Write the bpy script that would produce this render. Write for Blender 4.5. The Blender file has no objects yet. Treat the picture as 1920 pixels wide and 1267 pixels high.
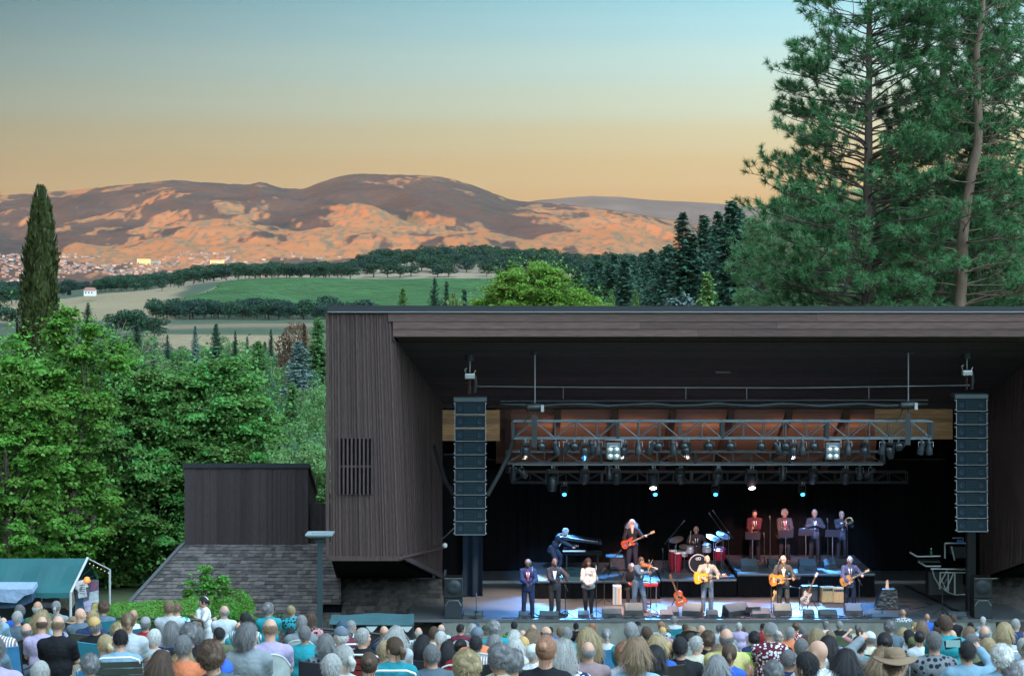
import bpy, bmesh, math, random
import numpy as np
from mathutils import Vector, Matrix, Euler
random.seed(7); RNG = np.random.default_rng(11)
S = bpy.context.scene; COL = S.collection
F = 3660.0; CZ = 11.0; HY = 490.0
def W(px, py, Y): return Vector(((px-960)/F*Y, Y, CZ-(py-HY)/F*Y))
def WX(px, Y): return (px-960)/F*Y
def WZ(py, Y): return CZ-(py-HY)/F*Y
R = math.radians
U = random.uniform

# ---------------------------------------------------------------- materials
MATS = {}
def srgb(r, g, b):
    f = lambda c: (c/255/12.92) if c/255 <= .04045 else ((c/255+.055)/1.055)**2.4
    return (f(r), f(g), f(b))
def M(name, col=(.5,.5,.5), rough=.6, metal=0., isl=0., noise=None, bump=None, emit=None, trans=0., objcol=False, attr=None, hue=0., spec=.5, sheen=0., stretch=None, col2=None):
    if name in MATS: return MATS[name]
    m = bpy.data.materials.new(name); m.use_nodes = True
    nt = m.node_tree; N = nt.nodes; L = nt.links
    b = N['Principled BSDF']; b.inputs['Roughness'].default_value = rough; b.inputs['Metallic'].default_value = metal
    b.inputs['Specular IOR Level'].default_value = spec
    if objcol:
        oi = N.new('ShaderNodeObjectInfo'); src = oi.outputs['Color']
    else:
        rgb = N.new('ShaderNodeRGB'); rgb.outputs[0].default_value = (*col, 1); src = rgb.outputs[0]
    def mult(src, fac):
        mx = N.new('ShaderNodeVectorMath'); mx.operation = 'SCALE'; L.new(src, mx.inputs[0]); L.new(fac, mx.inputs['Scale']); return mx.outputs[0]
    def maprange(v, lo, hi, a=0., c=1.):
        mr = N.new('ShaderNodeMapRange'); mr.inputs[1].default_value = a; mr.inputs[2].default_value = c
        mr.inputs[3].default_value = lo; mr.inputs[4].default_value = hi; L.new(v, mr.inputs[0]); return mr.outputs[0]
    tc = None
    if noise or bump:
        tc = N.new('ShaderNodeTexCoord').outputs['Object']
        if stretch:
            mp = N.new('ShaderNodeMapping'); mp.inputs['Scale'].default_value = stretch; L.new(tc, mp.inputs[0]); tc = mp.outputs[0]
    if noise:
        n = N.new('ShaderNodeTexNoise'); n.inputs['Scale'].default_value = noise[0]; n.inputs['Detail'].default_value = 5; L.new(tc, n.inputs['Vector'])
        if col2:
            mx = N.new('ShaderNodeMix'); mx.data_type = 'RGBA'; L.new(maprange(n.outputs[0], 0, 1, .35, .65), mx.inputs['Factor'])
            L.new(src, mx.inputs['A']); mx.inputs['B'].default_value = (*col2, 1); src = mx.outputs['Result']
        else:
            src = mult(src, maprange(n.outputs[0], 1-noise[1], 1+noise[1], .3, .7))
    if attr:
        a = N.new('ShaderNodeAttribute'); a.attribute_name = attr[0]
        if attr[1] == 'col': 
            src = a.outputs['Color']
            if noise: src = mult(src, maprange(n.outputs[0], 1-noise[1], 1+noise[1], .3, .7))
        else:
            src = mult(src, maprange(a.outputs['Fac'], 1-attr[1], 1+attr[1]))
            if hue:
                hs = N.new('ShaderNodeHueSaturation'); L.new(src, hs.inputs['Color']); L.new(maprange(a.outputs['Fac'], .5-hue, .5+hue), hs.inputs['Hue']); src = hs.outputs[0]
    if isl:
        g = N.new('ShaderNodeNewGeometry'); src = mult(src, maprange(g.outputs['Random Per Island'], 1-isl, 1+isl))
    L.new(src, b.inputs['Base Color'])
    if bump:
        n2 = N.new('ShaderNodeTexNoise'); n2.inputs['Scale'].default_value = bump[0]; n2.inputs['Detail'].default_value = 4; L.new(tc, n2.inputs['Vector'])
        bp = N.new('ShaderNodeBump'); bp.inputs['Strength'].default_value = bump[1]; bp.inputs['Distance'].default_value = bump[2] if len(bump) > 2 else .02
        L.new(n2.outputs[0], bp.inputs['Height']); L.new(bp.outputs[0], b.inputs['Normal'])
    if emit:
        b.inputs['Emission Color'].default_value = (*emit[0], 1); b.inputs['Emission Strength'].default_value = emit[1]
    if trans:
        t = N.new('ShaderNodeBsdfTranslucent'); L.new(src, t.inputs['Color']); ms = N.new('ShaderNodeMixShader'); ms.inputs[0].default_value = trans
        L.new(b.outputs[0], ms.inputs[1]); L.new(t.outputs[0], ms.inputs[2]); L.new(ms.outputs[0], N['Material Output'].inputs['Surface'])
    MATS[name] = m; return m

# ---------------------------------------------------------------- objects
def empty(name, label, cat, loc=(0,0,0), group=None, rz=0):
    o = bpy.data.objects.new(name, None); COL.objects.link(o); o.location = loc; o.rotation_euler = (0,0,rz)
    o.empty_display_size = .2; return tag(o, label, cat, group)
def tag(o, label=None, cat=None, group=None, kind=None):
    if label: o['label'] = label
    if cat: o['category'] = cat
    if group: o['group'] = group
    if kind: o['kind'] = kind
    return o
def copy_tree(o, parent=None):
    c = o.copy(); COL.objects.link(c); c.parent = parent
    if parent is not None: c.matrix_parent_inverse = o.matrix_parent_inverse
    for ch in list(o.children): copy_tree(ch, c)
    return c
def link(name, me, mat=None, parent=None, label=None):
    o = bpy.data.objects.new(name, me); COL.objects.link(o)
    if mat is not None and not me.materials: me.materials.append(mat)
    if parent is not None: o.parent = parent
    if label: o['label'] = label
    return o
def fast_mesh(name, V, Fc, nside, attrs=None, smooth=False, mats=None, matidx=None):
    """V (n,3) array, Fc (m,nside) index array"""
    me = bpy.data.meshes.new(name); V = np.asarray(V, np.float32); Fc = np.asarray(Fc, np.int32)
    me.vertices.add(len(V)); me.vertices.foreach_set('co', V.ravel())
    m = len(Fc); me.loops.add(m*nside); me.loops.foreach_set('vertex_index', Fc.ravel())
    me.polygons.add(m); me.polygons.foreach_set('loop_start', np.arange(0, m*nside, nside, dtype=np.int32))
    try: me.polygons.foreach_set('loop_total', np.full(m, nside, np.int32))
    except Exception: pass
    me.update(calc_edges=True)
    if attrs:
        for k, a in attrs.items():
            a = np.asarray(a, np.float32)
            if a.ndim == 1:
                at = me.attributes.new(k, 'FLOAT', 'POINT'); at.data.foreach_set('value', a)
            else:
                at = me.attributes.new(k, 'FLOAT_COLOR', 'POINT'); at.data.foreach_set('color', np.c_[a, np.ones(len(a))].astype(np.float32).ravel())
    if smooth: me.polygons.foreach_set('use_smooth', np.ones(m, bool))
    me.validate(); return me

class MB:
    """collects shapes; build() links them as ONE mesh"""
    def __init__(s): s.v = []; s.f = []; s.sm = []
    def add(s, vs, fs, sm=False):
        b = len(s.v); s.v += [Vector(v) for v in vs]; s.f += [tuple(i+b for i in f) for f in fs]; s.sm += [sm]*len(fs); return s
    def box(s, c, d, rot=None, taper=None):
        x, y, z = d[0]/2, d[1]/2, d[2]/2; t = taper or 1
        P = [Vector(p) for p in ((-x,-y,-z),(x,-y,-z),(x,y,-z),(-x,y,-z),(-x*t,-y*t,z),(x*t,-y*t,z),(x*t,y*t,z),(-x*t,y*t,z))]
        if rot is not None:
            m = rot if isinstance(rot, Matrix) else Euler(rot).to_matrix(); P = [m @ p for p in P]
        c = Vector(c); return s.add([p+c for p in P], [(0,3,2,1),(4,5,6,7),(0,1,5,4),(1,2,6,5),(2,3,7,6),(3,0,4,7)])
    def rbox(s, c, d, r=.02, rot=None):
        bm = bmesh.new(); bmesh.ops.create_cube(bm, size=1); bmesh.ops.scale(bm, vec=d, verts=bm.verts)
        bmesh.ops.bevel(bm, geom=bm.edges[:], offset=r, segments=2, affect='EDGES', profile=.6)
        m = (rot if isinstance(rot, Matrix) else Euler(rot).to_matrix()) if rot is not None else Matrix.Identity(3)
        bm.verts.ensure_lookup_table(); c = Vector(c)
        vs = [m @ v.co + c for v in bm.verts]; fs = [[v.index for v in f.verts] for f in bm.faces]; bm.free(); return s.add(vs, fs)
    def quad(s, a, b, c, d): return s.add([a,b,c,d], [(0,1,2,3)])
    def hexa(s, P): return s.add(P, [(0,3,2,1),(4,5,6,7),(0,1,5,4),(1,2,6,5),(2,3,7,6),(3,0,4,7)])
    def slab(s, P, n):
        """polygon P (list) thickened by vector n"""
        P = [Vector(p) for p in P]; n = Vector(n); k = len(P)
        return s.add(P+[p+n for p in P], [tuple(range(k)), tuple(range(2*k-1, k-1, -1))]+[(i, k+i, k+(i+1)%k, (i+1)%k) for i in range(k)])
    def tube(s, pts, r, n=8, cap=True, sm=True):
        pts = [Vector(p) for p in pts]; k = len(pts)
        rs = r if isinstance(r, (list, tuple)) else [r]*k
        V = []; up = None
        for i, p in enumerate(pts):
            t = (pts[min(i+1,k-1)]-pts[max(i-1,0)])
            t = t.normalized() if t.length > 1e-9 else Vector((0,0,1))
            if up is None: up = t.orthogonal().normalized()
            else:
                up = up-t*up.dot(t)
                up = up.normalized() if up.length > 1e-6 else t.orthogonal().normalized()
            b = t.cross(up)
            for j in range(n):
                a = 2*math.pi*j/n; V.append(p+(up*math.cos(a)+b*math.sin(a))*rs[i])
        fs = [(i*n+j, i*n+(j+1)%n, (i+1)*n+(j+1)%n, (i+1)*n+j) for i in range(k-1) for j in range(n)]
        s.add(V, fs, sm)
        if cap: s.add(V[:n], [tuple(range(n-1,-1,-1))]); s.add(V[-n:], [tuple(range(n))])
        return s
    def cyl(s, a, b, r, r2=None, n=12): return s.tube([a,b], [r, r if r2 is None else r2], n)
    def lathe(s, c, prof, n=16, axis=None):
        """prof: list of (radius, height) around +Z through c (or axis)"""
        c = Vector(c); m = Vector((0,0,1)).rotation_difference(Vector(axis)).to_matrix() if axis is not None else Matrix.Identity(3)
        V = [c+m @ Vector((r*math.cos(2*math.pi*j/n), r*math.sin(2*math.pi*j/n), h)) for r, h in prof for j in range(n)]
        k = len(prof); return s.add(V, [(i*n+j, i*n+(j+1)%n, (i+1)*n+(j+1)%n, (i+1)*n+j) for i in range(k-1) for j in range(n)], True)
    def ball(s, c, r, n=10, sc=(1,1,1)):
        c = Vector(c); pr = []; h = n//2+1
        V = []; 
        for i in range(h+1):
            th = math.pi*i/h
            for j in range(n): a = 2*math.pi*j/n; V.append(c+Vector((r*sc[0]*math.sin(th)*math.cos(a), r*sc[1]*math.sin(th)*math.sin(a), r*sc[2]*math.cos(th))))
        return s.add(V, [(i*n+j, (i+1)*n+j, (i+1)*n+(j+1)%n, i*n+(j+1)%n) for i in range(h) for j in range(n)], True)
    def xf(s, m): s.v = [m @ v for v in s.v]; return s
    def build(s, name, mat, parent=None, label=None, world=True):
        off = parent.matrix_basis.translation if (parent is not None and world) else Vector((0,0,0))
        if parent is not None and world and parent.parent is not None: off = Vector((0,0,0))+wl(parent)
        me = bpy.data.meshes.new(name); me.from_pydata([tuple(v-off) for v in s.v], [], s.f)
        me.polygons.foreach_set('use_smooth', s.sm); me.update()
        return link(name, me, mat, parent, label)
def wl(o):
    v = Vector((0,0,0))
    while o is not None: v += o.location; o = o.parent
    return v

# ---------------------------------------------------------------- noise
def _h(ix, iy, seed):
    n = (ix.astype(np.int64)*374761393 + iy.astype(np.int64)*668265263 + seed*1442695041) & 0xffffffff
    n = ((n ^ (n >> 13))*1274126177) & 0xffffffff; n = n ^ (n >> 16); return (n & 0xffff)/65535.0
def vn(x, y, seed=0):
    ix = np.floor(x); iy = np.floor(y); fx = x-ix; fy = y-iy; fx = fx*fx*(3-2*fx); fy = fy*fy*(3-2*fy)
    a = _h(ix,iy,seed); b = _h(ix+1,iy,seed); c = _h(ix,iy+1,seed); d = _h(ix+1,iy+1,seed)
    return (a+(b-a)*fx)*(1-fy)+(c+(d-c)*fx)*fy
def fbm(x, y, o=5, seed=0, g=.5):
    s = 0; a = 1; t = 0
    for i in range(o): s = s+a*vn(x*2**i+i*17.3, y*2**i+i*9.1, seed+i); t += a; a *= g
    return s/t
def sstep(a, b, x): t = np.clip((np.asarray(x, float)-a)/(b-a), 0, 1); return t*t*(3-2*t)

# ---------------------------------------------------------------- terrain height
PB = np.array([(60,-1.0),(76,-1.6),(95,-5),(150,-11),(250,-15),(500,-19),(700,-19),(900,-17.5),(1000,-17),(1800,-18),(2300,-24),(3500,-55),(6000,-75),(8000,-72)])
RP = np.array([(-2000,0),(120,0),(200,5),(330,10),(393,14),(460,15.5),(640,15.5),(710,27.5),(800,30.5),(1010,30.5),(1100,24),(1300,24),(2500,26)])
def headz(x, y):
    px = 960+F*x/np.maximum(y, 8.)
    left = 1-sstep(420, 760, px)
    return 7.93-(np.minimum(y, 57)-15)*.181+left*np.clip((y-15)/42, 0, 1)*.95
def terr(x, y):
    x = np.asarray(x, float); y = np.asarray(y, float)
    aud = headz(x, np.maximum(y, -4.))-1.16
    px = 960+F*x/np.maximum(y, 60.)
    rp = np.interp(px, RP[:,0], RP[:,1]); r5 = np.minimum(15, rp*.95)
    q1 = np.clip((y-1000)/500, 0, 1)**1.3*r5; q2 = np.clip((y-1500)/240, 0, 1)*(rp-r5)
    far = np.interp(y, PB[:,0], PB[:,1])+(q1+q2)*(1-sstep(1850, 2300, y))
    far = far+(fbm(x/90, y/90, 3, 5)-.5)*4*sstep(200, 600, y)
    t = sstep(48, 60, y); return aud*(1-t)+far*t
def gz(x, y): return float(terr(np.array([x]), np.array([y]))[0])
def norm(a): return a/np.maximum(np.linalg.norm(a, axis=-1, keepdims=True), 1e-9)
# ================================================================ ground, fields, mountains, town
def grid(name, xs, ys, Z, mat, attrs=None, smooth=True, kind='structure', label=None, cat=None):
    nx, ny = Z.shape[1], Z.shape[0]
    V = np.c_[xs.ravel(), ys.ravel(), Z.ravel()]
    i = np.arange((ny-1)*(nx-1)); r = i//(nx-1); c = i % (nx-1); a = r*nx+c
    o = link(name, fast_mesh(name, V, np.c_[a, a+1, a+nx+1, a+nx], 4, attrs, smooth), mat)
    tag(o, label, cat, None, kind); return o
def lerp3(a, b, t): return np.asarray(a)[None]*(1-t[:,None])+np.asarray(b)[None]*t[:,None]
us = np.linspace(-1, 1, 520); yr = np.r_[np.linspace(-30, 76, 90), np.geomspace(78, 7600, 330)]
gx = us[None,:]*(260+.52*np.maximum(yr, 0))[:,None]; gy = np.repeat(yr[:,None], len(us), 1)
gZ = terr(gx, gy)
fx, fy = gx.ravel(), gy.ravel(); fpx = 960+F*fx/np.maximum(fy, 30)
lawn = np.array((.045,.06,.025)); wood = np.array((.03,.05,.022)); straw = np.array((.205,.150,.082)); dirt = np.array((.20,.15,.10))
nz = fbm(fx/60, fy/60, 4, 3)
c = lerp3(lawn, lawn*1.5, nz)
k = sstep(75, 110, fy); c = c*(1-k[:,None])+wood*k[:,None]
wob = (fbm(fx/130, fy/130, 3, 9)-.5)
def region(x0, x1, y0, y1, s=14):
    return sstep(x0-s, x0+s, fpx+wob*60)*(1-sstep(x1-s, x1+s, fpx+wob*60))*sstep(y0*.985, y0*1.01, fy*(1+wob*.05))*(1-sstep(y1*.99, y1*1.015, fy*(1+wob*.05)))
def paint(c, k, col): return c*(1-k[:,None])+np.asarray(col)*k[:,None]
c = paint(c, region(250, 620, 640, 790), straw*(.85+.3*nz[:,None]))
c = paint(c, region(250, 600, 845, 885), straw*.7)
c = paint(c, region(-100, 335, 950, 1480), straw*(.8+.4*nz[:,None]))
c = paint(c, region(300, 1500, 1500, 1900), np.array((.24,.18,.12)))
c = paint(c, sstep(1900, 2100, fy), (.05,.07,.035))
town = sstep(4200, 5200, fy); c = paint(c, town, (.16,.15,.10))
c = paint(c, town*sstep(.5, .62, fbm(fx/300, fy/700, 4, 21)), (.40,.30,.16))
grid('ground', gx, gy, gZ, M('ground', attr=('gc','col'), rough=.95, noise=(.35,.25), bump=(3,.3,.05)), {'gc': c})

# the wooded hill behind the audience: its shadow is what keeps the near ground out of the last sun
hu = np.linspace(-1, 1, 90); hy = np.linspace(-28, -4200, 80)
hx = hu[None,:]*7000+0*hy[:,None]; hY = np.repeat(hy[:,None], 90, 1)
hz = np.interp(-hY, [0,28,120,300,700,1300,2200,4200], [9,11.5,20,62,200,372,380,250])+(fbm(hx/300, hY/300, 4, 31)-.5)*60*sstep(60, 500, -hY)
grid('hill', hx, hY, hz, M('hill_forest', (.04,.055,.03), rough=.95, noise=(.05,.4)))

# mountains
RIDGE = np.array([(-700,392),(-300,375),(0,366),(60,362),(130,357),(200,350),(290,341),(330,337),(380,342),(430,345),(470,346),(484,341),(500,344),(530,353),(570,354),(600,342),(640,330),(665,326),(750,328),(810,329),(850,336),(900,352),(950,372),(980,378),(1050,382),(1150,394),(1260,412),(1330,424),(1400,436),(1600,460),(2400,470)], float)
def mount():
    nx, ny = 1250, 480
    pxs = np.linspace(-700, 2400, nx); Ys = np.linspace(7000, 13600, ny)
    P, Y = np.meshgrid(pxs, Ys); X = (P-960)/F*Y
    D = 12400.; t = (Y-7000)/(D-7000)
    rz = CZ+(HY-np.interp(P, RIDGE[:,0], RIDGE[:,1]))/F*D
    base = -74+(rz+74)*np.clip(t, 0, 1)**1.35
    wx = X+900*(fbm(X/2600, Y/2600, 3, 4)-.5); wy = Y+900*(fbm(X/2600, Y/2600, 3, 8)-.5)
    rn = 1-np.abs(2*fbm(wx/1500+.25*wy/1500, wy/2600, 5, 12)-1)*2.2
    rn2 = fbm(wx/420, wy/420, 5, 15)-.5
    env = np.sin(np.clip(t, 0, 1)*math.pi)**.8
    Z = base+env*(rn*135-35)+env*rn2*110+(fbm(X/150, Y/190, 4, 44)-.5)*34*sstep(.0, .2, t)
    back = np.clip((Y-D)/1200, 0, 1); Z = np.where(Y > D, rz-back*150-(0), Z)
    # keep the skyline: nothing in front rises above the ridge seen behind it
    cap = CZ+(HY-np.interp(P, RIDGE[:,0], RIDGE[:,1])-1.5)/F*Y
    Z = np.where((Y < D) & (Z > cap), cap, Z)
    Z = Z+(fbm(X/30, Y/900, 2, 77)-.5)*7*sstep(.9, 1, t)
    py = HY-(Z-CZ)/Y*F
    g = fbm(wx/700, wy/1000+.2*wx/700, 5, 52, .58)+.16*(rn2)
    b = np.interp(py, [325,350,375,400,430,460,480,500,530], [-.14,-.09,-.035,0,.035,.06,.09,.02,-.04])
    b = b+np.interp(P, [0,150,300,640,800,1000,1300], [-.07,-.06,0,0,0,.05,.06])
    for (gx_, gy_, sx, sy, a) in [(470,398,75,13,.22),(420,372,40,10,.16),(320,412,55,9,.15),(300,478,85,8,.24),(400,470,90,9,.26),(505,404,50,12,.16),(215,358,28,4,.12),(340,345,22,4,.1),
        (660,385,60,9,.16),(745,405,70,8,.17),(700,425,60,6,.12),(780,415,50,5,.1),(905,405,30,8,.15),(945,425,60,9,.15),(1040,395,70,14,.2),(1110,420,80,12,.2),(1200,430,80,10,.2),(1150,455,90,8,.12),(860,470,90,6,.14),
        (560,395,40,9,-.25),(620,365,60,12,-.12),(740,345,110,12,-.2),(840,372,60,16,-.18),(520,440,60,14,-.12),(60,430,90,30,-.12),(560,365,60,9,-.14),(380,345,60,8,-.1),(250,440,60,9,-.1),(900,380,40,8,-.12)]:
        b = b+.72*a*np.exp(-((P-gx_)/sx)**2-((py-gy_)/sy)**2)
    fine = fbm(X/60, Y/170, 4, 61)-.5+1.3*(fbm(wx/230, wy/420, 5, 64)-.5)
    g = g+b+fine*.36+(fbm(X/80, Y/260, 4, 66, .62)-.5)*.62
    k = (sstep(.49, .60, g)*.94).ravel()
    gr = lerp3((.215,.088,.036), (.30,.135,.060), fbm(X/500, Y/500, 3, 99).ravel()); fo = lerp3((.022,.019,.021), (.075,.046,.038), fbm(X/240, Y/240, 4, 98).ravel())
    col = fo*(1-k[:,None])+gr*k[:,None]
    dots = sstep(.56, .64, fbm(X/22, Y/45, 2, 63)).ravel()*.8; col = col*(1-dots[:,None]*k[:,None])+np.array((.09,.085,.06))*dots[:,None]*k[:,None]
    vk = sstep(7000, 8600, Y).ravel(); 
    return X, Y, Z, col
mx_, my_, mz_, mc_ = mount()
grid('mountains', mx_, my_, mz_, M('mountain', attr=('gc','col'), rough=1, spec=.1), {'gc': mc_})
# pale range beyond
pr = np.array([(-600,400),(700,400),(960,384),(1010,376),(1060,371),(1110,367),(1160,369),(1220,374),(1300,379),(1370,384),(1500,392),(2400,400)], float)
P2, Y2 = np.meshgrid(np.linspace(-600, 2400, 400), np.linspace(17500, 22500, 60)); X2 = (P2-960)/F*Y2
t2 = np.clip((Y2-17500)/3500, 0, 1); Z2 = -80+t2**.8*(CZ+(HY-np.interp(P2, pr[:,0], pr[:,1]))/F*21000+80)+(fbm(X2/700, Y2/700, 5, 5)-.5)*60*(1-t2*.6)
Z2 = np.where(Y2 > 21000, Z2-(Y2-21000)*.25, Z2)
grid('far_hills', X2, Y2, Z2, M('far_hill', (.065,.055,.055), rough=1, noise=(.002,.3), spec=.1))

# vineyard rows on the slope under the oak ridge
def vineyard():
    V = []; Fc = []
    for i in range(-20, 270):
        # rows run up the slope, slightly askew
        x0 = -245+i*2.9; pts = []
        for j in range(34):
            y = 1075+j*13.2; x = x0+(y-1075)*-.42
            px = 960+F*x/y; lo = 318+(y-1100)*.30+8*math.sin(j*.4)
            if px < lo or px > 1120 or y > 1498-(6*math.sin(px*.01)): 
                if len(pts) > 1: pass
                continue
            pts.append((x, y))
        if len(pts) < 3: continue
        P = np.array(pts); z = terr(P[:,0], P[:,1]); b = len(V); h = 1.35+.25*RNG.random(len(P))
        for k in range(len(P)):
            x, y = P[k]; V += [(x-.62,y,z[k]-.1),(x-.42,y,z[k]+h[k]),(x+.42,y,z[k]+h[k]*.98),(x+.62,y,z[k]-.1)]
        for k in range(len(P)-1):
            for q in range(3): a = b+k*4+q; Fc.append((a, a+1, a+5, a+4))
    o = link('vineyard_vines', fast_mesh('vineyard_vines', V, Fc, 4), M('vine', (.055,.145,.045), rough=.9, noise=(.06,.3), isl=.12)); tag(o, kind='stuff')
vineyard()
# soil of the vineyard
yy = np.linspace(1060, 1512, 60); uu = np.linspace(0, 1, 120)
lo = 318+(yy-1100)*.30-6; VX = ((lo[:,None]*(1-uu)+1130*uu)-960)/F*yy[:,None]; VY = np.repeat(yy[:,None], 120, 1)
grid('field', VX, VY, terr(VX, VY)+.25, M('vineyard_soil', (.10,.12,.06), rough=.95, noise=(.04,.3)))

# town: small far houses, past counting, in one object; the three big buildings by themselves
def mz(px, Y):
    i = int(np.clip((Y-7000)/6600*479, 0, 479)); j = int(np.clip((px+700)/3100*1249, 0, 1249)); return float(mz_[i, j])
def town_houses():
    mb_v = []; mb_f = []; tint = []
    n = 0
    while n < 1000:
        Y = U(6400, 8250); px = random.gauss(190, 150) if random.random() < .9 else U(-200, 700); 
        if px > 1300 or px < -300: continue
        x = WX(px, Y)
        if vn(np.array([x/260]), np.array([Y/420]), 5)[0] < .42: continue
        z = gz(x, Y) if Y < 7050 else mz(px, Y)
        w = U(8, 19); d = U(8, 14); h = U(3, 7); b = len(mb_v)
        for (a, c_, e) in ((-1,-1,0),(1,-1,0),(1,1,0),(-1,1,0),(-1,-1,1),(1,-1,1),(1,1,1),(-1,1,1)): mb_v.append((x+a*w/2, Y+c_*d/2, z-2+e*(h+2)))
        mb_v += [(x-w/2, Y, z+h+2.5), (x+w/2, Y, z+h+2.5)]
        t = random.choice([(.17,.12,.10),(.20,.16,.14),(.15,.09,.07),(.24,.21,.20),(.14,.11,.09),(.10,.08,.07)]); r = random.choice([(.10,.085,.075),(.15,.10,.075),(.06,.06,.06)])
        tint += [t]*8+[r]*2
        for f in ((0,1,5,4),(1,2,6,5),(2,3,7,6),(3,0,4,7),(4,5,9,8),(6,7,8,9)): mb_f.append(tuple(b+i for i in f))
        n += 1
    o = link('town_houses', fast_mesh('town_houses', mb_v, mb_f, 4, {'gc': np.array(tint)}), M('house', attr=('gc','col'), rough=.8)); tag(o, kind='stuff')
town_houses()
def bigblock(pxa, pxb, pyt, pyb, Y, col, label, wins):
    Y = min(range(7100, 10500, 20), key=lambda q: abs(HY+(CZ-mz((pxa+pxb)/2, q))/q*F-pyb)); a = W(pxa, pyb, Y); b = W(pxb, pyt, Y); w = b.x-a.x; h = b.z-a.z
    root = empty('town_building', label, 'building', ((a.x+b.x)/2, Y, a.z-6))
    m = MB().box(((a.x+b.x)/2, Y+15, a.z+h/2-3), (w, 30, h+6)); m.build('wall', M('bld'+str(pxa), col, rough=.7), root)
    MB().box(((a.x+b.x)/2, Y+15, b.z+.6), (w+1, 31, 1.2)).build('roof', M('bldroof', (.25,.22,.2)), root)
    for r in range(wins):
        z = a.z+h*(r+.6)/wins
        MB().box(((a.x+b.x)/2, Y-.1, z), (w*.86, .3, h/wins*.3)).build('window', M('bldglass', (.1,.12,.14), rough=.2), root)
bigblock(257, 280, 486, 497, 8800, (.75,.62,.22), 'tall yellow-lit block in the far town', 3)  # yellow light on the block is put into its wall colour
bigblock(282, 299, 488, 497, 8900, (.55,.38,.28), 'brownish block right beside the yellow-lit block in the far town', 3)
bigblock(394, 419, 488, 496, 8700, (.70,.55,.25), 'low ochre building showing over the oak trees at the valley edge', 2)  # ochre wall colour includes the yellow light falling on it
# farm building on the tan field
def farm():
    Y = 1300; a = W(157, 552, Y); b = W(176, 543, Y)
    root = empty('farm_house', 'small white farm house at the top of the dry field beside the cypress', 'house', (a.x, Y, a.z-1))
    w = b.x-a.x; MB().box((a.x+w/2, Y+4, a.z+.8), (w, 8, 3.6)).build('wall', M('farmwall', (.7,.7,.7)), root)
    MB().hexa([(a.x-.4, Y-.4, a.z+2.6),(b.x+.4, Y-.4, a.z+2.6),(b.x+.4, Y+8.4, a.z+2.6),(a.x-.4, Y+8.4, a.z+2.6),(a.x+.5, Y+3.6, a.z+4.6),(b.x-.5, Y+3.6, a.z+4.6),(b.x-.5, Y+4.4, a.z+4.6),(a.x+.5, Y+4.4, a.z+4.6)]).build('roof', M('farmroof', (.3,.12,.09)), root)
    for i in range(3): MB().box((a.x+w*(.2+.3*i), Y-.05, a.z+1.2), (.9, .1, 1.1)).build('window', M('bldglass'), root)
farm()
# ================================================================ trees
KITE = np.array([(-.5,0,0),(0,.34,.05),(.5,0,-.06),(0,-.34,.05)])
MAPLE = np.array([(-.48,0,0),(-.30,.30,.03),(-.02,.50,.0),(.06,.26,.06),(.34,.30,.0),(.55,0,-.10),(.34,-.30,.0),(.06,-.26,.06),(-.02,-.50,.0),(-.30,-.30,.03)])
NEEDLE = np.array([(0,.5,0),(0,-.5,0),(1,0,0)])
def leafmesh(name, C, T, Nn, size, shape, val):
    """C centres, T tip directions, Nn normals, per-leaf size"""
    T = norm(T); Nn = norm(Nn-T*np.sum(T*Nn, 1, keepdims=True)); B = np.cross(Nn, T)
    size = np.broadcast_to(np.asarray(size, float), (len(C),))
    V = C[:,None,:]+size[:,None,None]*(shape[None,:,0,None]*T[:,None,:]+shape[None,:,1,None]*B[:,None,:]+shape[None,:,2,None]*Nn[:,None,:])
    k = len(shape); return fast_mesh(name, V.reshape(-1,3), np.arange(len(C)*k).reshape(-1,k), k, {'v': np.repeat(val, k)})
def rdir(n): return norm(RNG.normal(size=(n,3)))
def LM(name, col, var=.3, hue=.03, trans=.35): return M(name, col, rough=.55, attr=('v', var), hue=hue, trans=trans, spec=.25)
BARK = M('bark', (.10,.075,.06), rough=.95, noise=(3,.35), bump=(14,.8,.03), stretch=(1,1,.3))
GREYBARK = M('grey_bark', (.22,.21,.19), rough=.95, noise=(3,.3))
def clumps_on(lobes, dens):
    C = []; Rr = []; O = []
    for (c, r) in lobes:
        n = max(6, int(dens*(r[0]*r[2]+r[0]*r[1]+r[1]*r[2])))
        d = rdir(n); rad = RNG.uniform(.70, 1.06, (n,1)); C.append(np.asarray(c)+d*np.asarray(r)*rad); O.append(d)
    C = np.concatenate(C); O = np.concatenate(O)
    keep = np.ones(len(C), bool)
    for (c, r) in lobes:
        q = (C-np.asarray(c))/np.asarray(r); keep &= np.sum(q*q, 1) > .36
    return C[keep], O[keep]
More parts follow.
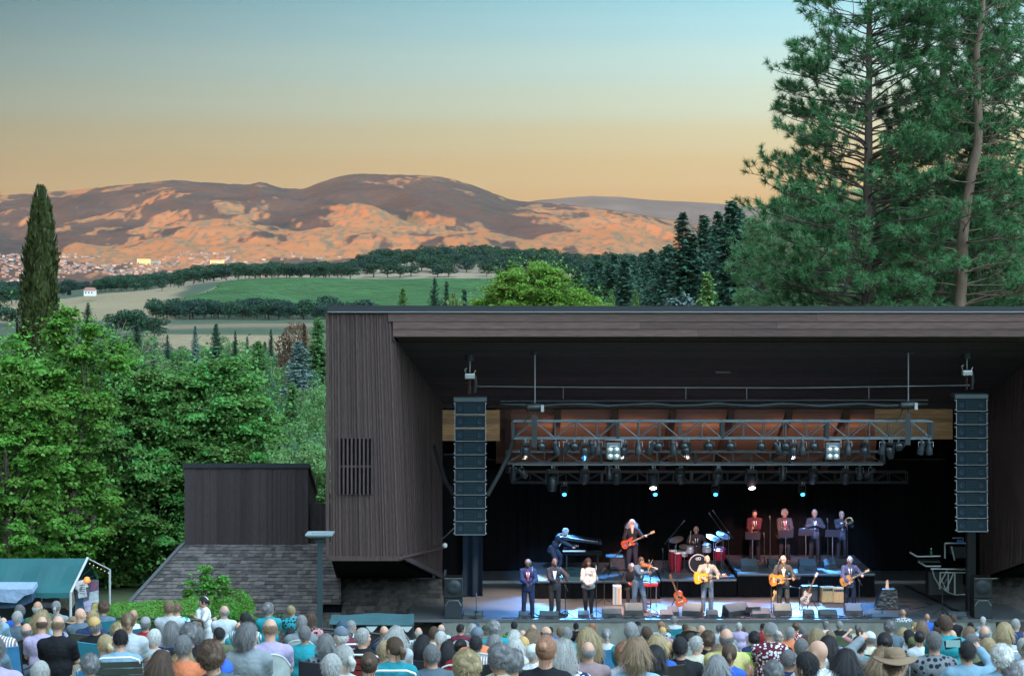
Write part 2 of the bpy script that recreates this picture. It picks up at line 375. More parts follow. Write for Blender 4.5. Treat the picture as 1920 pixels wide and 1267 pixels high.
def broadleaf(name, label, cat, base, lobes, mat, leaf=.16, dens=2.2, per=180, cr=.75, shape=MAPLE, group=None, trunk=.35, limbs=14, bark=None, trunk_to=None, droop=.35, bare=0):
    root = empty(name, label, cat, base, group); base = np.array(base)
    C, O = clumps_on(lobes, dens); n = len(C)
    rr = cr*RNG.uniform(.40, 1.2, n); cv = RNG.random(n)
    up = np.array((0,0,1.))
    idx = np.repeat(np.arange(n), per); m = len(idx)
    d = rdir(m); d[:,2] = np.abs(d[:,2])*.9-.12; out = norm(O*np.array((1,1,.3)))[idx]
    rad = RNG.uniform(.35, 1.0, (m,1))**.6
    P = C[idx]+d*rad*rr[idx][:,None]*np.array((1,1,.72))+out*rr[idx][:,None]*.2
    Nn = norm(d*.8+up*.65+RNG.normal(size=(m,3))*.42)
    T = norm(d*np.array((1,1,0))+out*.7-up*droop+RNG.normal(size=(m,3))*.35)
    loose = RNG.random(m) < .13; P = np.where(loose[:,None], C[idx]+RNG.normal(size=(m,3))*cr*.85, P)
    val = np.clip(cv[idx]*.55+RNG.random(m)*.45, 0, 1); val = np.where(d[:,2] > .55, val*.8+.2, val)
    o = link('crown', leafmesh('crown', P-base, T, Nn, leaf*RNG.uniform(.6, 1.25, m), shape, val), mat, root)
    # trunk and limbs
    b = MB(); cc = np.mean([l[0] for l in lobes], 0) if trunk_to is None else np.array(trunk_to)
    fork = base+(cc-base)*.45; fork[0] = base[0]*.6+cc[0]*.4
    b.tube([base-np.array((0,0,.5)), base*.5+fork*.5+RNG.normal(size=3)*.15, fork], [trunk*1.15, trunk*.9, trunk*.75], 10)
    tops = C[RNG.choice(n, min(limbs, n), replace=False)]
    for t in tops:
        mid = fork*.45+t*.55+RNG.normal(size=3)*.3; mid[2] += .05*np.linalg.norm(t-fork)
        b.tube([fork, fork*.75+mid*.25+RNG.normal(size=3)*.08, mid, t], [trunk*.55, trunk*.4, trunk*.25, trunk*.05], 6)
        for _ in range(3):
            e = mid*.5+t*.5+RNG.normal(size=3)*cr*.9; b.tube([mid, (mid+e)/2+RNG.normal(size=3)*.1, e], [trunk*.16, trunk*.09, .01], 5)
    b.build('trunk', bark or BARK, root)
    for _ in range(bare):
        b = MB(); t = C[RNG.integers(n)]+RNG.normal(size=3)*.2; q = t+(t-fork)/np.linalg.norm(t-fork)*U(.6, 1.8)+RNG.normal(size=3)*.5; b.tube([t*.8+fork*.2, t, q], [.035, .025, .006], 5)
        for _ in range(4): e = q+RNG.normal(size=3)*.55; s_ = t+(q-t)*U(.3,.9); b.tube([s_, (s_+e)/2+RNG.normal(size=3)*.05, e], [.014, .01, .004], 4)
        b.build('dead_branch', GREYBARK, root)
    return root
def PL(px, py, rx, rz, Y, ry=None):
    """lobe from its place in the view: centre and radii in metres"""
    k = Y/F; p = W(px, py, Y); return ((p.x, Y, p.z), (rx*k, (ry if ry else rx*k*.8), rz*k))

MAPL = LM('maple_leaf', (.115,.255,.06), .6, .045)
MAPL2 = LM('maple_leaf_bright', (.125,.28,.045), .5, .03)
MAPD = LM('maple_leaf_deep', (.085,.20,.055), .6, .03)
HAZY = LM('soft_leaf', (.16,.29,.10), .35, .03)  # leaf colour made paler to imitate haze before the tree
def near_trees():
    Y = 76.; g = 'broad-leaved trees beside the stage'
    broadleaf('maple_tree', 'big leafy maple right behind the dark annex shed, its crown reaching over the shed', 'tree', (WX(330,Y), Y, gz(WX(330,Y),Y)),
        [PL(440,700,34,26,Y), PL(395,760,95,62,Y), PL(300,740,60,40,Y), PL(455,800,58,52,Y), PL(270,850,105,80,Y,3.), PL(380,880,110,70,Y,2.5), PL(140,960,100,80,Y,2.6), PL(300,965,120,85,Y,2.6), PL(200,1050,110,40,Y), PL(430,960,80,70,Y), PL(350,1040,90,50,Y), PL(230,780,60,50,Y)], MAPL, .145, 9, 360, .60, group=g, limbs=26, trunk_to=(WX(300,Y), Y+.5, WZ(900,Y)))
    Y = 80.
    broadleaf('maple_tree', 'dark tangled maple at the far left edge with grey dead twigs in its crown', 'tree', (WX(40,Y), Y, gz(WX(40,Y),Y)),
        [PL(110,740,80,70,Y), PL(30,800,80,90,Y), PL(180,700,70,60,Y), PL(60,920,110,80,Y,2.6), PL(-30,1000,90,70,Y,2.5), PL(160,820,80,70,Y), PL(230,720,50,50,Y), PL(110,860,90,80,Y), PL(20,900,90,90,Y), PL(60,1010,120,60,Y)], MAPD, .15, 8, 330, .62, group=g, limbs=24, bare=34)
    Y = 70.
    broadleaf('maple_tree', 'bright yellow-green sapling top poking up at the left edge below the cypress', 'tree', (WX(8,Y), Y, gz(WX(8,Y),Y)),
        [PL(22,650,26,36,Y), PL(5,720,50,50,Y), PL(50,700,22,30,Y), PL(0,810,55,60,Y), PL(60,770,40,40,Y), PL(20,900,70,70,Y), PL(40,990,80,60,Y), PL(90,850,50,50,Y)], MAPL2, .14, 9, 230, .45, group=g, limbs=14, trunk=.22)
    Y = 72.
    broadleaf('maple_tree', 'bright leafy shoots standing in front of the foot of the cypress', 'tree', (WX(135,Y), Y, gz(WX(135,Y),Y)),
        [PL(118,592,22,16,Y,.5), PL(108,625,20,24,Y,.5), PL(140,640,34,28,Y,.7), PL(170,625,14,14,Y,.4), PL(130,690,60,38,Y), PL(210,670,42,26,Y), PL(90,740,60,40,Y), PL(150,770,70,50,Y), PL(110,860,70,70,Y), PL(150,960,70,70,Y), PL(90,1020,90,40,Y)], MAPL2, .14, 12, 180, .38, group=g, limbs=22, trunk=.2)
    Y = 92.
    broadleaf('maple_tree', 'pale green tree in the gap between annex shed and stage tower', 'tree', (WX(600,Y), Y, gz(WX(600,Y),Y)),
        [PL(600,900,46,50,Y,1.8), PL(560,880,60,44,Y,1.8), PL(640,930,60,70,Y,1.8), PL(520,920,60,60,Y,1.5), PL(590,980,60,60,Y,1.5)], HAZY, .15, 5, 240, .6, KITE, group=g)
    Y = 88.
    broadleaf('oak_tree', 'dark dense tree in the shade beneath the big maple, above the vendor tent', 'tree', (WX(200,Y), Y, gz(WX(200,Y),Y)),
        [PL(120,1010,120,80,Y,2.5), PL(260,1010,110,90,Y,2.5), PL(370,960,90,110,Y,2.), PL(20,1000,90,90,Y,2.), PL(200,1100,180,60,Y,2.)], MAPD, .17, 4.5, 200, .8, KITE, group=g)  # filler tree added to darken the shaded hollow under the maple
    Y = 79.
    broadleaf('oak_tree', 'dense undergrowth tree seen low beside the slanting roof edge of the annex', 'tree', (WX(230,Y), Y, gz(WX(230,Y),Y)),
        [PL(180,1120,80,50,Y,1.2), PL(250,1100,60,60,Y,1.2), PL(100,1110,80,50,Y,1.2)], MAPD, .16, 5, 120, .6, KITE, group=g, trunk=.15, limbs=8)
    Y = 160.
    broadleaf('walnut_tree', 'large round bright green tree rising behind the middle of the stage roof', 'tree', (WX(1000,Y), Y, gz(WX(1000,Y),Y)),
        [PL(1000,535,52,34,Y,2.5), PL(965,556,42,34,Y,2.), PL(1040,550,38,34,Y,2.), PL(1080,585,50,30,Y,2.2), PL(920,590,50,26,Y,2.2), PL(1000,620,110,70,Y,3.6)], LM('walnut_leaf', (.16,.28,.04), .4, .03), .24, 4.0, 260, .85, KITE, trunk=.4)
near_trees()

# --- Italian cypress
def cypress(px, pyt, Y, wpx, label):
    x = WX(px, Y); z0 = gz(x, Y); z1 = WZ(pyt, Y); H = z1-z0; root = empty('cypress_tree', label, 'tree', (x, Y, z0))
    n = 30000; t = RNG.random(n)**.85; prof = np.interp(t, [0,.05,.3,.6,.85,.95,1], [.5,.85,1.,.80,.56,.36,.10])*wpx/2*Y/F
    a = RNG.random(n)*2*math.pi; lump = .70+.42*vn(a*1.8, t*11, 3)+.62*(vn(a*5, t*30, 4)-.42)
    r = prof*lump*RNG.uniform(.62, 1.04, n); P = np.c_[r*np.cos(a)+.35*np.maximum(0,t-.9)*H*0, r*np.sin(a), t*H+RNG.random(n)*.3]
    O = np.c_[np.cos(a), np.sin(a), np.zeros(n)]
    T = norm(np.array((0,0,1.))+O*.28+RNG.normal(size=(n,3))*.22)
    link('crown', leafmesh('crown', P, T, O+RNG.normal(size=(n,3))*.5, RNG.uniform(.22,.5,n), np.array([(-.5,0,0),(0,.18,.02),(.6,0,0),(0,-.18,.02)]), RNG.random(n)*.5+.5*vn(a*3, t*30, 9)), LM('cypress_leaf', (.052,.066,.020), .5, .02, .15), root)
    m = 900; tt = RNG.random(m); aa = RNG.random(m)*2*math.pi
    b = MB(); b.tube([(0,0,-.5),(0,0,H*.9)], [.25,.05], 8)
    for i in range(16):
        a_ = U(0, 6.28); h = H*U(.1,.98); rr = np.interp(h/H, [0,.3,.6,.85,1], [.7,1.,.86,.58,.2])*wpx/2*Y/F
        b.tube([(0,0,h-1.2),(rr*.8*math.cos(a_), rr*.8*math.sin(a_), h),(rr*1.12*math.cos(a_), rr*1.22*math.sin(a_), h+.8)], [.06,.04,.015], 5)
    b.build('trunk', GREYBARK, root, world=False)
    return root
cypress(76, 360, 112, 100, 'tall dark columnar cypress standing alone at the left before the hills')

# --- template trees (built round the origin, unit = metres)
def tmpl_round(seed, H=11, Wd=11, leaf=.75, n=900, mat=None, low=.25):
    st = RNG.bit_generator.state
    lob = [((RNG.uniform(-.28,.28)*Wd, RNG.uniform(-.28,.28)*Wd, H*RNG.uniform(.32,.80)), (Wd*RNG.uniform(.16,.30), Wd*RNG.uniform(.16,.30), H*RNG.uniform(.13,.22))) for _ in range(10)]
    C, O = clumps_on(lob, 40/Wd); k = len(C); per = max(4, n//k); idx = np.repeat(np.arange(k), per); m = len(idx)
    d = rdir(m); d[:,2] = np.abs(d[:,2])-.15; P = C[idx]+d*np.array((1,1,.6))*Wd*.085*RNG.uniform(.5,1.2,(m,1)); P[:,2] = np.where(P[:,2] < H*low*.5, H*low*.5+RNG.random(m)*H*.25, P[:,2])
    Nn = norm(d+np.array((0,0,.7))+RNG.normal(size=(m,3))*.3); T = rdir(m)
    cv = RNG.random(k)
    crown = leafmesh('crown', P, T, Nn, leaf*RNG.uniform(.6,1.3,m), KITE, np.clip(cv[idx]*.6+RNG.random(m)*.4,0,1))
    b = MB(); b.tube([(0,0,-1),(.1,0,H*.3),(0,.1,H*.6)], [H*.035,H*.028,H*.015], 7)
    for _ in range(6):
        c = C[RNG.integers(k)]; b.tube([(0,0,H*.28),tuple(c*.5+np.array((0,0,H*.18))),tuple(c)], [H*.018,H*.01,.02], 5)
    me = bpy.data.meshes.new('trunk'); me.from_pydata([tuple(v) for v in b.v], [], b.f)
    return crown, me
def tmpl_fir(H=20, Wd=7, n=2600, leaf=.9, sharp=1.0, droop=.35, top=.03, low=.06):
    P=[]; T=[]; Nn=[]; V=[]; b = MB(); b.tube([(0,0,-1),(0,0,H*.5),(0,0,H)], [H*.018,H*.011,.03], 7)
    nbr = int(n/9); rnd = random.Random(int(n+Wd*10)); lump = [rnd.uniform(0,6.28) for _ in range(4)]
    for i in range(nbr):
        t = 1-(1-low)*math.sqrt(rnd.random()) if rnd.random() < .40 else rnd.uniform(low, 1) if rnd.random() < .55 else rnd.uniform(.55, 1); z = t*H
        a = rnd.uniform(0, 6.283); r = (Wd/2*(1-t)**sharp+Wd*top)*rnd.uniform(.55, 1.12)*(1+.16*math.sin(a*2+lump[0]+t*9)+.12*math.sin(t*31+lump[1]+a))
        o = np.array((math.cos(a), math.sin(a), 0.)); sd = np.array((-o[1],o[0],0)); cv = rnd.random(); k = max(2, int(r/leaf*2.4)); dr = droop*rnd.uniform(.5,1.4)*(1-t*.6)
        for q in range(k):
            s = (q+.6)/k; p = o*r*s+np.array((0,0,z-dr*r*s+.2*r*s*s))
            for sg in (-1,1):
                P.append(p+sd*sg*leaf*.3*(1.15-s)+RNG.normal(size=3)*leaf*.08); T.append(o*.8+sd*sg*.7*(1.1-s)-np.array((0,0,dr*.8))+RNG.normal(size=3)*.15); Nn.append(np.array((0,0,1))+o*.3+RNG.normal(size=3)*.3); V.append(cv*.6+rnd.random()*.4)
        if i % 4 == 0 and r > .8: b.tube([(0,0,z),tuple(o*r*.9+np.array((0,0,z-dr*r*.8)))], [.05,.015], 4)
    for q in range(14): P.append(np.array((0,0,H*(1-q*.006)))+RNG.normal(size=3)*.06*(q*.15+.3)); T.append(np.array((0,0,1.))+RNG.normal(size=3)*.4); Nn.append(RNG.normal(size=3)); V.append(.5)
    P=np.array(P); k=len(P)
    crown = leafmesh('crown', P, np.array(T), np.array(Nn), leaf*RNG.uniform(.6,1.25,k)*np.clip(1.25-P[:,2]/H, .55, 1), KITE, np.array(V))
    me = bpy.data.meshes.new('trunk'); me.from_pydata([tuple(v) for v in b.v], [], b.f); return crown, me
MATVAR = {}
def place_tree(tm, mat, name, label, x, Y, H, H0, group, wsc=1., cat='tree', parts=True, z=None):
    """one tree from a template: Empty at its foot > crown, trunk (mesh data shared, colour per object)"""
    z = gz(x, Y) if z is None else z
    root = empty(name, label, cat, (x, Y, z), group, U(0, 6.28)); k = H/H0; root.scale = (k*wsc, k*wsc, k)
    c = link('crown', tm[0], None, root)
    if not tm[0].materials: tm[0].materials.append(mat)
    c.material_slots[0].link = 'OBJECT'; c.material_slots[0].material = mat
    if not tm[1].materials: tm[1].materials.append(BARK)
    link('trunk', tm[1], None, root); return root
OAKS = [tmpl_round(i, 11, 12.5, .8, 1700, low=.16) for i in range(5)]
MIDR = [tmpl_round(i, 12, 9.5, .42, 5200, low=.15) for i in range(5)]
FIRS = [tmpl_fir(20, 8.0, 12500, .72, .70), tmpl_fir(20, 6.8, 11000, .68, .78), tmpl_fir(20, 9.5, 13000, .78, .60)]
SPIRE = [tmpl_fir(20, 5.0, 9000, .5, .55, -.9, .01, .02), tmpl_fir(20, 8.0, 9500, .55, .6, -.6, .01, .02)]
DK = LM('oak_leaf', (.024,.066,.034), .4, .02, .2); DK2 = LM('oak_leaf_blue', (.022,.056,.040), .35, .02, .2)
MG = [LM('mid_leaf_a', (.115,.24,.08), .4, .03), LM('mid_leaf_b', (.115,.24,.075), .4, .03), LM('mid_leaf_c', (.14,.24,.085), .35, .03), LM('mid_leaf_d', (.075,.165,.08), .4, .03)]
FG = [LM('fir_leaf_a', (.042,.105,.065), .4, .02, .1), LM('fir_leaf_b', (.042,.105,.06), .4, .02, .1)]
RED = LM('dry_leaf', (.15,.085,.055), .35, .01, .2); BLU = LM('blue_spruce_leaf', (.14,.21,.19), .35, .01, .1); LGT = LM('light_conifer_leaf', (.14,.25,.07), .35, .02, .2)

def oak(px, Y, H, label, group, mat=None, wsc=1.):
    return place_tree(random.choice(OAKS), mat or DK, 'oak_tree', label, WX(px, Y), Y, H, 11, group, wsc)
g1 = 'oaks along the ridge under the mountains'; L1 = 'small dark oak in the unbroken oak belt along the ridge under the mountains'
k = 0
for row in range(6):
    Yb = 1528+row*46; px = 186+U(0, 20)
    while px < 1330:
        low_part = px < 690
        if not (low_part and row == 3) and random.random() < (.96 if not low_part else .9) and not (row < 2 and 850 < px < 905 and random.random() < .6):
            oak(px, Yb+U(-16, 16), U(10.5, 14.5)*(.85 if px < 330 else 1), L1, g1, random.choice([DK, DK, DK2]), U(1., 1.35)); k += 1
        px += U(18, 28)
L2 = 'dark oak in the row between the green vineyard and the pale meadow'; g2 = 'oaks between vineyard and meadow'
for row in range(3):
    px = 285+row*8
    while px < 640:
        oak(px, 960+row*28+U(-8, 8), U(7.5, 11.5), L2, g2, random.choice([DK2, DK]), U(.95, 1.25)); px += U(18, 27)
oak(690, 1010, 10, 'wide dark oak standing alone right above the left end of the stage roof', None, DK2, 1.6)
oak(665, 1015, 8.5, 'smaller oak leaning against the wide one above the left end of the stage roof', None, DK2, 1.5)
L3 = 'dark oak on the slope of the dry field above the meadow trees'; g3 = 'oaks on the dry field'
for px, Y, H in ((225,1500,11),(238,1490,12),(252,1480,10),(272,1470,9),(198,1560,10),(210,1540,11),(304,1430,9),(335,1465,7)): oak(px, Y, H, L3, g3)
L4 = 'bluish tree in the far belt before the town'; g4 = 'far tree belt before the town'
for i in range(96):
    px = -20+i*2.4+U(-4, 4) if i < 78 else 170+(i-78)*9; Y = U(1980, 2700) if px > 130 else U(1600, 2600); (lambda q: place_tree((OAKS+FIRS)[q], DK2, 'distant_tree', L4, WX(px, Y), Y, U(9, 13), 11 if q < 5 else 20, g4, 1.2))(random.randrange(8))
L5 = 'dark roundish tree at the near edge of the dry field behind the cypress'; g5 = 'trees at the near edge of the dry field'
for px, Y, H in ((-5,900,10),(20,880,9),(8,1350,12),(30,1340,10),(218,780,9),(236,760,11),(256,770,11),(275,760,10),(290,740,9),(200,720,8),(0,1200,14),(22,1250,12)): place_tree(random.choice(OAKS), DK, 'oak_tree', L5, WX(px, Y), Y, H, 11, g5, 1.1)
# meadow and garden trees behind the big maples, placed one by one
def top_tree(tm, H0, mat, name, px, pyt, Y, label, group, wsc=1., cat='tree'):
    x = WX(px, Y); z = gz(x, Y); H = WZ(pyt, Y)-z; return place_tree(tm, mat, name, label, x, Y, H, H0, group, wsc, cat)
top_tree(SPIRE[1], 20, FG[0], 'conifer_tree', 165, 568, 420, 'dark rounded cone tree standing just clear of the cypress', None, .8)
top_tree(SPIRE[1], 20, FG[1], 'conifer_tree', 256, 602, 430, 'broad green cone tree in front of the pale meadow edge', None, 1.1)
for px, pyt, Y, lab, m, tm, w in [
    (366,612,330,'thin bluish spruce with a bare tip before the pale meadow', BLU, FIRS[1], .8),
    (405,608,340,'green spruce with a pointed tip before the pale meadow', FG[1], FIRS[0], .9),
    (441,620,340,'narrow dark spire before the middle of the meadow', FG[0], SPIRE[0], .7),
    (508,617,345,'narrow dark spire near the dry red-brown tree', FG[0], SPIRE[0], .7),
    (314,628,330,'short dark spire at the left end of the meadow', FG[0], SPIRE[0], .7),
    (484,640,250,'tall feathery green conifer right of the meadow spires', MG[1], FIRS[2], 1.1),
    (596,596,260,'tall green conifer beside the top corner of the stage tower', MG[0], FIRS[2], .9),
    (560,640,240,'pale blue spruce below the dry red-brown tree', BLU, FIRS[2], 1.0),
    (571,608,300,'small dry brown cone tree beside the red-brown tree', RED, FIRS[1], .7)]:
    top_tree(tm, 20, m, 'conifer_tree', px, pyt, Y, lab, None, w)
top_tree(MIDR[0], 12, RED, 'dry_tree', 548, 592, 300, 'red-brown withered tree at the end of the pale meadow', None, .42)
lm = 'leafy garden tree in the mixed green belt behind the big maples'; gm = 'garden trees behind the big maples'
for (Y, y0, n) in ((470,636,19),(400,650,17),(330,664,17),(270,684,15),(215,706,14),(170,730,12),(135,762,11),(110,800,9),(95,850,8)):
    for i in range(n):
        px = 185+(640-185)*(i+.5)/n+U(-14,14)
        if px < 330: y1 = y0-8
        else: y1 = y0
        r = random.random()
        if r < .72: top_tree(random.choice(MIDR), 12, random.choice(MG), 'garden_tree', px, y1+U(-10,12), Y+U(-15,15), lm, gm, (U(.55,.8) if Y > 300 else U(.5,.68)))
        else: top_tree(random.choice(FIRS), 20, random.choice([MG[0],MG[3],FG[1]]), 'garden_tree', px, y1+U(-16,6), Y+U(-15,15), lm, gm, U(.7,.95))
# trees showing over the stage roof
for px, pyt, Y, lab, m, tm, h0, w, nm in [
    (755,541,230,'bright green broad cone tree left of the two dark spires over the roof', LGT, SPIRE[1], 20, .75,'conifer_tree'),
    (815,522,300,'taller of the two dark spires over the stage roof', FG[0], SPIRE[0], 20, .75,'conifer_tree'),
    (837,528,300,'shorter of the two dark spires over the stage roof', FG[0], SPIRE[0], 20, .75,'conifer_tree'),
    (871,544,300,'small dark bushy cone right of the two dark spires', FG[0], FIRS[0], 20, .7,'conifer_tree'),
    (1146,544,230,'pale narrow cone tree beside the bright round tree', LGT, SPIRE[1], 20, .5,'conifer_tree'),
    (1192,546,230,'pale narrow cone tree in front of the dark firs', LGT, SPIRE[1], 20, .55,'conifer_tree'),
    (1326,512,150,'light green young fir in front of the big pines, just over the roof edge', LGT, FIRS[0], 20, .75,'conifer_tree'),
    (1283,552,170,'pale blue-grey spruce top over the roof beside the young fir', BLU, FIRS[2], 20, 1.,'conifer_tree'),
    (1262,560,170,'lower blue-grey spruce top over the roof', BLU, FIRS[2], 20, 1.,'conifer_tree')]:
    top_tree(tm, h0, m, nm, px, pyt, Y, lab, None, w)
ls = 'low yellow-green bush top just over the stage roof'; gs = 'bush tops over the stage roof'
for px in (838,855,872,905,925,1095,1112,1130): top_tree(random.choice(MIDR), 12, LM('bush_leaf', (.12,.17,.05), .35, .02), 'bush', px, U(560,566), 150, ls, gs, .35, 'bush')
lf = 'tall dark fir in the wood between the bright round tree and the big pines'; gf = 'firs between the round tree and the big pines'
tops = [(1075,512),(1098,500),(1120,478),(1140,500),(1152,478),(1170,498),(1187,478),(1205,480),(1222,468),(1240,470),(1256,460)]
for i in range(60):
    px = U(1075, 1440); base = float(np.interp(px, [1060,1110,1180,1250,1300,1400], [520,495,490,470,440,410])); Y = U(300, 640)
    top_tree(random.choice(FIRS+[MIDR[i % 5]]) if i % 5 else FIRS[0], 20 if 1 else 12, random.choice(FG), 'fir_tree', px, base+U(-6, 46), Y, lf, gf, U(1.0,1.35))
for (px, py) in tops: top_tree(random.choice(FIRS), 20, FG[0], 'fir_tree', px, py, U(430,600), lf, gf, U(.8,1.1))
for px, py, lab in [(1280,400,'tallest spiky fir left of the big pines, its top against the mountain'),(1320,405,'second spiky fir from the big pines, a gap beside its tip'),(1347,398,'spiky fir close to the left flank of the big pines'),(1372,378,'dark fir tip touching the lowest pine branch'),(1388,392,'dark fir half hidden behind the lowest pine branch'),(1300,440,'shorter fir between the two spiky firs')]:
    top_tree(FIRS[1] if px != 1372 else FIRS[0], 20, FG[0], 'fir_tree', px, py, 250+U(-20,20), lab, None, U(1.0,1.25))

# --- the big long-needled pines
def pine(px, pyt, Y, wfun, label, mat, tn=34, seed=1, trunk_px=None, rt=.3, z_lo=3., gap=.0, step=.46, bark=None, nb=(3,4), vis=None, lx=1.):
    x = WX(px, Y); z0 = gz(x, Y); z1 = WZ(pyt, Y); root = empty('pine_tree', label, 'tree', (x, Y, z0))
    rnd = random.Random(seed)
    tp = trunk_px or [(px, 575), (px, pyt)]
    def tx(z):
        py = HY+(CZ-z)/Y*F; q = sorted(tp, key=lambda a: a[1]); return WX(float(np.interp(py, [a[1] for a in q], [a[0] for a in q])), Y)
    b = MB(); zs = np.linspace(z0-.5, z1, 26); b.tube([(tx(z)+.03*math.sin(z*2), Y, z) for z in zs], [max(.03, rt*(1-((z-z0)/(z1-z0))**1.4)+.02) for z in zs], 10)
    TC = []; TD = []
    z = z0+z_lo
    while z < z1-.3:
        t = (z-z0)/(z1-z0)
        for j in range(rnd.randint(*nb)):
            a = rnd.uniform(0, 2*math.pi)
            L = wfun(z)*rnd.uniform(.7, 1.08)*(lx if math.cos(a) < 0 else 1.)
            if L < .4: continue
            o = Vector((math.cos(a), math.sin(a), 0)); e0 = rnd.uniform(-.05, .35)+.25*t; pts = []; p = Vector((tx(z), Y, z)); n = 7; sag = rnd.uniform(-.1,.15)
            side = Vector((-o.y, o.x, 0))*rnd.uniform(-.3, .3)
            for q in range(n+1):
                s = q/n; el = e0*(1-s)+ -.25*math.sin(s*3.1)*(1-t)+ (.55+sag)*s*s
                pts.append(p.copy()); dd = (o*math.cos(el)+Vector((0,0,math.sin(el)))+side*s+Vector((rnd.uniform(-.12,.12),)*3)).normalized(); p = p+dd*(L/n)
            b.tube(pts, [max(.012, .045*L/4*(1-s/n*.85)) for s in range(n+1)], 5, cap=False)
            TC.append(pts[-1]); TD.append((pts[-1]-pts[-2]).normalized())
            m = int(L*2.3)
            for q in range(m):
                s = rnd.uniform(.3 if L > 2 else .15, .97); i = int(s*n); c = pts[i].lerp(pts[min(i+1,n)], s*n-i); dirb = (pts[min(i+1,n)]-pts[i]).normalized()
                sd = dirb.cross(Vector((0,0,1))).normalized()*(1 if rnd.random() < .5 else -1)
                sl_ = rnd.uniform(.35, 1.1)*(1.15-s)+.25; d1 = (dirb*.65+sd*rnd.uniform(.4,.9)+Vector((0,0,rnd.uniform(.0,.75)))).normalized()
                e = c+d1*sl_; d2 = (d1+Vector((0,0,.5))).normalized(); e2 = e+d2*sl_*.5
                b.tube([c, e, e2], [.018,.013,.009], 4, cap=False); TC.append(e2); TD.append(d2)
                if rnd.random() < .55:
                    d3 = (d1+Vector((rnd.uniform(-1,1),rnd.uniform(-1,1),rnd.uniform(-.2,.8)))*.7).normalized(); e3 = e+d3*.35; b.tube([e, e3], [.012,.008], 3, cap=False); TC.append(e3); TD.append(d3)
        z += step*rnd.uniform(.7, 1.3)+(gap*rnd.random())
    if vis is not None:   # thin the part nobody sees: keep what stands inside the picture
        keep = [i for i, c in enumerate(TC) if -60 < HY+(CZ-c.z)/c.y*F < 620]
        TC = [TC[i] for i in keep]; TD = [TD[i] for i in keep]
    C = np.array([tuple(c) for c in TC]); D = np.array([tuple(c) for c in TD]); n = len(C); idx = np.repeat(np.arange(n), tn); m = len(idx)
    d = norm(D[idx]*.75+rdir(m)*1.0-np.array((0,0,.12))); back = RNG.random(m)*.22
    P = C[idx]-D[idx]*back[:,None]; cv = RNG.random(n)
    link('crown', leafmesh('crown', P-np.array((x,Y,z0)), d, rdir(m), RNG.uniform(.27,.40,m), NEEDLE*np.array((1,.095,1)), np.clip(cv[idx]*.7+RNG.random(m)*.3,0,1)), mat, root)
    b.build('trunk', bark or BARK, root); return root
PN = LM('pine_needle', (.075,.20,.075), .45, .02, .15); PN2 = LM('pine_needle_pale', (.24,.37,.18), .5, .02, .15); PN3 = LM('pine_needle_deep', (.15,.29,.125), .5, .02, .15)
zz_ = lambda Y: (lambda py: WZ(py, Y))
def wf(pairs, Y):
    zs = [WZ(py, Y) for py, w in pairs]; ws = [w/F*Y for py, w in pairs]; o_ = np.argsort(zs); zs = np.array(zs)[o_]; ws = np.array(ws)[o_]
    return lambda z: float(np.interp(z, zs, ws))
pine(1628, -250, 92, wf([(-250,15),(-60,118),(60,160),(180,192),(300,214),(400,250),(480,270),(575,260),(700,200)], 92), 'straight-trunked pine left in the big pine group, branch tips against open sky', PN, 40, 3, [(1626,575),(1628,300),(1630,0),(1630,-250)], .36, vis=1, step=.34, nb=(4,5))
pine(1765, -330, 99, wf([(-330,15),(-60,90),(60,120),(200,130),(300,120),(420,170),(575,190)], 99), 'straight-trunked pine in the middle of the big pine group', PN, 36, 5, [(1758,575),(1765,250),(1772,0),(1778,-330)], .34, vis=1, step=.42, nb=(3,4))
pine(1822, -300, 90, wf([(-300,20),(-60,110),(60,120),(150,120),(300,100),(420,160),(575,190)], 90), 'crooked brown-trunked pine near the right edge, forking high up', PN, 38, 8, [(1800,575),(1808,400),(1822,330),(1838,240),(1828,120),(1842,30),(1850,-300)], .36, vis=1, gap=.08, nb=(3,4), bark=M('pine_bark', (.17,.115,.085), rough=.95, noise=(3,.35), bump=(12,.9,.03), stretch=(1,1,.3)))
pine(1822, -200, 95, wf([(-200,20),(-40,90),(100,80),(330,60),(575,60)], 95), 'dark thin pine trunk right behind the crooked brown one', PN3, 24, 9, [(1830,575),(1820,300),(1816,0),(1812,-200)], .22, vis=1, gap=.3)
pine(1935, -300, 94, wf([(-300,15),(-60,120),(60,150),(200,165),(300,150),(420,170),(575,190)], 94), 'pine at the right picture edge, trunk outside the frame, branches reaching in', PN, 36, 12, None, .36, vis=1, step=.4, nb=(3,5))
for i, (px, pt, Y, w, lab, mt) in enumerate([(1455,395,112,95,'low pine crown under the left branches of the straight-trunked pine',PN3),(1530,352,120,120,'paler pine crown behind the low left one, above the roof edge',PN3),(1600,372,126,130,'pale grey-green pine crown filling in behind the straight trunk',PN2),
    (1690,345,118,130,'pale grey-green pine crown between the two straight trunks',PN2),(1780,352,126,130,'pale grey-green pine crown behind the middle trunk',PN2),(1860,330,117,130,'pale grey-green pine crown behind the crooked trunk',PN2),(1925,345,124,130,'pale grey-green pine crown at the right edge above the roof',PN2)]):
    pine(px, pt, Y, wf([(pt,25),(pt+50,w*.7),(pt+110,w),(575,w*1.1),(700,w)], Y), lab, mt, 34, 30+i, None, .28, vis=1, step=.36, nb=(4,5))
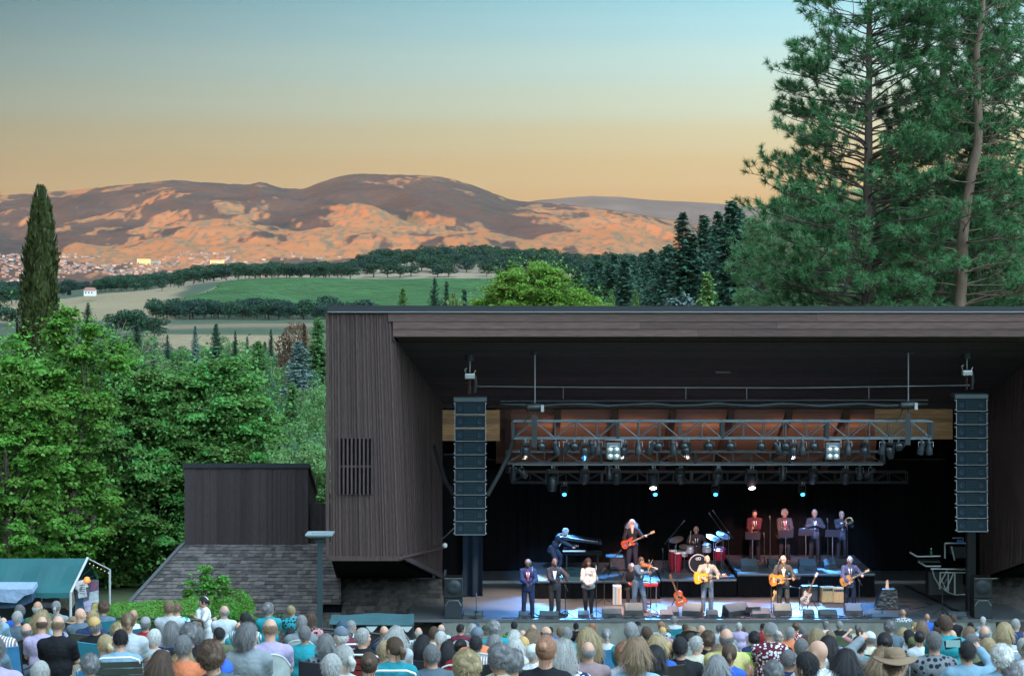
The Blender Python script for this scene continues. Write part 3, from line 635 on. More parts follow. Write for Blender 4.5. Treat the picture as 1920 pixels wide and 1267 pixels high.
# ================================================================ stage pavilion
BROWN = M('stained_boards', (.058,.033,.030), rough=.72, isl=.28, noise=(9,.35), bump=(60,.5,.004), stretch=(6,6,.6))
BROWNL = M('fascia_boards', (.088,.050,.044), rough=.7, isl=.22, noise=(5,.3), bump=(50,.5,.004), stretch=(.5,6,6))
DARKB = M('soffit_boards', (.052,.034,.040), rough=.8, isl=.2, noise=(4,.3), stretch=(.4,4,4))
ROOFM = M('roof_cap', (.018,.02,.028), rough=.5)
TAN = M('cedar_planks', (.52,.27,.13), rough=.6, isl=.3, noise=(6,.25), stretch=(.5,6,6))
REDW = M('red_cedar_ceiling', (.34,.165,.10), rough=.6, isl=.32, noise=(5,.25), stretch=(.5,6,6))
CONC = M('stage_concrete', (.19,.195,.175), rough=.9, noise=(2.5,.25), bump=(20,.4,.01))
FLOORM = M('stage_floor', (.10,.108,.118), rough=.42, noise=(1.2,.16), bump=(30,.15,.004))
BLACKV = M('flat_black', (.006,.006,.008), rough=1, spec=.05)
SHING = M('cedar_shingles', (.090,.078,.074), rough=.85, isl=.5, noise=(6,.35), bump=(70,.6,.004), stretch=(1,1,.15))
BLK = M('black_gear', (.012,.013,.016), rough=.5); BLKG = M('black_grille', (.035,.045,.055), rough=.6, noise=(60,.3)); METAL = M('rig_metal', (.30,.33,.35), rough=.42, metal=.8)
DMET = M('dark_metal', (.05,.055,.06), rough=.45, metal=.6); CHROME = M('chrome', (.8,.8,.82), rough=.18, metal=1); CASE = M('case_black', (.016,.017,.02), rough=.45)
def lerp(a, b, t): return Vector(a)*(1-t)+Vector(b)*t
def bil(q, u, v): return lerp(lerp(q[0], q[1], u), lerp(q[3], q[2], u), v)
def boards(mb, q, n, th=.03, gap=.006, vert=True, jit=.5, batt=True, out=None):
    """q = bl, br, tr, tl corners; separate boards laid over the quad, standing out along its normal"""
    q = [Vector(p) for p in q]; nn = (q[1]-q[0]).cross(q[3]-q[0]).normalized()
    if out is not None and nn.dot(Vector(out)) < 0: nn = -nn
    L_ = ((q[1]-q[0]).length+(q[2]-q[3]).length)/2 if vert else ((q[3]-q[0]).length+(q[2]-q[1]).length)/2
    cuts = [0]; 
    for i in range(n): cuts.append(cuts[-1]+U(1-jit, 1+jit))
    cuts = [c/cuts[-1] for c in cuts]; g = gap/L_
    for i in range(n):
        a, b = cuts[i]+g/2, cuts[i+1]-g/2; t = th*U(.6, 1.2)
        P = [bil(q,a,0),bil(q,b,0),bil(q,b,1),bil(q,a,1)] if vert else [bil(q,0,a),bil(q,1,a),bil(q,1,b),bil(q,0,b)]
        mb.slab(P, nn*t)
        if batt and i: 
            c = cuts[i]; w = .022/L_; P = [bil(q,c-w,0),bil(q,c+w,0),bil(q,c+w,1),bil(q,c-w,1)]; mb.slab([p+nn*th*1.2 for p in P], nn*.025)
def shingles(mb, q, course=.2, out=(0,-1,0), wmin=.12, wmax=.34):
    q = [Vector(p) for p in q]; nn = (q[1]-q[0]).cross(q[3]-q[0]).normalized()
    if nn.dot(Vector(out)) < 0: nn = -nn
    mb.slab(q, -nn*.05); H = ((q[3]-q[0]).length+(q[2]-q[1]).length)/2; n = max(1, round(H/course))
    for r in range(n):
        v0 = r/n; v1 = min(1, (r+1.12)/n); a = bil(q,0,v0); b = bil(q,1,v0); L_ = (b-a).length; s = 0
        while s < L_-.01:
            w = min(U(wmin, wmax), L_-s); u0, u1 = (s+.004)/L_, (s+w-.004)/L_; d = U(-.012,.012)*course/.2/H
            P = [bil(q,u0,max(0,v0+d)),bil(q,u1,max(0,v0+d)),bil(q,u1,v1),bil(q,u0,v1)]; t0 = U(.022,.04)
            V = [P[0]+nn*.002,P[1]+nn*.002,P[2]+nn*.002,P[3]+nn*.002,P[0]+nn*t0,P[1]+nn*t0,P[2]+nn*.006,P[3]+nn*.006]
            mb.hexa(V); s += w
YF, YB_ = 57., 64.
def pavilion():
    root = empty('stage_pavilion', 'huge dark brown wooden band shell with splayed wings, flat roofline and open stage', 'pavilion', (6.5, 64, -1))
    q = [W(620,1046,YF),W(752,1046,YF),W(735,584,YF),W(618,584,YF)]
    wb = MB(); boards(wb, q, 26, .03, out=(0,-1,0)); wing = wb.build('left_wing_wall', BROWN, root)
    # body behind it (solid side, back)
    bl = Vector((q[0].x, YF+.03, 0)); m = MB(); zt = WZ(584,YF)
    m.hexa([W(620,1046,YF)+Vector((0,.02,.0)),W(752,1046,YF)+Vector((-.3,.02,0)),Vector((WX(828,YB_)-.3,YB_,WZ(1083,YB_))),Vector((WX(632,YB_),YB_,WZ(1086,YB_))),
            W(618,584,YF)+Vector((0,.02,0)),W(735,584,YF)+Vector((-.3,.02,0)),Vector((WX(828,YB_)-.3,YB_,6.5)),Vector((WX(632,YB_),YB_,6.5))]); m.build('wing_core', BLACKV, root)
    sp = [W(752,1046,YF),Vector((WX(828,YB_),YB_,WZ(1083,YB_))),Vector((WX(828,YB_),YB_,WZ(757,YB_))),W(735,632,YF)]
    m = MB(); boards(m, sp, 34, .03, out=(1,-.3,0)); m.slab([p-Vector((.02,0,0)) for p in sp], (-.05,0,0)); m.build('left_splay_wall', BROWN, root)
    # corner and edge trims
    m = MB(); m.box((WX(614.5,YF), YF+.0, (q[0].z+q[3].z)/2), (.1,.12,q[3].z-q[0].z+.05)); m.slab([W(616,1051,YF-.1),W(754,1051,YF-.1),W(754,1043,YF-.1),W(616,1043,YF-.1)], (0,.1,0)); m.build('edge_trim', BROWN, root)
    d = Vector((.02,-.06,0)); m = MB(); m.slab([sp[0]+d,sp[1]+d,sp[1]+d+Vector((0,0,.14)),sp[0]+d+Vector((0,0,.14))], (.03,-.03,0)); m.slab([sp[3]+d-Vector((0,0,.1)),sp[2]+d-Vector((0,0,.1)),sp[2]+d,sp[3]+d], (.03,-.03,0)); m.build('edge_trim', DARKB, root)
    # slatted vent: black panel painted in for the shade behind the slats
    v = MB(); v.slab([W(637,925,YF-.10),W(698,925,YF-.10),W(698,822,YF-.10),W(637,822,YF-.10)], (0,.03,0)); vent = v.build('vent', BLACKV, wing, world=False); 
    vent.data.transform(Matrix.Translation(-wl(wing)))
    s = MB()
    for i in range(9): x = 636.5+i*7.6; s.slab([W(x-1.6,927,YF-.14),W(x+1.6,927,YF-.14),W(x+1.6,820,YF-.14),W(x-1.6,820,YF-.14)], (0,.03,0))
    s.slab([W(635,876,YF-.115),W(700,876,YF-.115),W(700,872,YF-.115),W(635,872,YF-.115)], (0,.01,0)); sl_ = s.build('vent_slats', BROWN, vent, world=False); sl_.data.transform(Matrix.Translation(-wl(vent)))
    # conduit brackets and slanting brace on the wing
    m = MB(); m.tube([W(752,1046,YF-.15), W(826,1026,63.)+Vector((.06,0,0))], .05, 6); m.build('brace', BROWN, root)
    # fascia
    m = MB(); zs = [WZ(p, YF) for p in (584.5, 603, 617, 631)]
    for i in range(3):
        x = WX(728,YF) if i == 0 else WX(737,YF)
        segs = [x, x+5.5+i*1.7, x+12.5-i*1.3, WX(2095,YF)]
        for a, b in zip(segs[:-1], segs[1:]):
            t = .075-.014*i+U(-.006,.006); m.box(((a+b)/2, YF-.02-t/2, (zs[i]+zs[i+1])/2), (b-a-.006, t, zs[i]-zs[i+1]-.012))
    m.build('fascia', BROWNL, root)
    m = MB(); m.box(((WX(735,YF)+WX(2090,YF))/2, YF+.25, (zs[0]+zs[3])/2-.03), (WX(2090,YF)-WX(735,YF), .5, zs[0]-zs[3]+.0)); m.build('roof_beam', DARKB, root)
    # roof with its dark metal edge
    xa, xb = WX(615,YF), WX(2100,YF); m = MB()
    m.hexa([Vector((xa,YF-.14,WZ(584,YF))),Vector((xb,YF-.14,WZ(586,YF))),Vector((xb,73,4.6)),Vector((xa,73,4.6)),Vector((xa,YF-.14,WZ(572.5,YF))),Vector((xb,YF-.14,WZ(574.5,YF))),Vector((xb,73,5.2)),Vector((xa,73,5.2))]); m.build('roof', ROOFM, root)
    m = MB(); m.box(((xa+xb)/2, YF-.15, WZ(584.6,YF)), (xb-xa, .04, .03)); m.build('drip_edge', METAL, root)
    # soffit of long planks falling to the back
    sf = [Vector((WX(735,YF)+.05,YF+.5,WZ(636,YF)-.10)),Vector((WX(1985,YF),YF+.5,WZ(636,YF)-.10)),Vector((WX(1838,YB_),YB_+.1,WZ(757,YB_))),Vector((WX(828,YB_),YB_+.1,WZ(757,YB_)))]
    m = MB(); boards(m, sf, 38, .02, .004, vert=False, batt=False, out=(0,-.3,-1)); m.build('soffit', DARKB, root)
    m = MB(); m.slab(sf, (0,.05,.2)); m.build('soffit_deck', BLACKV, root)
    m = MB(); 
    for yy, t in ((YF+.36, .05), (YF+.46, .035)): m.box(((WX(745,YF)+WX(1980,YF))/2, yy, WZ(633,YF)-.04-(yy-YF-.3)*.4), (WX(1980,YF)-WX(745,YF), .04, t*1.6))
    m.build('soffit_trim', BROWN, root)
    # right wing
    a0, a1 = W(1950,1042,YF), Vector((WX(1838,YB_),YB_,WZ(1083,YB_))); b1 = Vector((WX(1838,YB_),YB_,WZ(757,YB_))); b0 = W(1985,632,YF)
    m = MB(); boards(m, [a0,a1,b1,b0], 30, .03, out=(-1,-.3,0)); m.slab([p+Vector((.02,0,0)) for p in [a0,a1,b1,b0]], (.05,0,0)); m.build('right_splay_wall', BROWN, root)
    qr = [a0, W(2085,1042,YF), W(2090,584,YF), W(1985,584,YF)]; m = MB(); boards(m, qr, 20, .03, out=(0,-1,0)); m.build('right_wing_wall', BROWN, root)
    m = MB(); m.hexa([a0+Vector((.3,.02,0)),qr[1]+Vector((0,.02,0)),Vector((qr[1].x,YB_,.6)),a1+Vector((.3,0,0)),qr[3]+Vector((.3,.03,0)),qr[2]+Vector((0,.03,0)),Vector((qr[1].x,YB_,6.5)),b1+Vector((.3,0,.2))]); m.build('wing_core', BLACKV, root)
    # beam and cedar back band
    x0, x1 = WX(828,64.2), WX(1838,64.2)
    m = MB(); m.box(((x0+x1)/2, 64.35, WZ(761,64.2)), (x1-x0+.3, .3, .14)); m.build('header_beam', DARKB, root)
    for pa, pb, ya, yb in ((829,937,768,826),(1640,1786,766,823)):
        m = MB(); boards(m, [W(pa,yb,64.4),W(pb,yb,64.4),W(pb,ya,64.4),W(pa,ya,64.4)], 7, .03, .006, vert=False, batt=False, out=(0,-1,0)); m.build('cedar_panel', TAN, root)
    cz0, cz1 = WZ(766,64.5), WZ(872,69.6)
    cq = [Vector((WX(930,64.5),64.5,cz0)),Vector((WX(1648,64.5),64.5,cz0)),Vector((WX(1640,69.6),69.6,cz1)),Vector((WX(930,69.6),69.6,cz1))]
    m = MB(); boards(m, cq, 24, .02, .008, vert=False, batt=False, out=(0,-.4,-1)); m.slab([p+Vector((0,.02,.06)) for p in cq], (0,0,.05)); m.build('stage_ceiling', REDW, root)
    for p in (952, 1046, 1154, 1262, 1371, 1480, 1588):
        xx = WX(p, 64.5); m = MB(); m.hexa([Vector((xx-.1,64.5,cz0-.32)),Vector((xx+.1,64.5,cz0-.32)),Vector((xx*1.0+.1,69.5,cz1-.3)),Vector((xx-.1,69.5,cz1-.3)),Vector((xx-.1,64.5,cz0-.04)),Vector((xx+.1,64.5,cz0-.04)),Vector((xx+.1,69.5,cz1-.04)),Vector((xx-.1,69.5,cz1-.04))]); m.build('rafter', M('rafter', (.09,.04,.03), rough=.7), root)
    # side walls, back wall, floor, apron
    MB().box((x0-.1, 67, 3.2), (.2, 6, 6.6)).build('side_wall', BLACKV, root); MB().box((x1+.1, 67, 3.2), (.2, 6, 6.6)).build('side_wall', BLACKV, root)
    m = MB(); m.box(((x0+x1)/2, 70.2, 2.9), (x1-x0+1.4, .2, 6)); m.build('back_wall', BLACKV, root)
    fx0, fx1 = WX(829,60), WX(1868,60); m = MB(); m.box(((fx0+fx1)/2, 65.1, -.04), (fx1-fx0+2.2, 10.16, .08))
    m.build('stage_floor', FLOORM, root)
    m = MB(); m.box(((fx0+fx1)/2, 60.2, -.72), (fx1-fx0, .3, 1.27)); 
    m.hexa([W(800,1230,59.9),W(868,1230,59.9),Vector((WX(868,59.95),60.05,-1.3)),Vector((WX(800,59.9),60.05,-1.3)),W(806,1196,59.9),W(868,1166,59.9),Vector((WX(868,59.95),60.05,-.09)),Vector((WX(806,59.9),60.05,-.6))])
    m.build('apron', CONC, root)
    m = MB(); m.box(((fx0+fx1)/2, 66.8, .045), (fx1-fx0-.4, .12, .09)); m.build('floor_step', M('step_trim', (.25,.25,.25)), root)
    # shingled base under the wings
    m = MB(); shingles(m, [W(566,1185,60.6)+Vector((0,0,-.6)),W(834,1185,60.6)+Vector((0,0,-.6)),Vector((WX(829,63.7),63.7,WZ(1084,63.7))),Vector((WX(629,63.7),63.7,WZ(1084,63.7)))], .205); m.build('shingle_base', SHING, root)
    m = MB(); shingles(m, [W(530,1185,61.2)+Vector((0,0,-.3)),W(560,1192,60.6)+Vector((0,0,-.3)),W(631,1088,63.7),W(621,1058,64.1)], .21, out=(-.5,-1,0)); m.build('base_return', M('grey_shingles', (.16,.145,.14), rough=.9, isl=.2, noise=(6,.3)), root)
    m = MB(); shingles(m, [Vector((WX(1862,60.6),60.6,-1.3)),Vector((WX(2090,60.6),60.6,-1.3)),Vector((WX(2090,63.7),63.7,WZ(1050,63.7))),Vector((WX(1846,63.7),63.7,WZ(1088,63.7)))], .205); m.build('shingle_base', SHING, root)
    m = MB(); m.box((WX(834,60.9), 61.2, .2), (.06,.6,2.2)); m.build('downpipe', M('grey_trim', (.07,.075,.085)), root)
    # conduit across the soffit
    m = MB(); m.tube([W(892,724,60.),W(1100,726,60.),W(1500,727,60.),W(1824,722,60.)], .018, 6)
    for p in (1056, 1286, 1400, 1629): m.tube([W(p,726,60.),W(p,748,60.)], .012, 5)
    m.build('conduit', METAL, root)
    m = MB(); m.tube([W(938,752,60.),W(1740,750,60.)], .035, 6); m.tube([W(938,757,60)+Vector((0,0,.0))]+[W(980+i*40,759+2.5*math.sin(i*1.9),60.02) for i in range(19)]+[W(1740,757,60)], [.02]+[.075+.02*math.sin(i*2.3) for i in range(19)]+[.03], 7); m.build('curtain_track', DMET, root)
    m = MB(); m.slab([W(1342,699,58.6),W(1370,700,58.6),W(1370,697,58.6),W(1342,696,58.6)], (0,.05,0)); m.build('soffit_hatch', DARKB, root)
    return root
pavilion()
def curtain(name, label, pa, pb, Y, ztop, zbot, mat, amp=.07, freq=2.2, seed=0, group=None):
    xa, xb = WX(pa,Y), WX(pb,Y); n = int((xb-xa)/.045)+2; x = np.linspace(xa, xb, n); k = np.arange(n)
    yy = Y+amp*np.sin(x*freq*6.28+1.3*np.sin(x*1.7+seed))*(.6+.4*np.sin(x*3.1)); V = []; Fc = []
    for r, (z, s_) in enumerate(((zbot,1.15),(zbot*.6+ztop*.4,1.),(ztop,.6))): V += list(zip(x, Y+(yy-Y)*s_, np.full(n, z)))
    for r in range(2):
        for i in range(n-1): a = r*n+i; Fc.append((a,a+1,a+n+1,a+n))
    root = empty(name, label, 'curtain', ((xa+xb)/2, Y, zbot), group)
    me = fast_mesh('cloth', np.array(V)-np.array(root.location), Fc, 4, None, True); link('cloth', me, mat, root)
    MB().tube([(xa,Y,ztop+.02),(xb,Y,ztop+.02)], .03, 6).build('rail', DMET, root)
curtain('stage_curtain', 'long black pleated backdrop curtain across the back of the stage', 832, 1846, 69.4, 3.95, .02, M('black_drape', (.006,.006,.007), rough=.95, spec=.1), .06, 2.4)
curtain('stage_curtain', 'narrow black side curtain with bluish pleats at the left end of the stage', 868, 905, 64.1, 2.6, .02, M('blue_lit_drape', (.012,.02,.035), rough=.9, spec=.1), .06, 3.2)  # blue stage light on the pleats is mixed into the cloth colour
curtain('stage_curtain', 'black curtain hanging behind the left loudspeaker column, beside the tower', 832, 866, 64.6, 4.6, .02, M('black_drape'), .05, 2.6)
curtain('stage_curtain', 'black curtain at the right end of the stage behind the metal frames', 1800, 1842, 66.5, 4.6, .02, M('black_drape'), .05, 2.6)

SHEDB = M('shed_boards', (.042,.028,.031), rough=.72, isl=.28, noise=(9,.35), bump=(60,.5,.004), stretch=(6,6,.6))
def annex():
    root = empty('annex_shed', 'dark board-clad shed on top of a sloping shingle roof left of the stage tower', 'building', (WX(460,65), 66, -.5))
    m = MB(); boards(m, [W(346,1020,65),W(578,1020,65),W(578,876,65),W(346,876,65)], 20, .04, .01, out=(0,-1,0)); m.build('wall', SHEDB, root)
    m = MB(); m.hexa([W(346,1020,65)+Vector((0,.02,-.3)),W(578,1020,65)+Vector((0,.02,-.3)),Vector((WX(578,65),67.4,1.2)),Vector((WX(346,65),67.4,1.2)),W(346,872,65)+Vector((0,.02,0)),W(578,872,65)+Vector((0,.02,0)),Vector((WX(578,65),67.4,3.0)),Vector((WX(346,65),67.4,3.0))]); m.build('side_wall', DARKB, root)
    m = MB(); m.hexa([W(344,877,64.9),W(581,877,64.9),Vector((WX(581,65),67.6,2.95)),Vector((WX(344,65),67.6,2.95)),W(344,868,64.9),W(581,868,64.9),Vector((WX(581,65),67.6,3.1)),Vector((WX(344,65),67.6,3.1))]); m.build('roof', ROOFM, root)
    m = MB(); boards(m, [W(580,1016,65.6),W(628,1016,65.6),W(628,943,65.6),W(580,943,65.6)], 7, .04, .02, out=(0,-1,0)); m.box((WX(604,65.6),65.65,WZ(980,65.6)),(.85,.06,1.3)); m.build('link_wall', SHEDB, root)
    pl = lambda px, py: W(px, py, 65-(py-1020)*3/110)
    m = MB(); shingles(m, [pl(243,1130),pl(640,1130),pl(640,1019),pl(344,1019)], .205, wmin=.14, wmax=.4); shingles(m, [pl(400,1205),pl(600,1205),pl(600,1131),pl(400,1131)], .205); rf = m.build('shingle_roof', SHING, root)
    m = MB(); m.slab([pl(238,1131),pl(246,1131),pl(348,1019),pl(341,1019)], (0,-.05,.05)); m.slab([pl(238,1131),pl(420,1131),pl(420,1135),pl(238,1135)], (0,-.04,0)); m.build('roof_trim', M('grey_trim'), root)
    m = MB(); m.hexa([pl(246,1140)+Vector((0,.3,-2)),pl(640,1140)+Vector((0,.3,-2)),Vector((WX(640,65),67,-1.5)),Vector((WX(300,65),67,-1.5)),pl(250,1128)+Vector((0,.15,-.05)),pl(640,1128)+Vector((0,.15,-.05)),Vector((WX(640,65),65.4,1.4)),Vector((WX(350,65),65.4,1.4))]); m.build('annex_core', BLACKV, root)
annex()

# ================================================================ rigging
def truss(name, label, pa, pb, Y, z0, z1, dep, mat, bay=.62, group=None):
    xa, xb = WX(pa,Y), WX(pb,Y); root = empty(name, label, 'truss', ((xa+xb)/2, Y, z0))
    r = .028; n = round((xb-xa)/bay)
    for y, z in ((Y-dep/2,z0),(Y-dep/2,z1),(Y+dep/2,z0),(Y+dep/2,z1)): MB().cyl((xa,y,z),(xb,y,z), r, n=8).build('chord', mat, root)
    m = MB()
    for i in range(n+1):
        x = xa+(xb-xa)*i/n
        for y in (Y-dep/2, Y+dep/2): m.cyl((x,y,z0),(x,y,z1), .018, n=5)
        for z in (z0, z1): m.cyl((x,Y-dep/2,z),(x,Y+dep/2,z), .014, n=5)
        if i < n:
            x2 = x+(xb-xa)/n; a, b = (z0,z1) if i % 2 == 0 else (z1,z0)
            for y in (Y-dep/2, Y+dep/2): m.cyl((x,y,a),(x2,y,b), .016, n=5)
            m.cyl((x,Y-dep/2 if i%2 else Y+dep/2,z1),(x2,Y+dep/2 if i%2 else Y-dep/2,z1), .012, n=4)
    m.build('bracing', mat, root); m = MB()
    for i in range(0, n+1, 5):
        x = xa+(xb-xa)*i/n
        for y in (Y-dep/2, Y+dep/2): m.box((x,y,(z0+z1)/2), (.09,.05,z1-z0))
    m.build('joint_plate', DMET, root); return root
YT = 58.9
truss('lighting_truss', 'long silver box truss across the front of the stage opening', 962, 1745, YT, WZ(821,YT), WZ(789,YT), .5, M('truss_metal', (.15,.18,.20), rough=.45, metal=.8))
truss('lighting_truss', 'dim second truss lower and further back under the cedar ceiling', 950, 1655, 63.6, WZ(868,63.6), WZ(846,63.6), .4, M('dim_metal', (.18,.19,.2), rough=.5, metal=.7))
truss('lighting_truss', 'faint black rear truss lowest at the back, above the backdrop', 960, 1700, 67.5, WZ(904,67.5), WZ(884,67.5), .35, DMET)
def hoist(px, ytop, yb, Yh, label, long=True):
    root = empty('chain_hoist', label, 'hoist', W(px, yb, Yh), 'chain hoists on the soffit' if 0 else None)
    MB().cyl(W(px,ytop,Yh)+Vector((0,0,-.06)), W(px,ytop,Yh)+Vector((0,0,.12)), .16, n=12).build('ceiling_bracket', BLK, root)
    MB().cyl(W(px,ytop,Yh), W(px,yb,Yh), .022, n=6).build('rod', METAL, root)
    if long:
        m = MB(); m.lathe(W(px-16,yb+8,Yh), [(0,0),(.1,.0),(.12,.06),(.12,.42),(.09,.5),(0,.5)], 12, (1,0,.04)); m.build('motor', DMET, root)
        MB().box(W(px+14,yb+9,Yh-.08), (.09,.16,.2)).build('motor_cap', M('pale_metal', (.5,.52,.54), rough=.4, metal=.6), root)
        m = MB(); m.cyl(W(px,yb+14,Yh), W(px-3,yb+36,Yh), .02, n=5); m.tube([W(px-10,yb+12,Yh),W(px-16,yb+30,Yh+.1),W(px-22,yb+36,Yh+.1)], .02, 5); m.box(W(px-1,yb+52,Yh-.3), (.16,.03,.95)); m.build('strap', DMET, root)
    else:
        m = MB(); m.rbox(W(px,yb+7,Yh), (.3,.22,.16), .03); m.build('motor', M('pale_metal', (.5,.52,.54), rough=.4, metal=.6), root)
        m = MB(); m.tube([W(px-8,yb,Yh),W(px-10,yb-6,Yh),W(px-6,yb-8,Yh)], .022, 5); m.tube([W(px+8,yb+2,Yh),W(px+11,yb-4,Yh)], .022, 5); m.build('hook', CHROME, root)
        m = MB(); 
        for i in range(9): m.lathe(W(px-1+(i%2)*1.5,yb+16+i*2.7,Yh), [(.028,-.01),(.036,0),(.028,.01),(.02,0)], 8, (1,0,0) if i % 2 else (0,1,0))
        m.build('chain', M('rusty_chain', (.2,.11,.08), rough=.6, metal=.5), root); MB().tube([W(px+10,yb+5,Yh),W(px+11,yb+22,Yh),W(px+9,yb+38,Yh)], [.05,.07,.05], 6).build('chain_bag', BLK, root)
hoist(1003, 661, 756, 58.5, 'black chain motor on a long rod above the left end of the front truss')
hoist(1703, 657, 752, 58.5, 'black chain motor on a long rod above the right end of the front truss')
hoist(881, 672, 698, 58.7, 'small pale hoist with rusty chain holding the left loudspeaker column', False)
hoist(1813, 668, 692, 58.7, 'small pale hoist with rusty chain holding the right loudspeaker column', False)
def array(pc, yt, label, group):
    Y = 58.8; k = Y/F; wd = 58*k; root = empty('line_array', label, 'loudspeaker', W(pc, yt+250, Y))
    top = W(pc, yt, Y); MB().box(top+Vector((0,0,-.03)), (wd+.06,.55,.12)).build('rigging_frame', M('array_frame', (.06,.08,.09), rough=.5, metal=.3), root)
    z = top.z-.1; yo = 0.; ang = 0.
    for i in range(10):
        ang = R(-1.0-(max(0,i-4)**1.35)*.62); h = .385; m3 = Euler((ang,0,0)).to_matrix(); c = Vector((top.x, Y+yo, z-h/2*math.cos(ang)))
        f = lambda x, y, zz: c+m3 @ Vector((x,y,zz))
        cab = MB(); hw = wd/2-.02
        cab.hexa([f(-hw,-.25,-h/2+.012),f(hw,-.25,-h/2+.012),f(hw*.8,.25,-h/2+.05),f(-hw*.8,.25,-h/2+.05),f(-hw,-.25,h/2-.012),f(hw,-.25,h/2-.012),f(hw*.8,.25,h/2-.05),f(-hw*.8,.25,h/2-.05)])
        cb = cab.build('cabinet', M('array_cab', (.006,.013,.020), rough=.75, spec=.2), root)
        g = MB()
        for j in range(7): g.box(f(0,-.262,-h/2+.06+j*(h-.12)/6), (.30,.012,.016), m3)
        g.box(f(-.165,-.265,0), (.012,.02,h-.05), m3); g.box(f(.165,-.265,0), (.012,.02,h-.05), m3)
        o = g.build('grille', M('array_grille', (.014,.036,.046), rough=.7, spec=.2), cb, world=False); 
        for sx in (-1, 1):
            w_ = MB(); w_.lathe(f(sx*.29,-.252,.0), [(.115,0),(.12,-.012),(.09,-.008),(.03,.02),(.028,.006),(0,.0)], 14, m3 @ Vector((0,-1,0))); w_.ball(f(sx*.29,-.262,0), .022, 8)
            w_.build('woofer', M('woofer', (.010,.028,.045), rough=.6, spec=.2), cb, world=False)
        r_ = MB()
        for sx in (-1, 1):
            r_.box(f(sx*(hw+.012),-.262,0), (.016,.014,h-.05), m3)
            for zz in (-h/2+.05, h/2-.05): r_.box(f(sx*(hw+.035),-.2,zz), (.035,.06,.03), m3)
        r_.box(f(0,-.262,-h/2+.012), (wd*.98,.014,.014), m3)
        r_.build('side_rail', M('array_rail', (.28,.31,.32), rough=.35, metal=.5), cb, world=False)
        for ch in cb.children: ch.data.transform(Matrix.Translation(-wl(cb)))
        z -= (h+.018)*math.cos(ang); yo += (h)*math.sin(-ang)*.55*-1
    return root
array(882, 746, 'left hanging column of ten loudspeaker cabinets beside the stage tower', None)
array(1818, 740, 'right hanging column of ten loudspeaker cabinets beside the right wing', None)
for (a, lab) in (([W(815,836,61),W(825,870,60.3),W(836,905,59.6),W(851,926,59)], 'black cable bundle drooping from the tower to the left loudspeaker column'),
                 ([W(968,806,58.9),W(955,850,59),W(938,885,59),W(914,928,59)], 'black cable bundle drooping from the front truss to the left loudspeaker column'),
                 ([W(851,990,58.9),W(836,1004,60),W(815,1022,62)], 'thin tether rope from the foot of the left loudspeaker column to the tower')):
    th = .018 if 'tether' in lab else .07; o = MB().tube(a, th, 7).build('cable' if th > .02 else 'rope', DMET if th > .02 else M('pale_rope', (.3,.28,.26))); tag(o, lab, 'cable' if th > .02 else 'rope')
def glob_lens(col, s): return M('lamp_%d_%d_%d' % tuple(int(c*99) for c in col), col, emit=(col, s), rough=.3)
LENS_OFF = M('lens_off', (.25,.32,.38), rough=.1, spec=1); LENS_DIM = M('lens_dim', (.3,.5,.7), emit=((.25,.55,.9), .6))
def moving_head(p, Y, z, yaw=0, tilt=20, lens=None, s=1., label='', group=None, name='moving_head_light'):
    root = empty(name, label, 'stage light', (WX(p,Y), Y, z), group, yaw); L_ = lambda m, n, mt, par=root: m.build(n, mt, par, world=False)
    L_(MB().box((0,0,-.05), (.05,.05,.1)).box((.08,0,-.05), (.03,.05,.1)), 'clamp', METAL)
    L_(MB().rbox((0,0,-.15*s), (.26*s,.22*s,.1*s), .02), 'base', BLK)
    L_(MB().box((-.15*s,0,-.32*s), (.035*s,.1*s,.32*s)).box((.15*s,0,-.32*s), (.035*s,.1*s,.32*s)), 'yoke', BLK)
    m3 = Euler((R(tilt),0,0)).to_matrix(); ax = m3 @ Vector((0,0,-1)); c = Vector((0,0,-.42*s))
    h = L_(MB().lathe(c-ax*.17*s, [(0,0),(.08*s,.0),(.12*s,.06*s),(.125*s,.2*s),(.1*s,.38*s),(.095*s,.4*s)], 14, ax), 'head', M('lamp_head', (.025,.032,.04), rough=.35))
    L_(MB().lathe(c-ax*.17*s, [(.092*s,.385*s),(.05*s,.405*s),(0,.41*s)], 14, ax), 'lens', lens or LENS_OFF, h); return root
def par_can(p, Y, z, yaw, tilt, label, group, lens=None):
    root = empty('spotlight', label, 'stage light', (WX(p,Y), Y, z), group, yaw); m3 = Euler((R(tilt),0,0)).to_matrix(); ax = m3 @ Vector((0,0,-1)); c = Vector((0,0,-.24))
    MB().box((0,0,-.04), (.04,.04,.1)).build('clamp', METAL, root, world=False)
    MB().tube([(-.12,0,-.24),(-.12,0,-.08),(.12,0,-.08),(.12,0,-.24)], .012, 5).build('yoke', METAL, root, world=False)
    h = MB().lathe(c-ax*.2, [(0,0),(.05,0),(.07,.06),(.075,.2),(.105,.24),(.105,.42)], 12, ax).build('can', M('lamp_head'), root, world=False)
    MB().lathe(c-ax*.2, [(.1,.4),(.0,.4)], 12, ax).build('lens', lens or LENS_OFF, h, world=False); return root
def fresnel(p, Y, z, label, group):
    root = empty('round_spotlight', label, 'stage light', (WX(p,Y), Y, z), group, U(-.6,.6))
    MB().box((0,0,-.04), (.04,.04,.1)).build('clamp', METAL, root, world=False)
    h = MB().ball((0,0,-.22), .15, 12, (1,.9,1)).build('housing', M('lamp_glossy', (.02,.025,.03), rough=.18), root, world=False)
    MB().tube([(-.17,0,-.22),(-.15,0,-.08),(.15,0,-.08),(.17,0,-.22)], .014, 5).build('yoke', DMET, root, world=False); return root
zc = WZ(823, YT-.25); YL = YT-.25
gA = 'small lights under the front truss'; lA = {'m':'black moving head light under the front truss', 's':'narrow black spotlight clamped under the front truss', 'r':'glossy round black light under the front truss'}
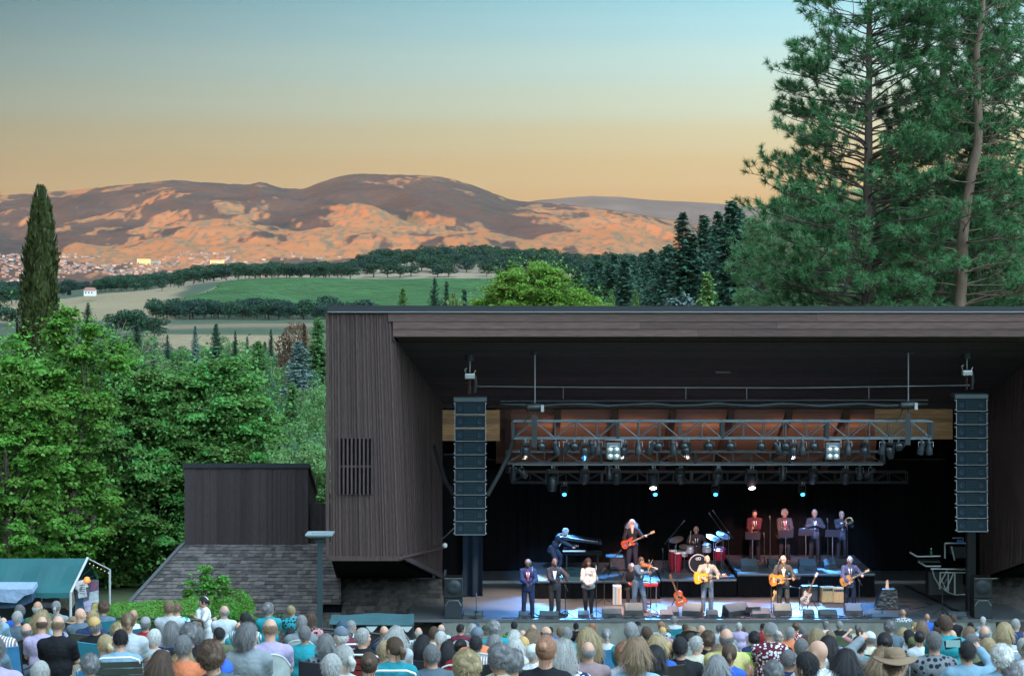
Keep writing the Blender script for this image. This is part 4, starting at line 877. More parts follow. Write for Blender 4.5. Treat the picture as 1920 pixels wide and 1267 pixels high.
for p, t, a in [(985,'m',(.3,15)),(1015,'r',0),(1042,'s',(-.5,25)),(1062,'s',(.6,40)),(1077,'r',0),(1122,'s',(.2,10)),(1110,'s',(-.3,30)),(1168,'m',(.4,20)),(1197,'s',(0,5)),(1222,'s',(.8,35)),(1234,'r',0),(1262,'s',(-.4,15)),(1283,'r',0),(1287,'m',(-.5,30)),(1329,'r',0),
                (1369,'r',0),(1427,'r',0),(1457,'s',(-.9,40)),(1472,'r',0),(1487,'m',(.1,5)),(1505,'s',(.2,10)),(1526,'r',0),(1590,'s',(.1,8)),(1622,'m',(-.8,45)),(1655,'s',(.5,20)),(1668,'m',(-.7,25)),(1685,'r',0),(1728,'s',(.5,20)),(1742,'s',(-.3,15))]:
    if t == 'm': moving_head(p, YL, zc, a[0], a[1], None, .9, lA['m'], gA)
    elif t == 's': par_can(p, YL, zc, a[0], a[1], lA['s'], gA)
    else: fresnel(p, YL, zc, lA['r'], gA)
moving_head(1096, YL, zc, 0, 10, glob_lens((.2,.55,1.), 1.5), .95, 'moving head with faint blue lens next to the left four-lamp blinder')
def blinder(p, label):
    Y = YL-.15; root = empty('blinder_light', label, 'stage light', W(p, 822, Y)); c = W(p, 845, Y)
    MB().rbox(c, (.42,.14,.5), .03).build('housing', M('blinder_case', (.10,.13,.15), rough=.45), root)
    MB().tube([c+Vector((-.25,0,.1)),c+Vector((-.25,0,.33)),c+Vector((.25,0,.33)),c+Vector((.25,0,.1))], .018, 6).build('yoke', METAL, root)
    MB().box(c+Vector((0,-.08,.15)), (.24,.02,.05)).build('badge_plate', M('pale_metal'), root)
    for sx in (-1,1):
        for sz in (-1,1): MB().lathe(c+Vector((sx*.095,-.07,-.05+sz*.10-.02)), [(.085,0),(.08,.03),(.05,.012),(.03,.03),(0,.04)], 12, (0,-1,0)).build('lamp', M('blinder_lamp', (.75,.8,.82), rough=.15, metal=.7), root)
blinder(1150, 'left one of the two pale four-lamp blinder lights under the front truss'); blinder(1561, 'right one of the two pale four-lamp blinder lights under the front truss')
Y2L = 63.4; z2 = WZ(872, Y2L); MB_ = MB().cyl(W(962,871,Y2L), W(1655,871,Y2L), .025, n=7); tag(MB_.build('lamp_bar', METAL), 'thin silver pipe carrying the rear row of lights', 'pipe')
gB = 'unlit lights on the rear pipe'
for p, t, a in [(962,'s',(.2,15)),(1096,'m',(.3,20)),(1142,'s',(0,5)),(1155,'m',(.2,10)),(1275,'m',(-.6,30)),(1345,'m',(.3,25)),(1468,'s',(0,6)),(1525,'m',(.4,25)),(1585,'m',(-.2,20)),(1612,'s',(.1,10))]:
    (moving_head if t == 'm' else par_can)(*( (p, Y2L, z2, a[0], a[1], None, .95, 'unlit moving head light on the rear pipe', gB) if t == 'm' else (p, Y2L, z2, a[0], a[1], 'unlit narrow spotlight on the rear pipe', gB)))
moving_head(1035, Y2L, z2, 0, -12, None, 1.3, 'large unlit moving head near the left end of the rear pipe')
WHT = glob_lens((1.,.93,.8), 5.); BLU_L = glob_lens((.04,.38,1.), 3.2)
moving_head(1224, Y2L-.1, z2, 0, -38, WHT, 1.2, 'left large moving head shining white on the rear pipe'); moving_head(1408, Y2L-.1, z2, .1, -38, WHT, 1.2, 'right large moving head shining white on the rear pipe')
par_can(978, Y2L, z2, -.9, 55, 'tilted spotlight with a blue glowing edge at the left end of the rear pipe', None, glob_lens((.1,.4,1.), 2.)); par_can(1632, Y2L, z2, .9, 55, 'tilted spotlight with a blue glowing edge at the right end of the rear pipe', None, glob_lens((.1,.4,1.), 2.))
Y3L = 67.2; z3 = WZ(903, Y3L)
for p, lab in ((1058,'blue shining light furthest left on the rear truss, above the keyboard'),(1228,'blue shining light directly below the left white one'),(1341,'blue shining light above the drum kit'),(1504,'blue shining light above the trumpet player')):
    moving_head(p, Y3L, z3, 0, -62, BLU_L, .8, lab)
# the lamps' real light
LAMP = 3.2
def spot(p, Y, z, tgt, e, col, size=40, blend=.6, r=.08, name='stage_lamp'):
    l = bpy.data.lights.new(name, 'SPOT'); o = bpy.data.objects.new(name, l); COL.objects.link(o); o.location = (WX(p,Y),Y,z); l.energy = e*LAMP; l.color = col; l.spot_size = R(size); l.spot_blend = blend; l.shadow_soft_size = r
    o.rotation_euler = (Vector(tgt)-Vector(o.location)).to_track_quat('-Z','Y').to_euler(); return o
WARM = (1,.62,.40); ROSE = (1,.50,.42); BL = (.10,.38,1.)
for p, tp, e, col in [(1096,1000,420,BL),(1042,1102,380,WARM),(1168,1197,400,WARM),(1287,1325,620,WARM),(1457,1467,520,WARM),(1487,1592,480,(1,.6,.5)),(1622,1600,240,BL),(985,1010,260,WARM)]:
    spot(p, YL-.1, zc-.5, (WX(tp,61), 61.2, 1.2), e*1.35, col, 28)
for p, tp, Yt, zt, e, col in [(1222,1185,65.5,1.7,420,ROSE),(1287,1305,66,1.3,380,ROSE),(1427,1415,66.5,2.,480,(1,.40,.35)),(1457,1470,66.5,2.,420,ROSE),(1526,1527,66.5,2.,420,(.75,.65,1)),(1622,1580,66.5,2.,440,(.25,.5,1)),(1077,1040,65.5,1.6,480,(.22,.5,1)),(1622,1530,64,1,200,BL)]:
    spot(p, YL-.1, zc-.5, (WX(tp,Yt), Yt, zt-.25), e*1.5, col, 17)
for p, tp, e in ((1058,1010,700),(1228,1130,420),(1341,1370,420),(1504,1560,800)): spot(p, Y3L-.35, z3-.4, (WX(tp,61.8), 61.7, 0), e*1.1, BL, 48)
spot(1224, Y2L-.5, z2-.6, (WX(1240,62), 62, 0), 190, (1,.62,.62), 66); spot(1408, Y2L-.5, z2-.6, (WX(1420,62), 62, 0), 190, (1,.58,.58), 66); spot(1035, Y2L-.5, z2-.6, (WX(960,63.5), 63.5, 0), 260, (1,.75,.6), 60)
for p in (1050, 1180, 1320, 1460, 1580): spot(p, 64.9, 4.35, (WX(p,67), 66.8, 5.4), 9, (1,.66,.46), 120, 1., .2)
# ================================================================ figures: one smooth surface grown from joints
def surf(prims, h=.012, k=.02, clip=None, name='body', attrs=None):
    """prims: ('c',a,b,ra,rb) tapered limbs, ('e',centre,radii,matrix) ellipsoids -> closed mesh (surface nets)"""
    lo = np.full(3, 1e9); hi = -lo; PR = []
    for p in prims:
        if p[0] == 'c':
            a, b = np.array(p[1], float), np.array(p[2], float); r = max(p[3], p[4]); l, u = np.minimum(a,b)-r, np.maximum(a,b)+r
        else:
            a = np.array(p[1], float); r = max(p[2]); l, u = a-r, a+r
        PR.append((l, u)); lo = np.minimum(lo, l); hi = np.maximum(hi, u)
    lo -= 3*h; hi += 3*h; n = np.ceil((hi-lo)/h).astype(int)+1; D = np.full(n, .5, np.float32)
    ax = [lo[i]+h*np.arange(n[i]) for i in range(3)]
    for p, (l, u) in zip(prims, PR):
        m = k+2.5*h; i0 = np.maximum(0, ((l-m-lo)/h).astype(int)); i1 = np.minimum(n, ((u+m-lo)/h).astype(int)+2)
        X = ax[0][i0[0]:i1[0],None,None]; Y = ax[1][None,i0[1]:i1[1],None]; Z = ax[2][None,None,i0[2]:i1[2]]
        if p[0] == 'c':
            a = np.array(p[1], float); d = np.array(p[2], float)-a; L2 = max(d@d, 1e-9)
            px, py, pz = X-a[0], Y-a[1], Z-a[2]; t = np.clip((px*d[0]+py*d[1]+pz*d[2])/L2, 0, 1)
            q = np.sqrt((px-t*d[0])**2+(py-t*d[1])**2+(pz-t*d[2])**2)-(p[3]+(p[4]-p[3])*t)
        else:
            a = np.array(p[1], float); r = np.array(p[2], float); px, py, pz = X-a[0], Y-a[1], Z-a[2]
            if len(p) > 3 and p[3] is not None:
                M_ = np.array(p[3]); px, py, pz = (M_[0,0]*px+M_[1,0]*py+M_[2,0]*pz), (M_[0,1]*px+M_[1,1]*py+M_[2,1]*pz), (M_[0,2]*px+M_[1,2]*py+M_[2,2]*pz)
            k0 = np.sqrt((px/r[0])**2+(py/r[1])**2+(pz/r[2])**2); k1 = np.sqrt((px/r[0]**2)**2+(py/r[1]**2)**2+(pz/r[2]**2)**2)
            q = k0*(k0-1)/np.maximum(k1, 1e-6)
        S_ = D[i0[0]:i1[0],i0[1]:i1[1],i0[2]:i1[2]]; kk = k if (p[0] == 'e' or max(p[3],p[4]) > .02) else .006
        hh = np.clip(.5+.5*(S_-q)/kk, 0, 1); D[i0[0]:i1[0],i0[1]:i1[1],i0[2]:i1[2]] = S_*(1-hh)+q*hh-kk*hh*(1-hh)
    if clip is not None: D = np.maximum(D, clip(ax[0][:,None,None], ax[1][None,:,None], ax[2][None,None,:]))
    I = D < 0; c = [(a,b,d) for a in (0,1) for b in (0,1) for d in (0,1)]
    sl = lambda A, o: A[o[0]:A.shape[0]-1+o[0], o[1]:A.shape[1]-1+o[1], o[2]:A.shape[2]-1+o[2]]
    cnt = sum(sl(I, o).astype(np.int8) for o in c); mask = (cnt > 0) & (cnt < 8); ids = np.full(mask.shape, -1, np.int64); cells = np.argwhere(mask); ids[mask] = np.arange(len(cells))
    acc = np.zeros((len(cells), 3)); num = np.zeros(len(cells))
    for o in c:
        for a in range(3):
            if o[a] == 0:
                o2 = list(o); o2[a] = 1; v0 = D[cells[:,0]+o[0], cells[:,1]+o[1], cells[:,2]+o[2]]; v1 = D[cells[:,0]+o2[0], cells[:,1]+o2[1], cells[:,2]+o2[2]]
                m = (v0 < 0) != (v1 < 0); t = np.where(m, v0/np.where(np.abs(v0-v1) < 1e-9, 1, v0-v1), 0); P = np.array(o, float)[None]+t[:,None]*np.eye(3)[a][None]; acc += P*m[:,None]; num += m
    V = lo+h*(cells+acc/np.maximum(num, 1)[:,None]); Fs = []
    for a in range(3):
        b, d = (a+1) % 3, (a+2) % 3; s0 = [slice(None)]*3; s1 = [slice(None)]*3; s0[a] = slice(0,-1); s1[a] = slice(1,None); A0, A1 = I[tuple(s0)], I[tuple(s1)]
        e = np.argwhere(A0 != A1); e = e[(e[:,b] > 0) & (e[:,d] > 0) & (e[:,b] < n[b]-1) & (e[:,d] < n[d]-1)]
        inn = A0[e[:,0],e[:,1],e[:,2]]; q = []
        for (ob, od) in ((-1,-1),(0,-1),(0,0),(-1,0)): ee = e.copy(); ee[:,b] += ob; ee[:,d] += od; q.append(ids[ee[:,0],ee[:,1],ee[:,2]])
        q = np.stack(q, 1); q = np.where(inn[:,None], q, q[:,::-1]); Fs.append(q[(q >= 0).all(1)])
    return fast_mesh(name, V, np.concatenate(Fs), 4, None, True)
def RM(yaw=0, pitch=0, roll=0): return Euler((R(pitch), R(roll), R(yaw)), 'ZXY').to_matrix()
def ik(a, c, l1, l2, pole):
    a, c, pole = Vector(a), Vector(c), Vector(pole); d = c-a; L = min(d.length, (l1+l2)*.995); dn = d.normalized(); c = a+dn*L
    x = (l1*l1-l2*l2+L*L)/(2*L); hgt = math.sqrt(max(0, l1*l1-x*x)); pl = (pole-dn*pole.dot(dn)); pl = pl.normalized() if pl.length > 1e-4 else dn.orthogonal(); return a+dn*x+pl*hgt, c
SKIN = {n: M('skin_'+n, c, rough=.5, spec=.3) for n, c in dict(light=(.50,.29,.21), tan=(.38,.21,.145), brown=(.16,.085,.055), dark=(.085,.045,.03)).items()}
def skeleton(P):
    """joints of a figure facing -Y with its feet at z=0; P holds the pose"""
    s = P.get('s', 1.); J = {}; pel = Vector(P.get('pelvis', (0,0,.95))); lean = P.get('lean', (0,0)); up = Vector((math.sin(R(lean[0])), -math.sin(R(lean[1])), 1)).normalized()
    tw = R(P.get('twist', 0)); sx = Vector((math.cos(tw), math.sin(tw), 0)); sx = (sx-up*sx.dot(up)).normalized(); J['sx'] = sx; J['up'] = up; J['fy'] = up.cross(sx)  # back direction
    J['pel'] = pel; J['waist'] = pel+up*.17; J['chest'] = pel+up*.36; J['neck'] = pel+up*.54; W_ = P.get('w', .19); Hm = RM(*P.get('head', (0,0,0)))
    nk = Matrix((sx, J['fy'], up)).transposed(); J['Hm'] = (Hm if P.get('freehead', True) else nk @ Hm); hup = J['Hm'] @ Vector((0,0,1)); J['head'] = J['neck']+up*.055+hup*.125-J['fy']*P.get('hfwd', .02)
    for sd, nm in ((-1,'r'),(1,'l')):
        sh = J['neck']-up*.065+sx*sd*W_; J['sh'+nm] = sh; tg = P.get('h'+nm, (sd*.25,-.05,.80)); pole = P.get('p'+nm, (sd*.7,.5,-.8)); el, ha = ik(sh, tg, .285, .255, pole); J['el'+nm] = el; J['ha'+nm] = ha
        hp = pel+sx*sd*.09-up*.02; J['hp'+nm] = hp; ft = Vector(P.get('f'+nm, (sd*.11,0,.08))); kn, an = ik(hp, ft, .43, .42, P.get('k'+nm, (sd*.15,-1,.1))); J['kn'+nm] = kn; J['an'+nm] = an
    return J
def hand(J, nm, curl=.6):
    """palm, four fingers of unequal length and a thumb from the side of the palm"""
    w = J['ha'+nm]; d = (w-J['el'+nm]).normalized(); sd = -1 if nm == 'r' else 1; side = J.get('hs'+nm); side = side if side is not None else (d.cross(Vector((0,1,.2)))).normalized(); nrm = d.cross(side).normalized(); out = [('c', w, w+d*.05, .022, .028), ('c', w+d*.03-side*.018, w+d*.085-side*.022, .017, .014), ('c', w+d*.03+side*.018, w+d*.085+side*.022, .017, .014)]
    for i, L in enumerate((.066,.076,.070,.055)):
        b = w+d*.088+side*(-.030+.02*i); m = b+(d*math.cos(curl)+nrm*math.sin(curl))*L*.5; e = m+(d*math.cos(curl*2.1)+nrm*math.sin(curl*2.1))*L*.5; out += [('c', b, m, .0098, .0088), ('c', m, e, .0088, .0075)]
    t0 = w+d*.03-side*.032; t1 = t0+(d*.6-side*.75+nrm*.35).normalized()*.038; out += [('c', t0, t1, .0125, .0105), ('c', t1, t1+(d*.9+nrm*.45).normalized()*.03, .0105, .009)]; return out
def head_prims(J):
    H, o = J['Hm'], J['head']; f = lambda x, y, z: o+H @ Vector((x,y,z)); m = [list(r) for r in H]
    return [('e', f(0,.012,.025), (.076,.096,.100), m), ('e', f(0,-.022,-.05), (.060,.068,.066), m), ('e', f(0,-.062,-.085), (.030,.028,.026), m), ('c', f(0,-.092,.012), f(0,-.112,-.026), .009, .0135), ('c', f(-.05,-.078,.034), f(.05,-.078,.034), .011, .011),
            ('e', f(-.078,.012,-.012), (.010,.022,.034), m), ('e', f(.078,.012,-.012), (.010,.022,.034), m), ('e', f(0,-.088,-.058), (.024,.012,.008), m), ('e', f(-.042,-.06,-.02), (.026,.026,.026), m), ('e', f(.042,-.06,-.02), (.026,.026,.026), m),
            ('c', J['neck']-J['up']*.05, o+H @ Vector((0,.018,-.05)), .062, .055)]
def body_prims(J, fat=0., curl=.6, hands=True):
    sx, up, fy = J['sx'], J['up'], J['fy']; m = [[sx[i], fy[i], up[i]] for i in range(3)]; pr = head_prims(J)
    pr += [('e', J['chest']+up*.04, (.165+fat*.6,.105+fat,.19), m), ('e', J['waist'], (.135+fat,.098+fat*1.3,.16), m), ('e', J['pel']-up*.01, (.158+fat,.11+fat,.12), m), ('c', J['shr']+sx*.03, J['shl']-sx*.03, .058, .058)]
    for n_ in 'rl':
        pr += [('c', J['sh'+n_], J['el'+n_], .050, .039), ('c', J['el'+n_], J['ha'+n_], .040, .025), ('c', J['hp'+n_], J['kn'+n_], .085+fat*.4, .056), ('c', J['kn'+n_], J['an'+n_], .055, .038)]
        an = J['an'+n_]; ff = Vector((0,-1,0)) if not J.get('toe') else Vector(J['toe']); pr += [('c', an+Vector((0,.02,-.03)), an+ff*.15+Vector((0,0,-.045)), .036, .026)]
        if hands: pr += hand(J, n_, curl)
    return pr
def top_prims(J, off=.018, sleeve=1., hem=.08, fat=0., loose=0., collar=False):
    sx, up, fy = J['sx'], J['up'], J['fy']; m = [[sx[i], fy[i], up[i]] for i in range(3)]
    pr = [('e', J['chest']+up*.045, (.168+off+fat*.6,.107+off+fat,.188+off*.5), m), ('e', J['waist'], (.142+off+fat+loose,.10+off+fat*1.3+loose,.17), m), ('e', J['pel']+up*(.0-hem*.3), (.158+off+fat+loose,.112+off+fat+loose,.10+hem), m), ('c', J['shr']+sx*.02, J['shl']-sx*.02, .058+off*.9, .058+off*.9), ('c', J['neck']-up*.10, J['neck']-up*.015, .085+off, .060+off*.3)]
    for n_ in 'rl':
        sh, el, ha = J['sh'+n_], J['el'+n_], J['ha'+n_]
        if sleeve <= .0: continue
        if sleeve < .6: pr.append(('c', sh, sh.lerp(el, sleeve*1.6), .052+off, .050+off))
        else: pr += [('c', sh, el, .052+off, .042+off+loose*.5), ('c', el, el.lerp(ha, (sleeve-.5)*2*.96), .042+off+loose*.5, .028+off+loose*.5)]
    return pr
def jacket_mesh(J, h, sleeve, fat, loose):
    pr = top_prims(J, .026, sleeve, .09, fat, loose); sx, up, fy = J['sx'], J['up'], J['fy']; m = [[sx[i], fy[i], up[i]] for i in range(3)]; c = J['pel']-up*.10; zc = J['pel']-up*.155
    pr += [('e', c, (.192+fat,.135+fat,.19), m)]
    def clip(X, Y, Z): return -((X-zc[0])*up[0]+(Y-zc[1])*up[1]+(Z-zc[2])*up[2])
    lo = min(J['har'][2], J['hal'][2])
    def clip2(X, Y, Z):
        c_ = clip(X, Y, Z); r = np.sqrt((X-zc[0])**2+(Y-zc[1])**2)+0*Z; return np.where(r < .25, c_, -1.)
    return surf(pr, h, .024, clip2, 'jacket')
def leg_prims(J, off=.016, flare=0., to=1., fat=0.):
    pr = [('c', J['pel']+J['sx']*-.07, J['pel']+J['sx']*.07, .115+fat, .115+fat)]
    for n_ in 'rl': pr += [('c', J['hp'+n_], J['kn'+n_], .088+off+fat*.4, .058+off), ('c', J['kn'+n_], J['kn'+n_].lerp(J['an'+n_]+Vector((0,0,-.03)), to), .057+off, .042+off+flare)]
    return pr
def shoe_prims(J):
    pr = []
    for n_ in 'rl': an = J['an'+n_]; ff = Vector(J.get('toe') or (0,-1,0)); ff = (ff+Vector((.25 if n_ == 'l' else -.25,0,0))).normalized(); pr += [('c', an+Vector((0,0,-.035))-ff*.05, an+ff*.14+Vector((0,0,-.045)), .045, .036)]
    return pr
# --- hair, in head space
def hair_mesh(kind, n=900, seed=1):
    rg = np.random.default_rng(seed); c0 = np.array((0,.012,.025)); rad = np.array((.080,.100,.104))
    def clipf(X, Y, Z):
        face = np.minimum(np.minimum(-(Y+.045), .062-Z)+0*X, 99)   # positive inside the face region: front and below the hairline
        low = (-.075 if kind in ('short','curly','fringe') else -.10)-Z-.0*Y
        return np.maximum(face, np.maximum(low+0*X+0*Y, (-.02-Z-(Y)*1.3)+0*X if kind in ('short','fringe') else -1+0*X*Y*Z))
    thick = dict(short=.010, fringe=.007, curly=.034, bob=.020, long=.016, wavy=.024, tail=.010, bun=.010, cap=.008)[kind]
    pr = [('e', c0, tuple(rad-.004+thick))]
    if kind == 'curly':
        for _ in range(40):
            d = rg.normal(size=3); d /= np.linalg.norm(d); d[2] = abs(d[2])*1.1-.25; d[1] = d[1]*.8+.25; pr.append(('e', c0+d*(rad+.012), (.03,)*3))
    if kind == 'bun': pr.append(('e', (0,.115,.055), (.040,.036,.040)))
    if kind == 'bob': pr += [('e', (0,.035,-.045), (.098,.088,.085))]
    if kind in ('long','wavy'): pr += [('e', (0,.05,-.06), (.092,.075,.10)), ('c', (0,.075,-.08), (0,.095,-.26), .082, .055)]
    if kind == 'tail': pr += [('c', (0,.10,.04), (0,.150,-.02), .022, .032), ('c', (0,.150,-.02), (0,.135,-.20), .032, .012)]
    base = surf(pr, .009, .02, clipf, 'hair')
    if kind == 'fringe':
        base = surf(pr, .009, .012, lambda X, Y, Z: np.maximum(clipf(X,Y,Z), (Z-.045-.35*np.minimum(0,-Y-.0))+0*X), 'hair')
    V = np.zeros(len(base.vertices)*3); base.vertices.foreach_get('co', V); V = V.reshape(-1,3); fs = [tuple(p.vertices) for p in base.polygons]
    bump = (fbm(V[:,0]*90+V[:,1]*40, V[:,2]*22, 3, seed)-.5)*.010; V = V+norm(V-c0)*bump[:,None]
    vv = list(V); ff = fs; val = list(np.clip(fbm(V[:,0]*110+V[:,1]*80, V[:,2]*14, 2, seed+3)*1.3-.15, 0, 1))
    # strands lying on and leaving the shell
    tot = dict(short=.035, fringe=.03, curly=.03, bob=.16, long=.36, wavy=.34, tail=.10, bun=.08, cap=.05)[kind]
    sg = 6
    for i in range(n):
        d = rg.normal(size=3); d /= np.linalg.norm(d)
        if kind == 'fringe' : d[2] = -abs(d[2])*.5+.1
        elif kind == 'cap': d[2] = -abs(d[2])*.6
        else: d[2] = d[2]*.8+.35
        d /= np.linalg.norm(d); p = c0+d*(rad+thick-.002)
        if p[1] < -.035: continue
        v = rg.random(); w = rg.uniform(.0010, .0026); L = tot*rg.uniform(.6, 1.1); st = L/sg; path = [p.copy()]
        flow = np.array((rg.normal()*.38, .35+rg.normal()*.3, -1.)); ph = rg.random()*6
        for s in range(sg):
            q = (p-c0)/(rad+thick); out = norm((p-c0)/(rad**2)); f = flow.copy()
            if kind in ('short','curly'): f = f+out*(.45 if kind == 'short' else 1.0)+rg.normal(size=3)*(.15 if kind == 'short' else .7)
            if kind in ('tail','bun') : tgt = np.array((0,.118,.05)); f = (tgt-p)*12 if np.linalg.norm(tgt-p) > .03 and s < 5 else np.array((0,.1,-1.))
            if kind in ('wavy',): f = f+np.array((math.sin(ph+s*1.9), 0, 0))*.55
            f = f-out*min(0, f@out) if np.linalg.norm(q) < 1.05 else f
            if p[2] < -.05 and kind not in ('short','curly','fringe'): f = np.array((f[0]*.5-p[0]*1.2, .12, -1.))
            f = f/np.linalg.norm(f); p = p+f*st
            if p[2] < .06 and p[1] < -.03 and kind not in ('curly',): p[1] = -.03+.3*(p[1]+.03)
            path.append(p.copy())
        path = np.array(path); out0 = norm(path-c0-np.array((0,0,-.05))); t = np.gradient(path, axis=0); bb = norm(np.cross(t, out0)); b = len(vv); ww = w*np.linspace(1, .35, sg+1)[:,None]
        vv += list(path-bb*ww); vv += list(path+bb*ww); val += [v]*(2*sg+2); ff += [(b+j, b+j+1, b+sg+2+j, b+sg+1+j) for j in range(sg)]
    return fast_mesh('hair', np.array(vv), np.array(ff), 4, {'v': np.array(val)}, True)
HAIRM = M('hair', objcol=True, rough=.6, attr=('v', .42), spec=.3)
HAIRS = {k: hair_mesh(k, nn, i+3) for i, (k, nn) in enumerate([('short',2600),('fringe',1300),('curly',2600),('bob',3400),('long',4200),('wavy',4200),('tail',2200),('bun',2200),('cap',900)])}
for m_ in HAIRS.values(): m_.materials.append(HAIRM)
def add_hair(body, J, kind, col, label=None):
    o = link('hair', HAIRS[kind], None, body, label); o.matrix_local = Matrix.Translation(J['head']) @ J['Hm'].to_4x4(); o.color = (*col, 1); return o
def cloth_mat(name, col, rough=.8, **k): return M(name, col, rough=rough, noise=(5,.12), bump=(26,.25,.01), spec=.2, **k)
def performer(px, Y, z, P, label, skin='light', hair=('short',(.5,.48,.45)), suit=None, jacket=True, tie=None, shirt=(.75,.76,.78), trousers=None, shoes=(.01,.01,.01), rz=0, scale=1., glasses=False, top=None, sleeve=1., beard=None, loose=0., fat=0., curl=.8, skirtless=True, hat=None):
    J = skeleton(P); h = .011
    body = tag(link('person', surf(body_prims(J, fat, curl), h, .022, None, 'person'), SKIN[skin]), label, 'person')
    body.location = (WX(px, Y), Y, z); body.rotation_euler = (0,0,R(rz)); body.scale = (scale,)*3
    fr = lambda v: J['head']+J['Hm'] @ Vector(v)
    for sx_ in (-1, 1): MB().ball(fr((sx_*.031,-.083,.008)), .0115, 8, (1.2,.7,.8)).build('eye', M('eye', (.03,.02,.02), rough=.2), body, world=False)
    MB().tube([fr((-.022,-.099,-.058)), fr((0,-.103,-.060)), fr((.022,-.099,-.058))], .004, 5).build('mouth', M('lips', (.22,.07,.06)), body, world=False)
    for sx_ in (-1, 1): MB().tube([fr((sx_*.048,-.086,.034)), fr((sx_*.018,-.094,.036))], .0045, 5).build('eyebrow', M('brow', (.12,.09,.07)), body, world=False)
    if hair: add_hair(body, J, *hair)
    if glasses:
        m = MB()
        for sx_ in (-1, 1): m.tube([fr((sx_*.033+.024*math.cos(a), -.104, .008+.018*math.sin(a))) for a in np.linspace(0, 6.283, 13)], .003, 4, cap=False); m.tube([fr((sx_*.057,-.1,.012)), fr((sx_*.08,.01,.01))], .003, 4)
        m.tube([fr((-.012,-.106,.012)), fr((.012,-.106,.012))], .003, 4); m.build('glasses', BLK, body, world=False)
    if beard:
        bd = surf([('e', fr((0,-.055,-.075)), (.066,.05,.05)), ('c', fr((0,-.085,-.10)), fr((0,-.115,-.30)), .058, .030), ('c', fr((-.05,.0,-.05)), fr((0,-.085,-.09)), .03, .04), ('c', fr((.05,.0,-.05)), fr((0,-.085,-.09)), .03, .04)], .010, .02, None, 'beard')
        o = link('beard', bd, M('beard', beard, rough=.8, bump=(60,.8,.01), stretch=(1,1,.2)), body)
    sc = suit or (.03,.035,.05); tn = trousers or sc; nm = 'cloth_%02d_%02d_%02d' 
    cm = lambda c: cloth_mat(nm % tuple(int(x*250) for x in c), c)
    tp = jacket_mesh(J, h, sleeve, fat, loose) if jacket and P.get('pelvis', (0,0,.95))[2] > .7 else surf(top_prims(J, .026 if jacket else .016, sleeve, .09 if jacket else .04, fat, loose), h, .024, None, 'jacket' if jacket else 'top')
    link('jacket' if jacket else 'top', tp, top or cm(sc), body)
    link('trousers', surf(leg_prims(J, .018, .004 if jacket else -.012, 1.02, fat), h, .022, None, 'trousers'), cm(tn), body)
    if shoes: link('shoes', surf(shoe_prims(J), .012, .01, None, 'shoes'), M('shoe_%d' % int(shoes[0]*99), shoes, rough=.3), body)
    if jacket and shirt:
        up, fy, sx = J['up'], J['fy'], J['sx']; n0 = J['neck']-up*.015; fd = .145+fat
        q = [n0-sx*.060-fy*.075, n0+sx*.060-fy*.075, J['chest']+sx*.052-fy*(fd)+up*.06, J['waist']+up*.02-fy*(fd+.006)+sx*.012, J['waist']+up*.02-fy*(fd+.006)-sx*.012, J['chest']-sx*.052-fy*(fd)+up*.06]
        q2 = [p-fy*.012 for p in q]; m = MB(); m.slab([q[0]-fy*.02,q[1]-fy*.02,q[2],q[5]], fy*.03); m.slab([q[5],q[2],q[3],q[4]], fy*.03); m.tube([n0+sx*.055-fy*.02+up*.02, n0+sx*.035-fy*.075+up*.012, n0-fy*.085-up*.01, n0-sx*.035-fy*.075+up*.012, n0-sx*.055-fy*.02+up*.02], .016, 6); m.build('shirt_front', cloth_mat('shirt_%d' % int(shirt[0]*99), shirt), body, world=False)
        if tie: m = MB(); m.tube([n0-fy*.095-up*.01, J['chest']-fy*(fd+.012)+up*.06, J['waist']+up*.05-fy*(fd+.016)], [.018,.024,.030], 6); m.build('tie', cm(tie), body, world=False)
    return body, J
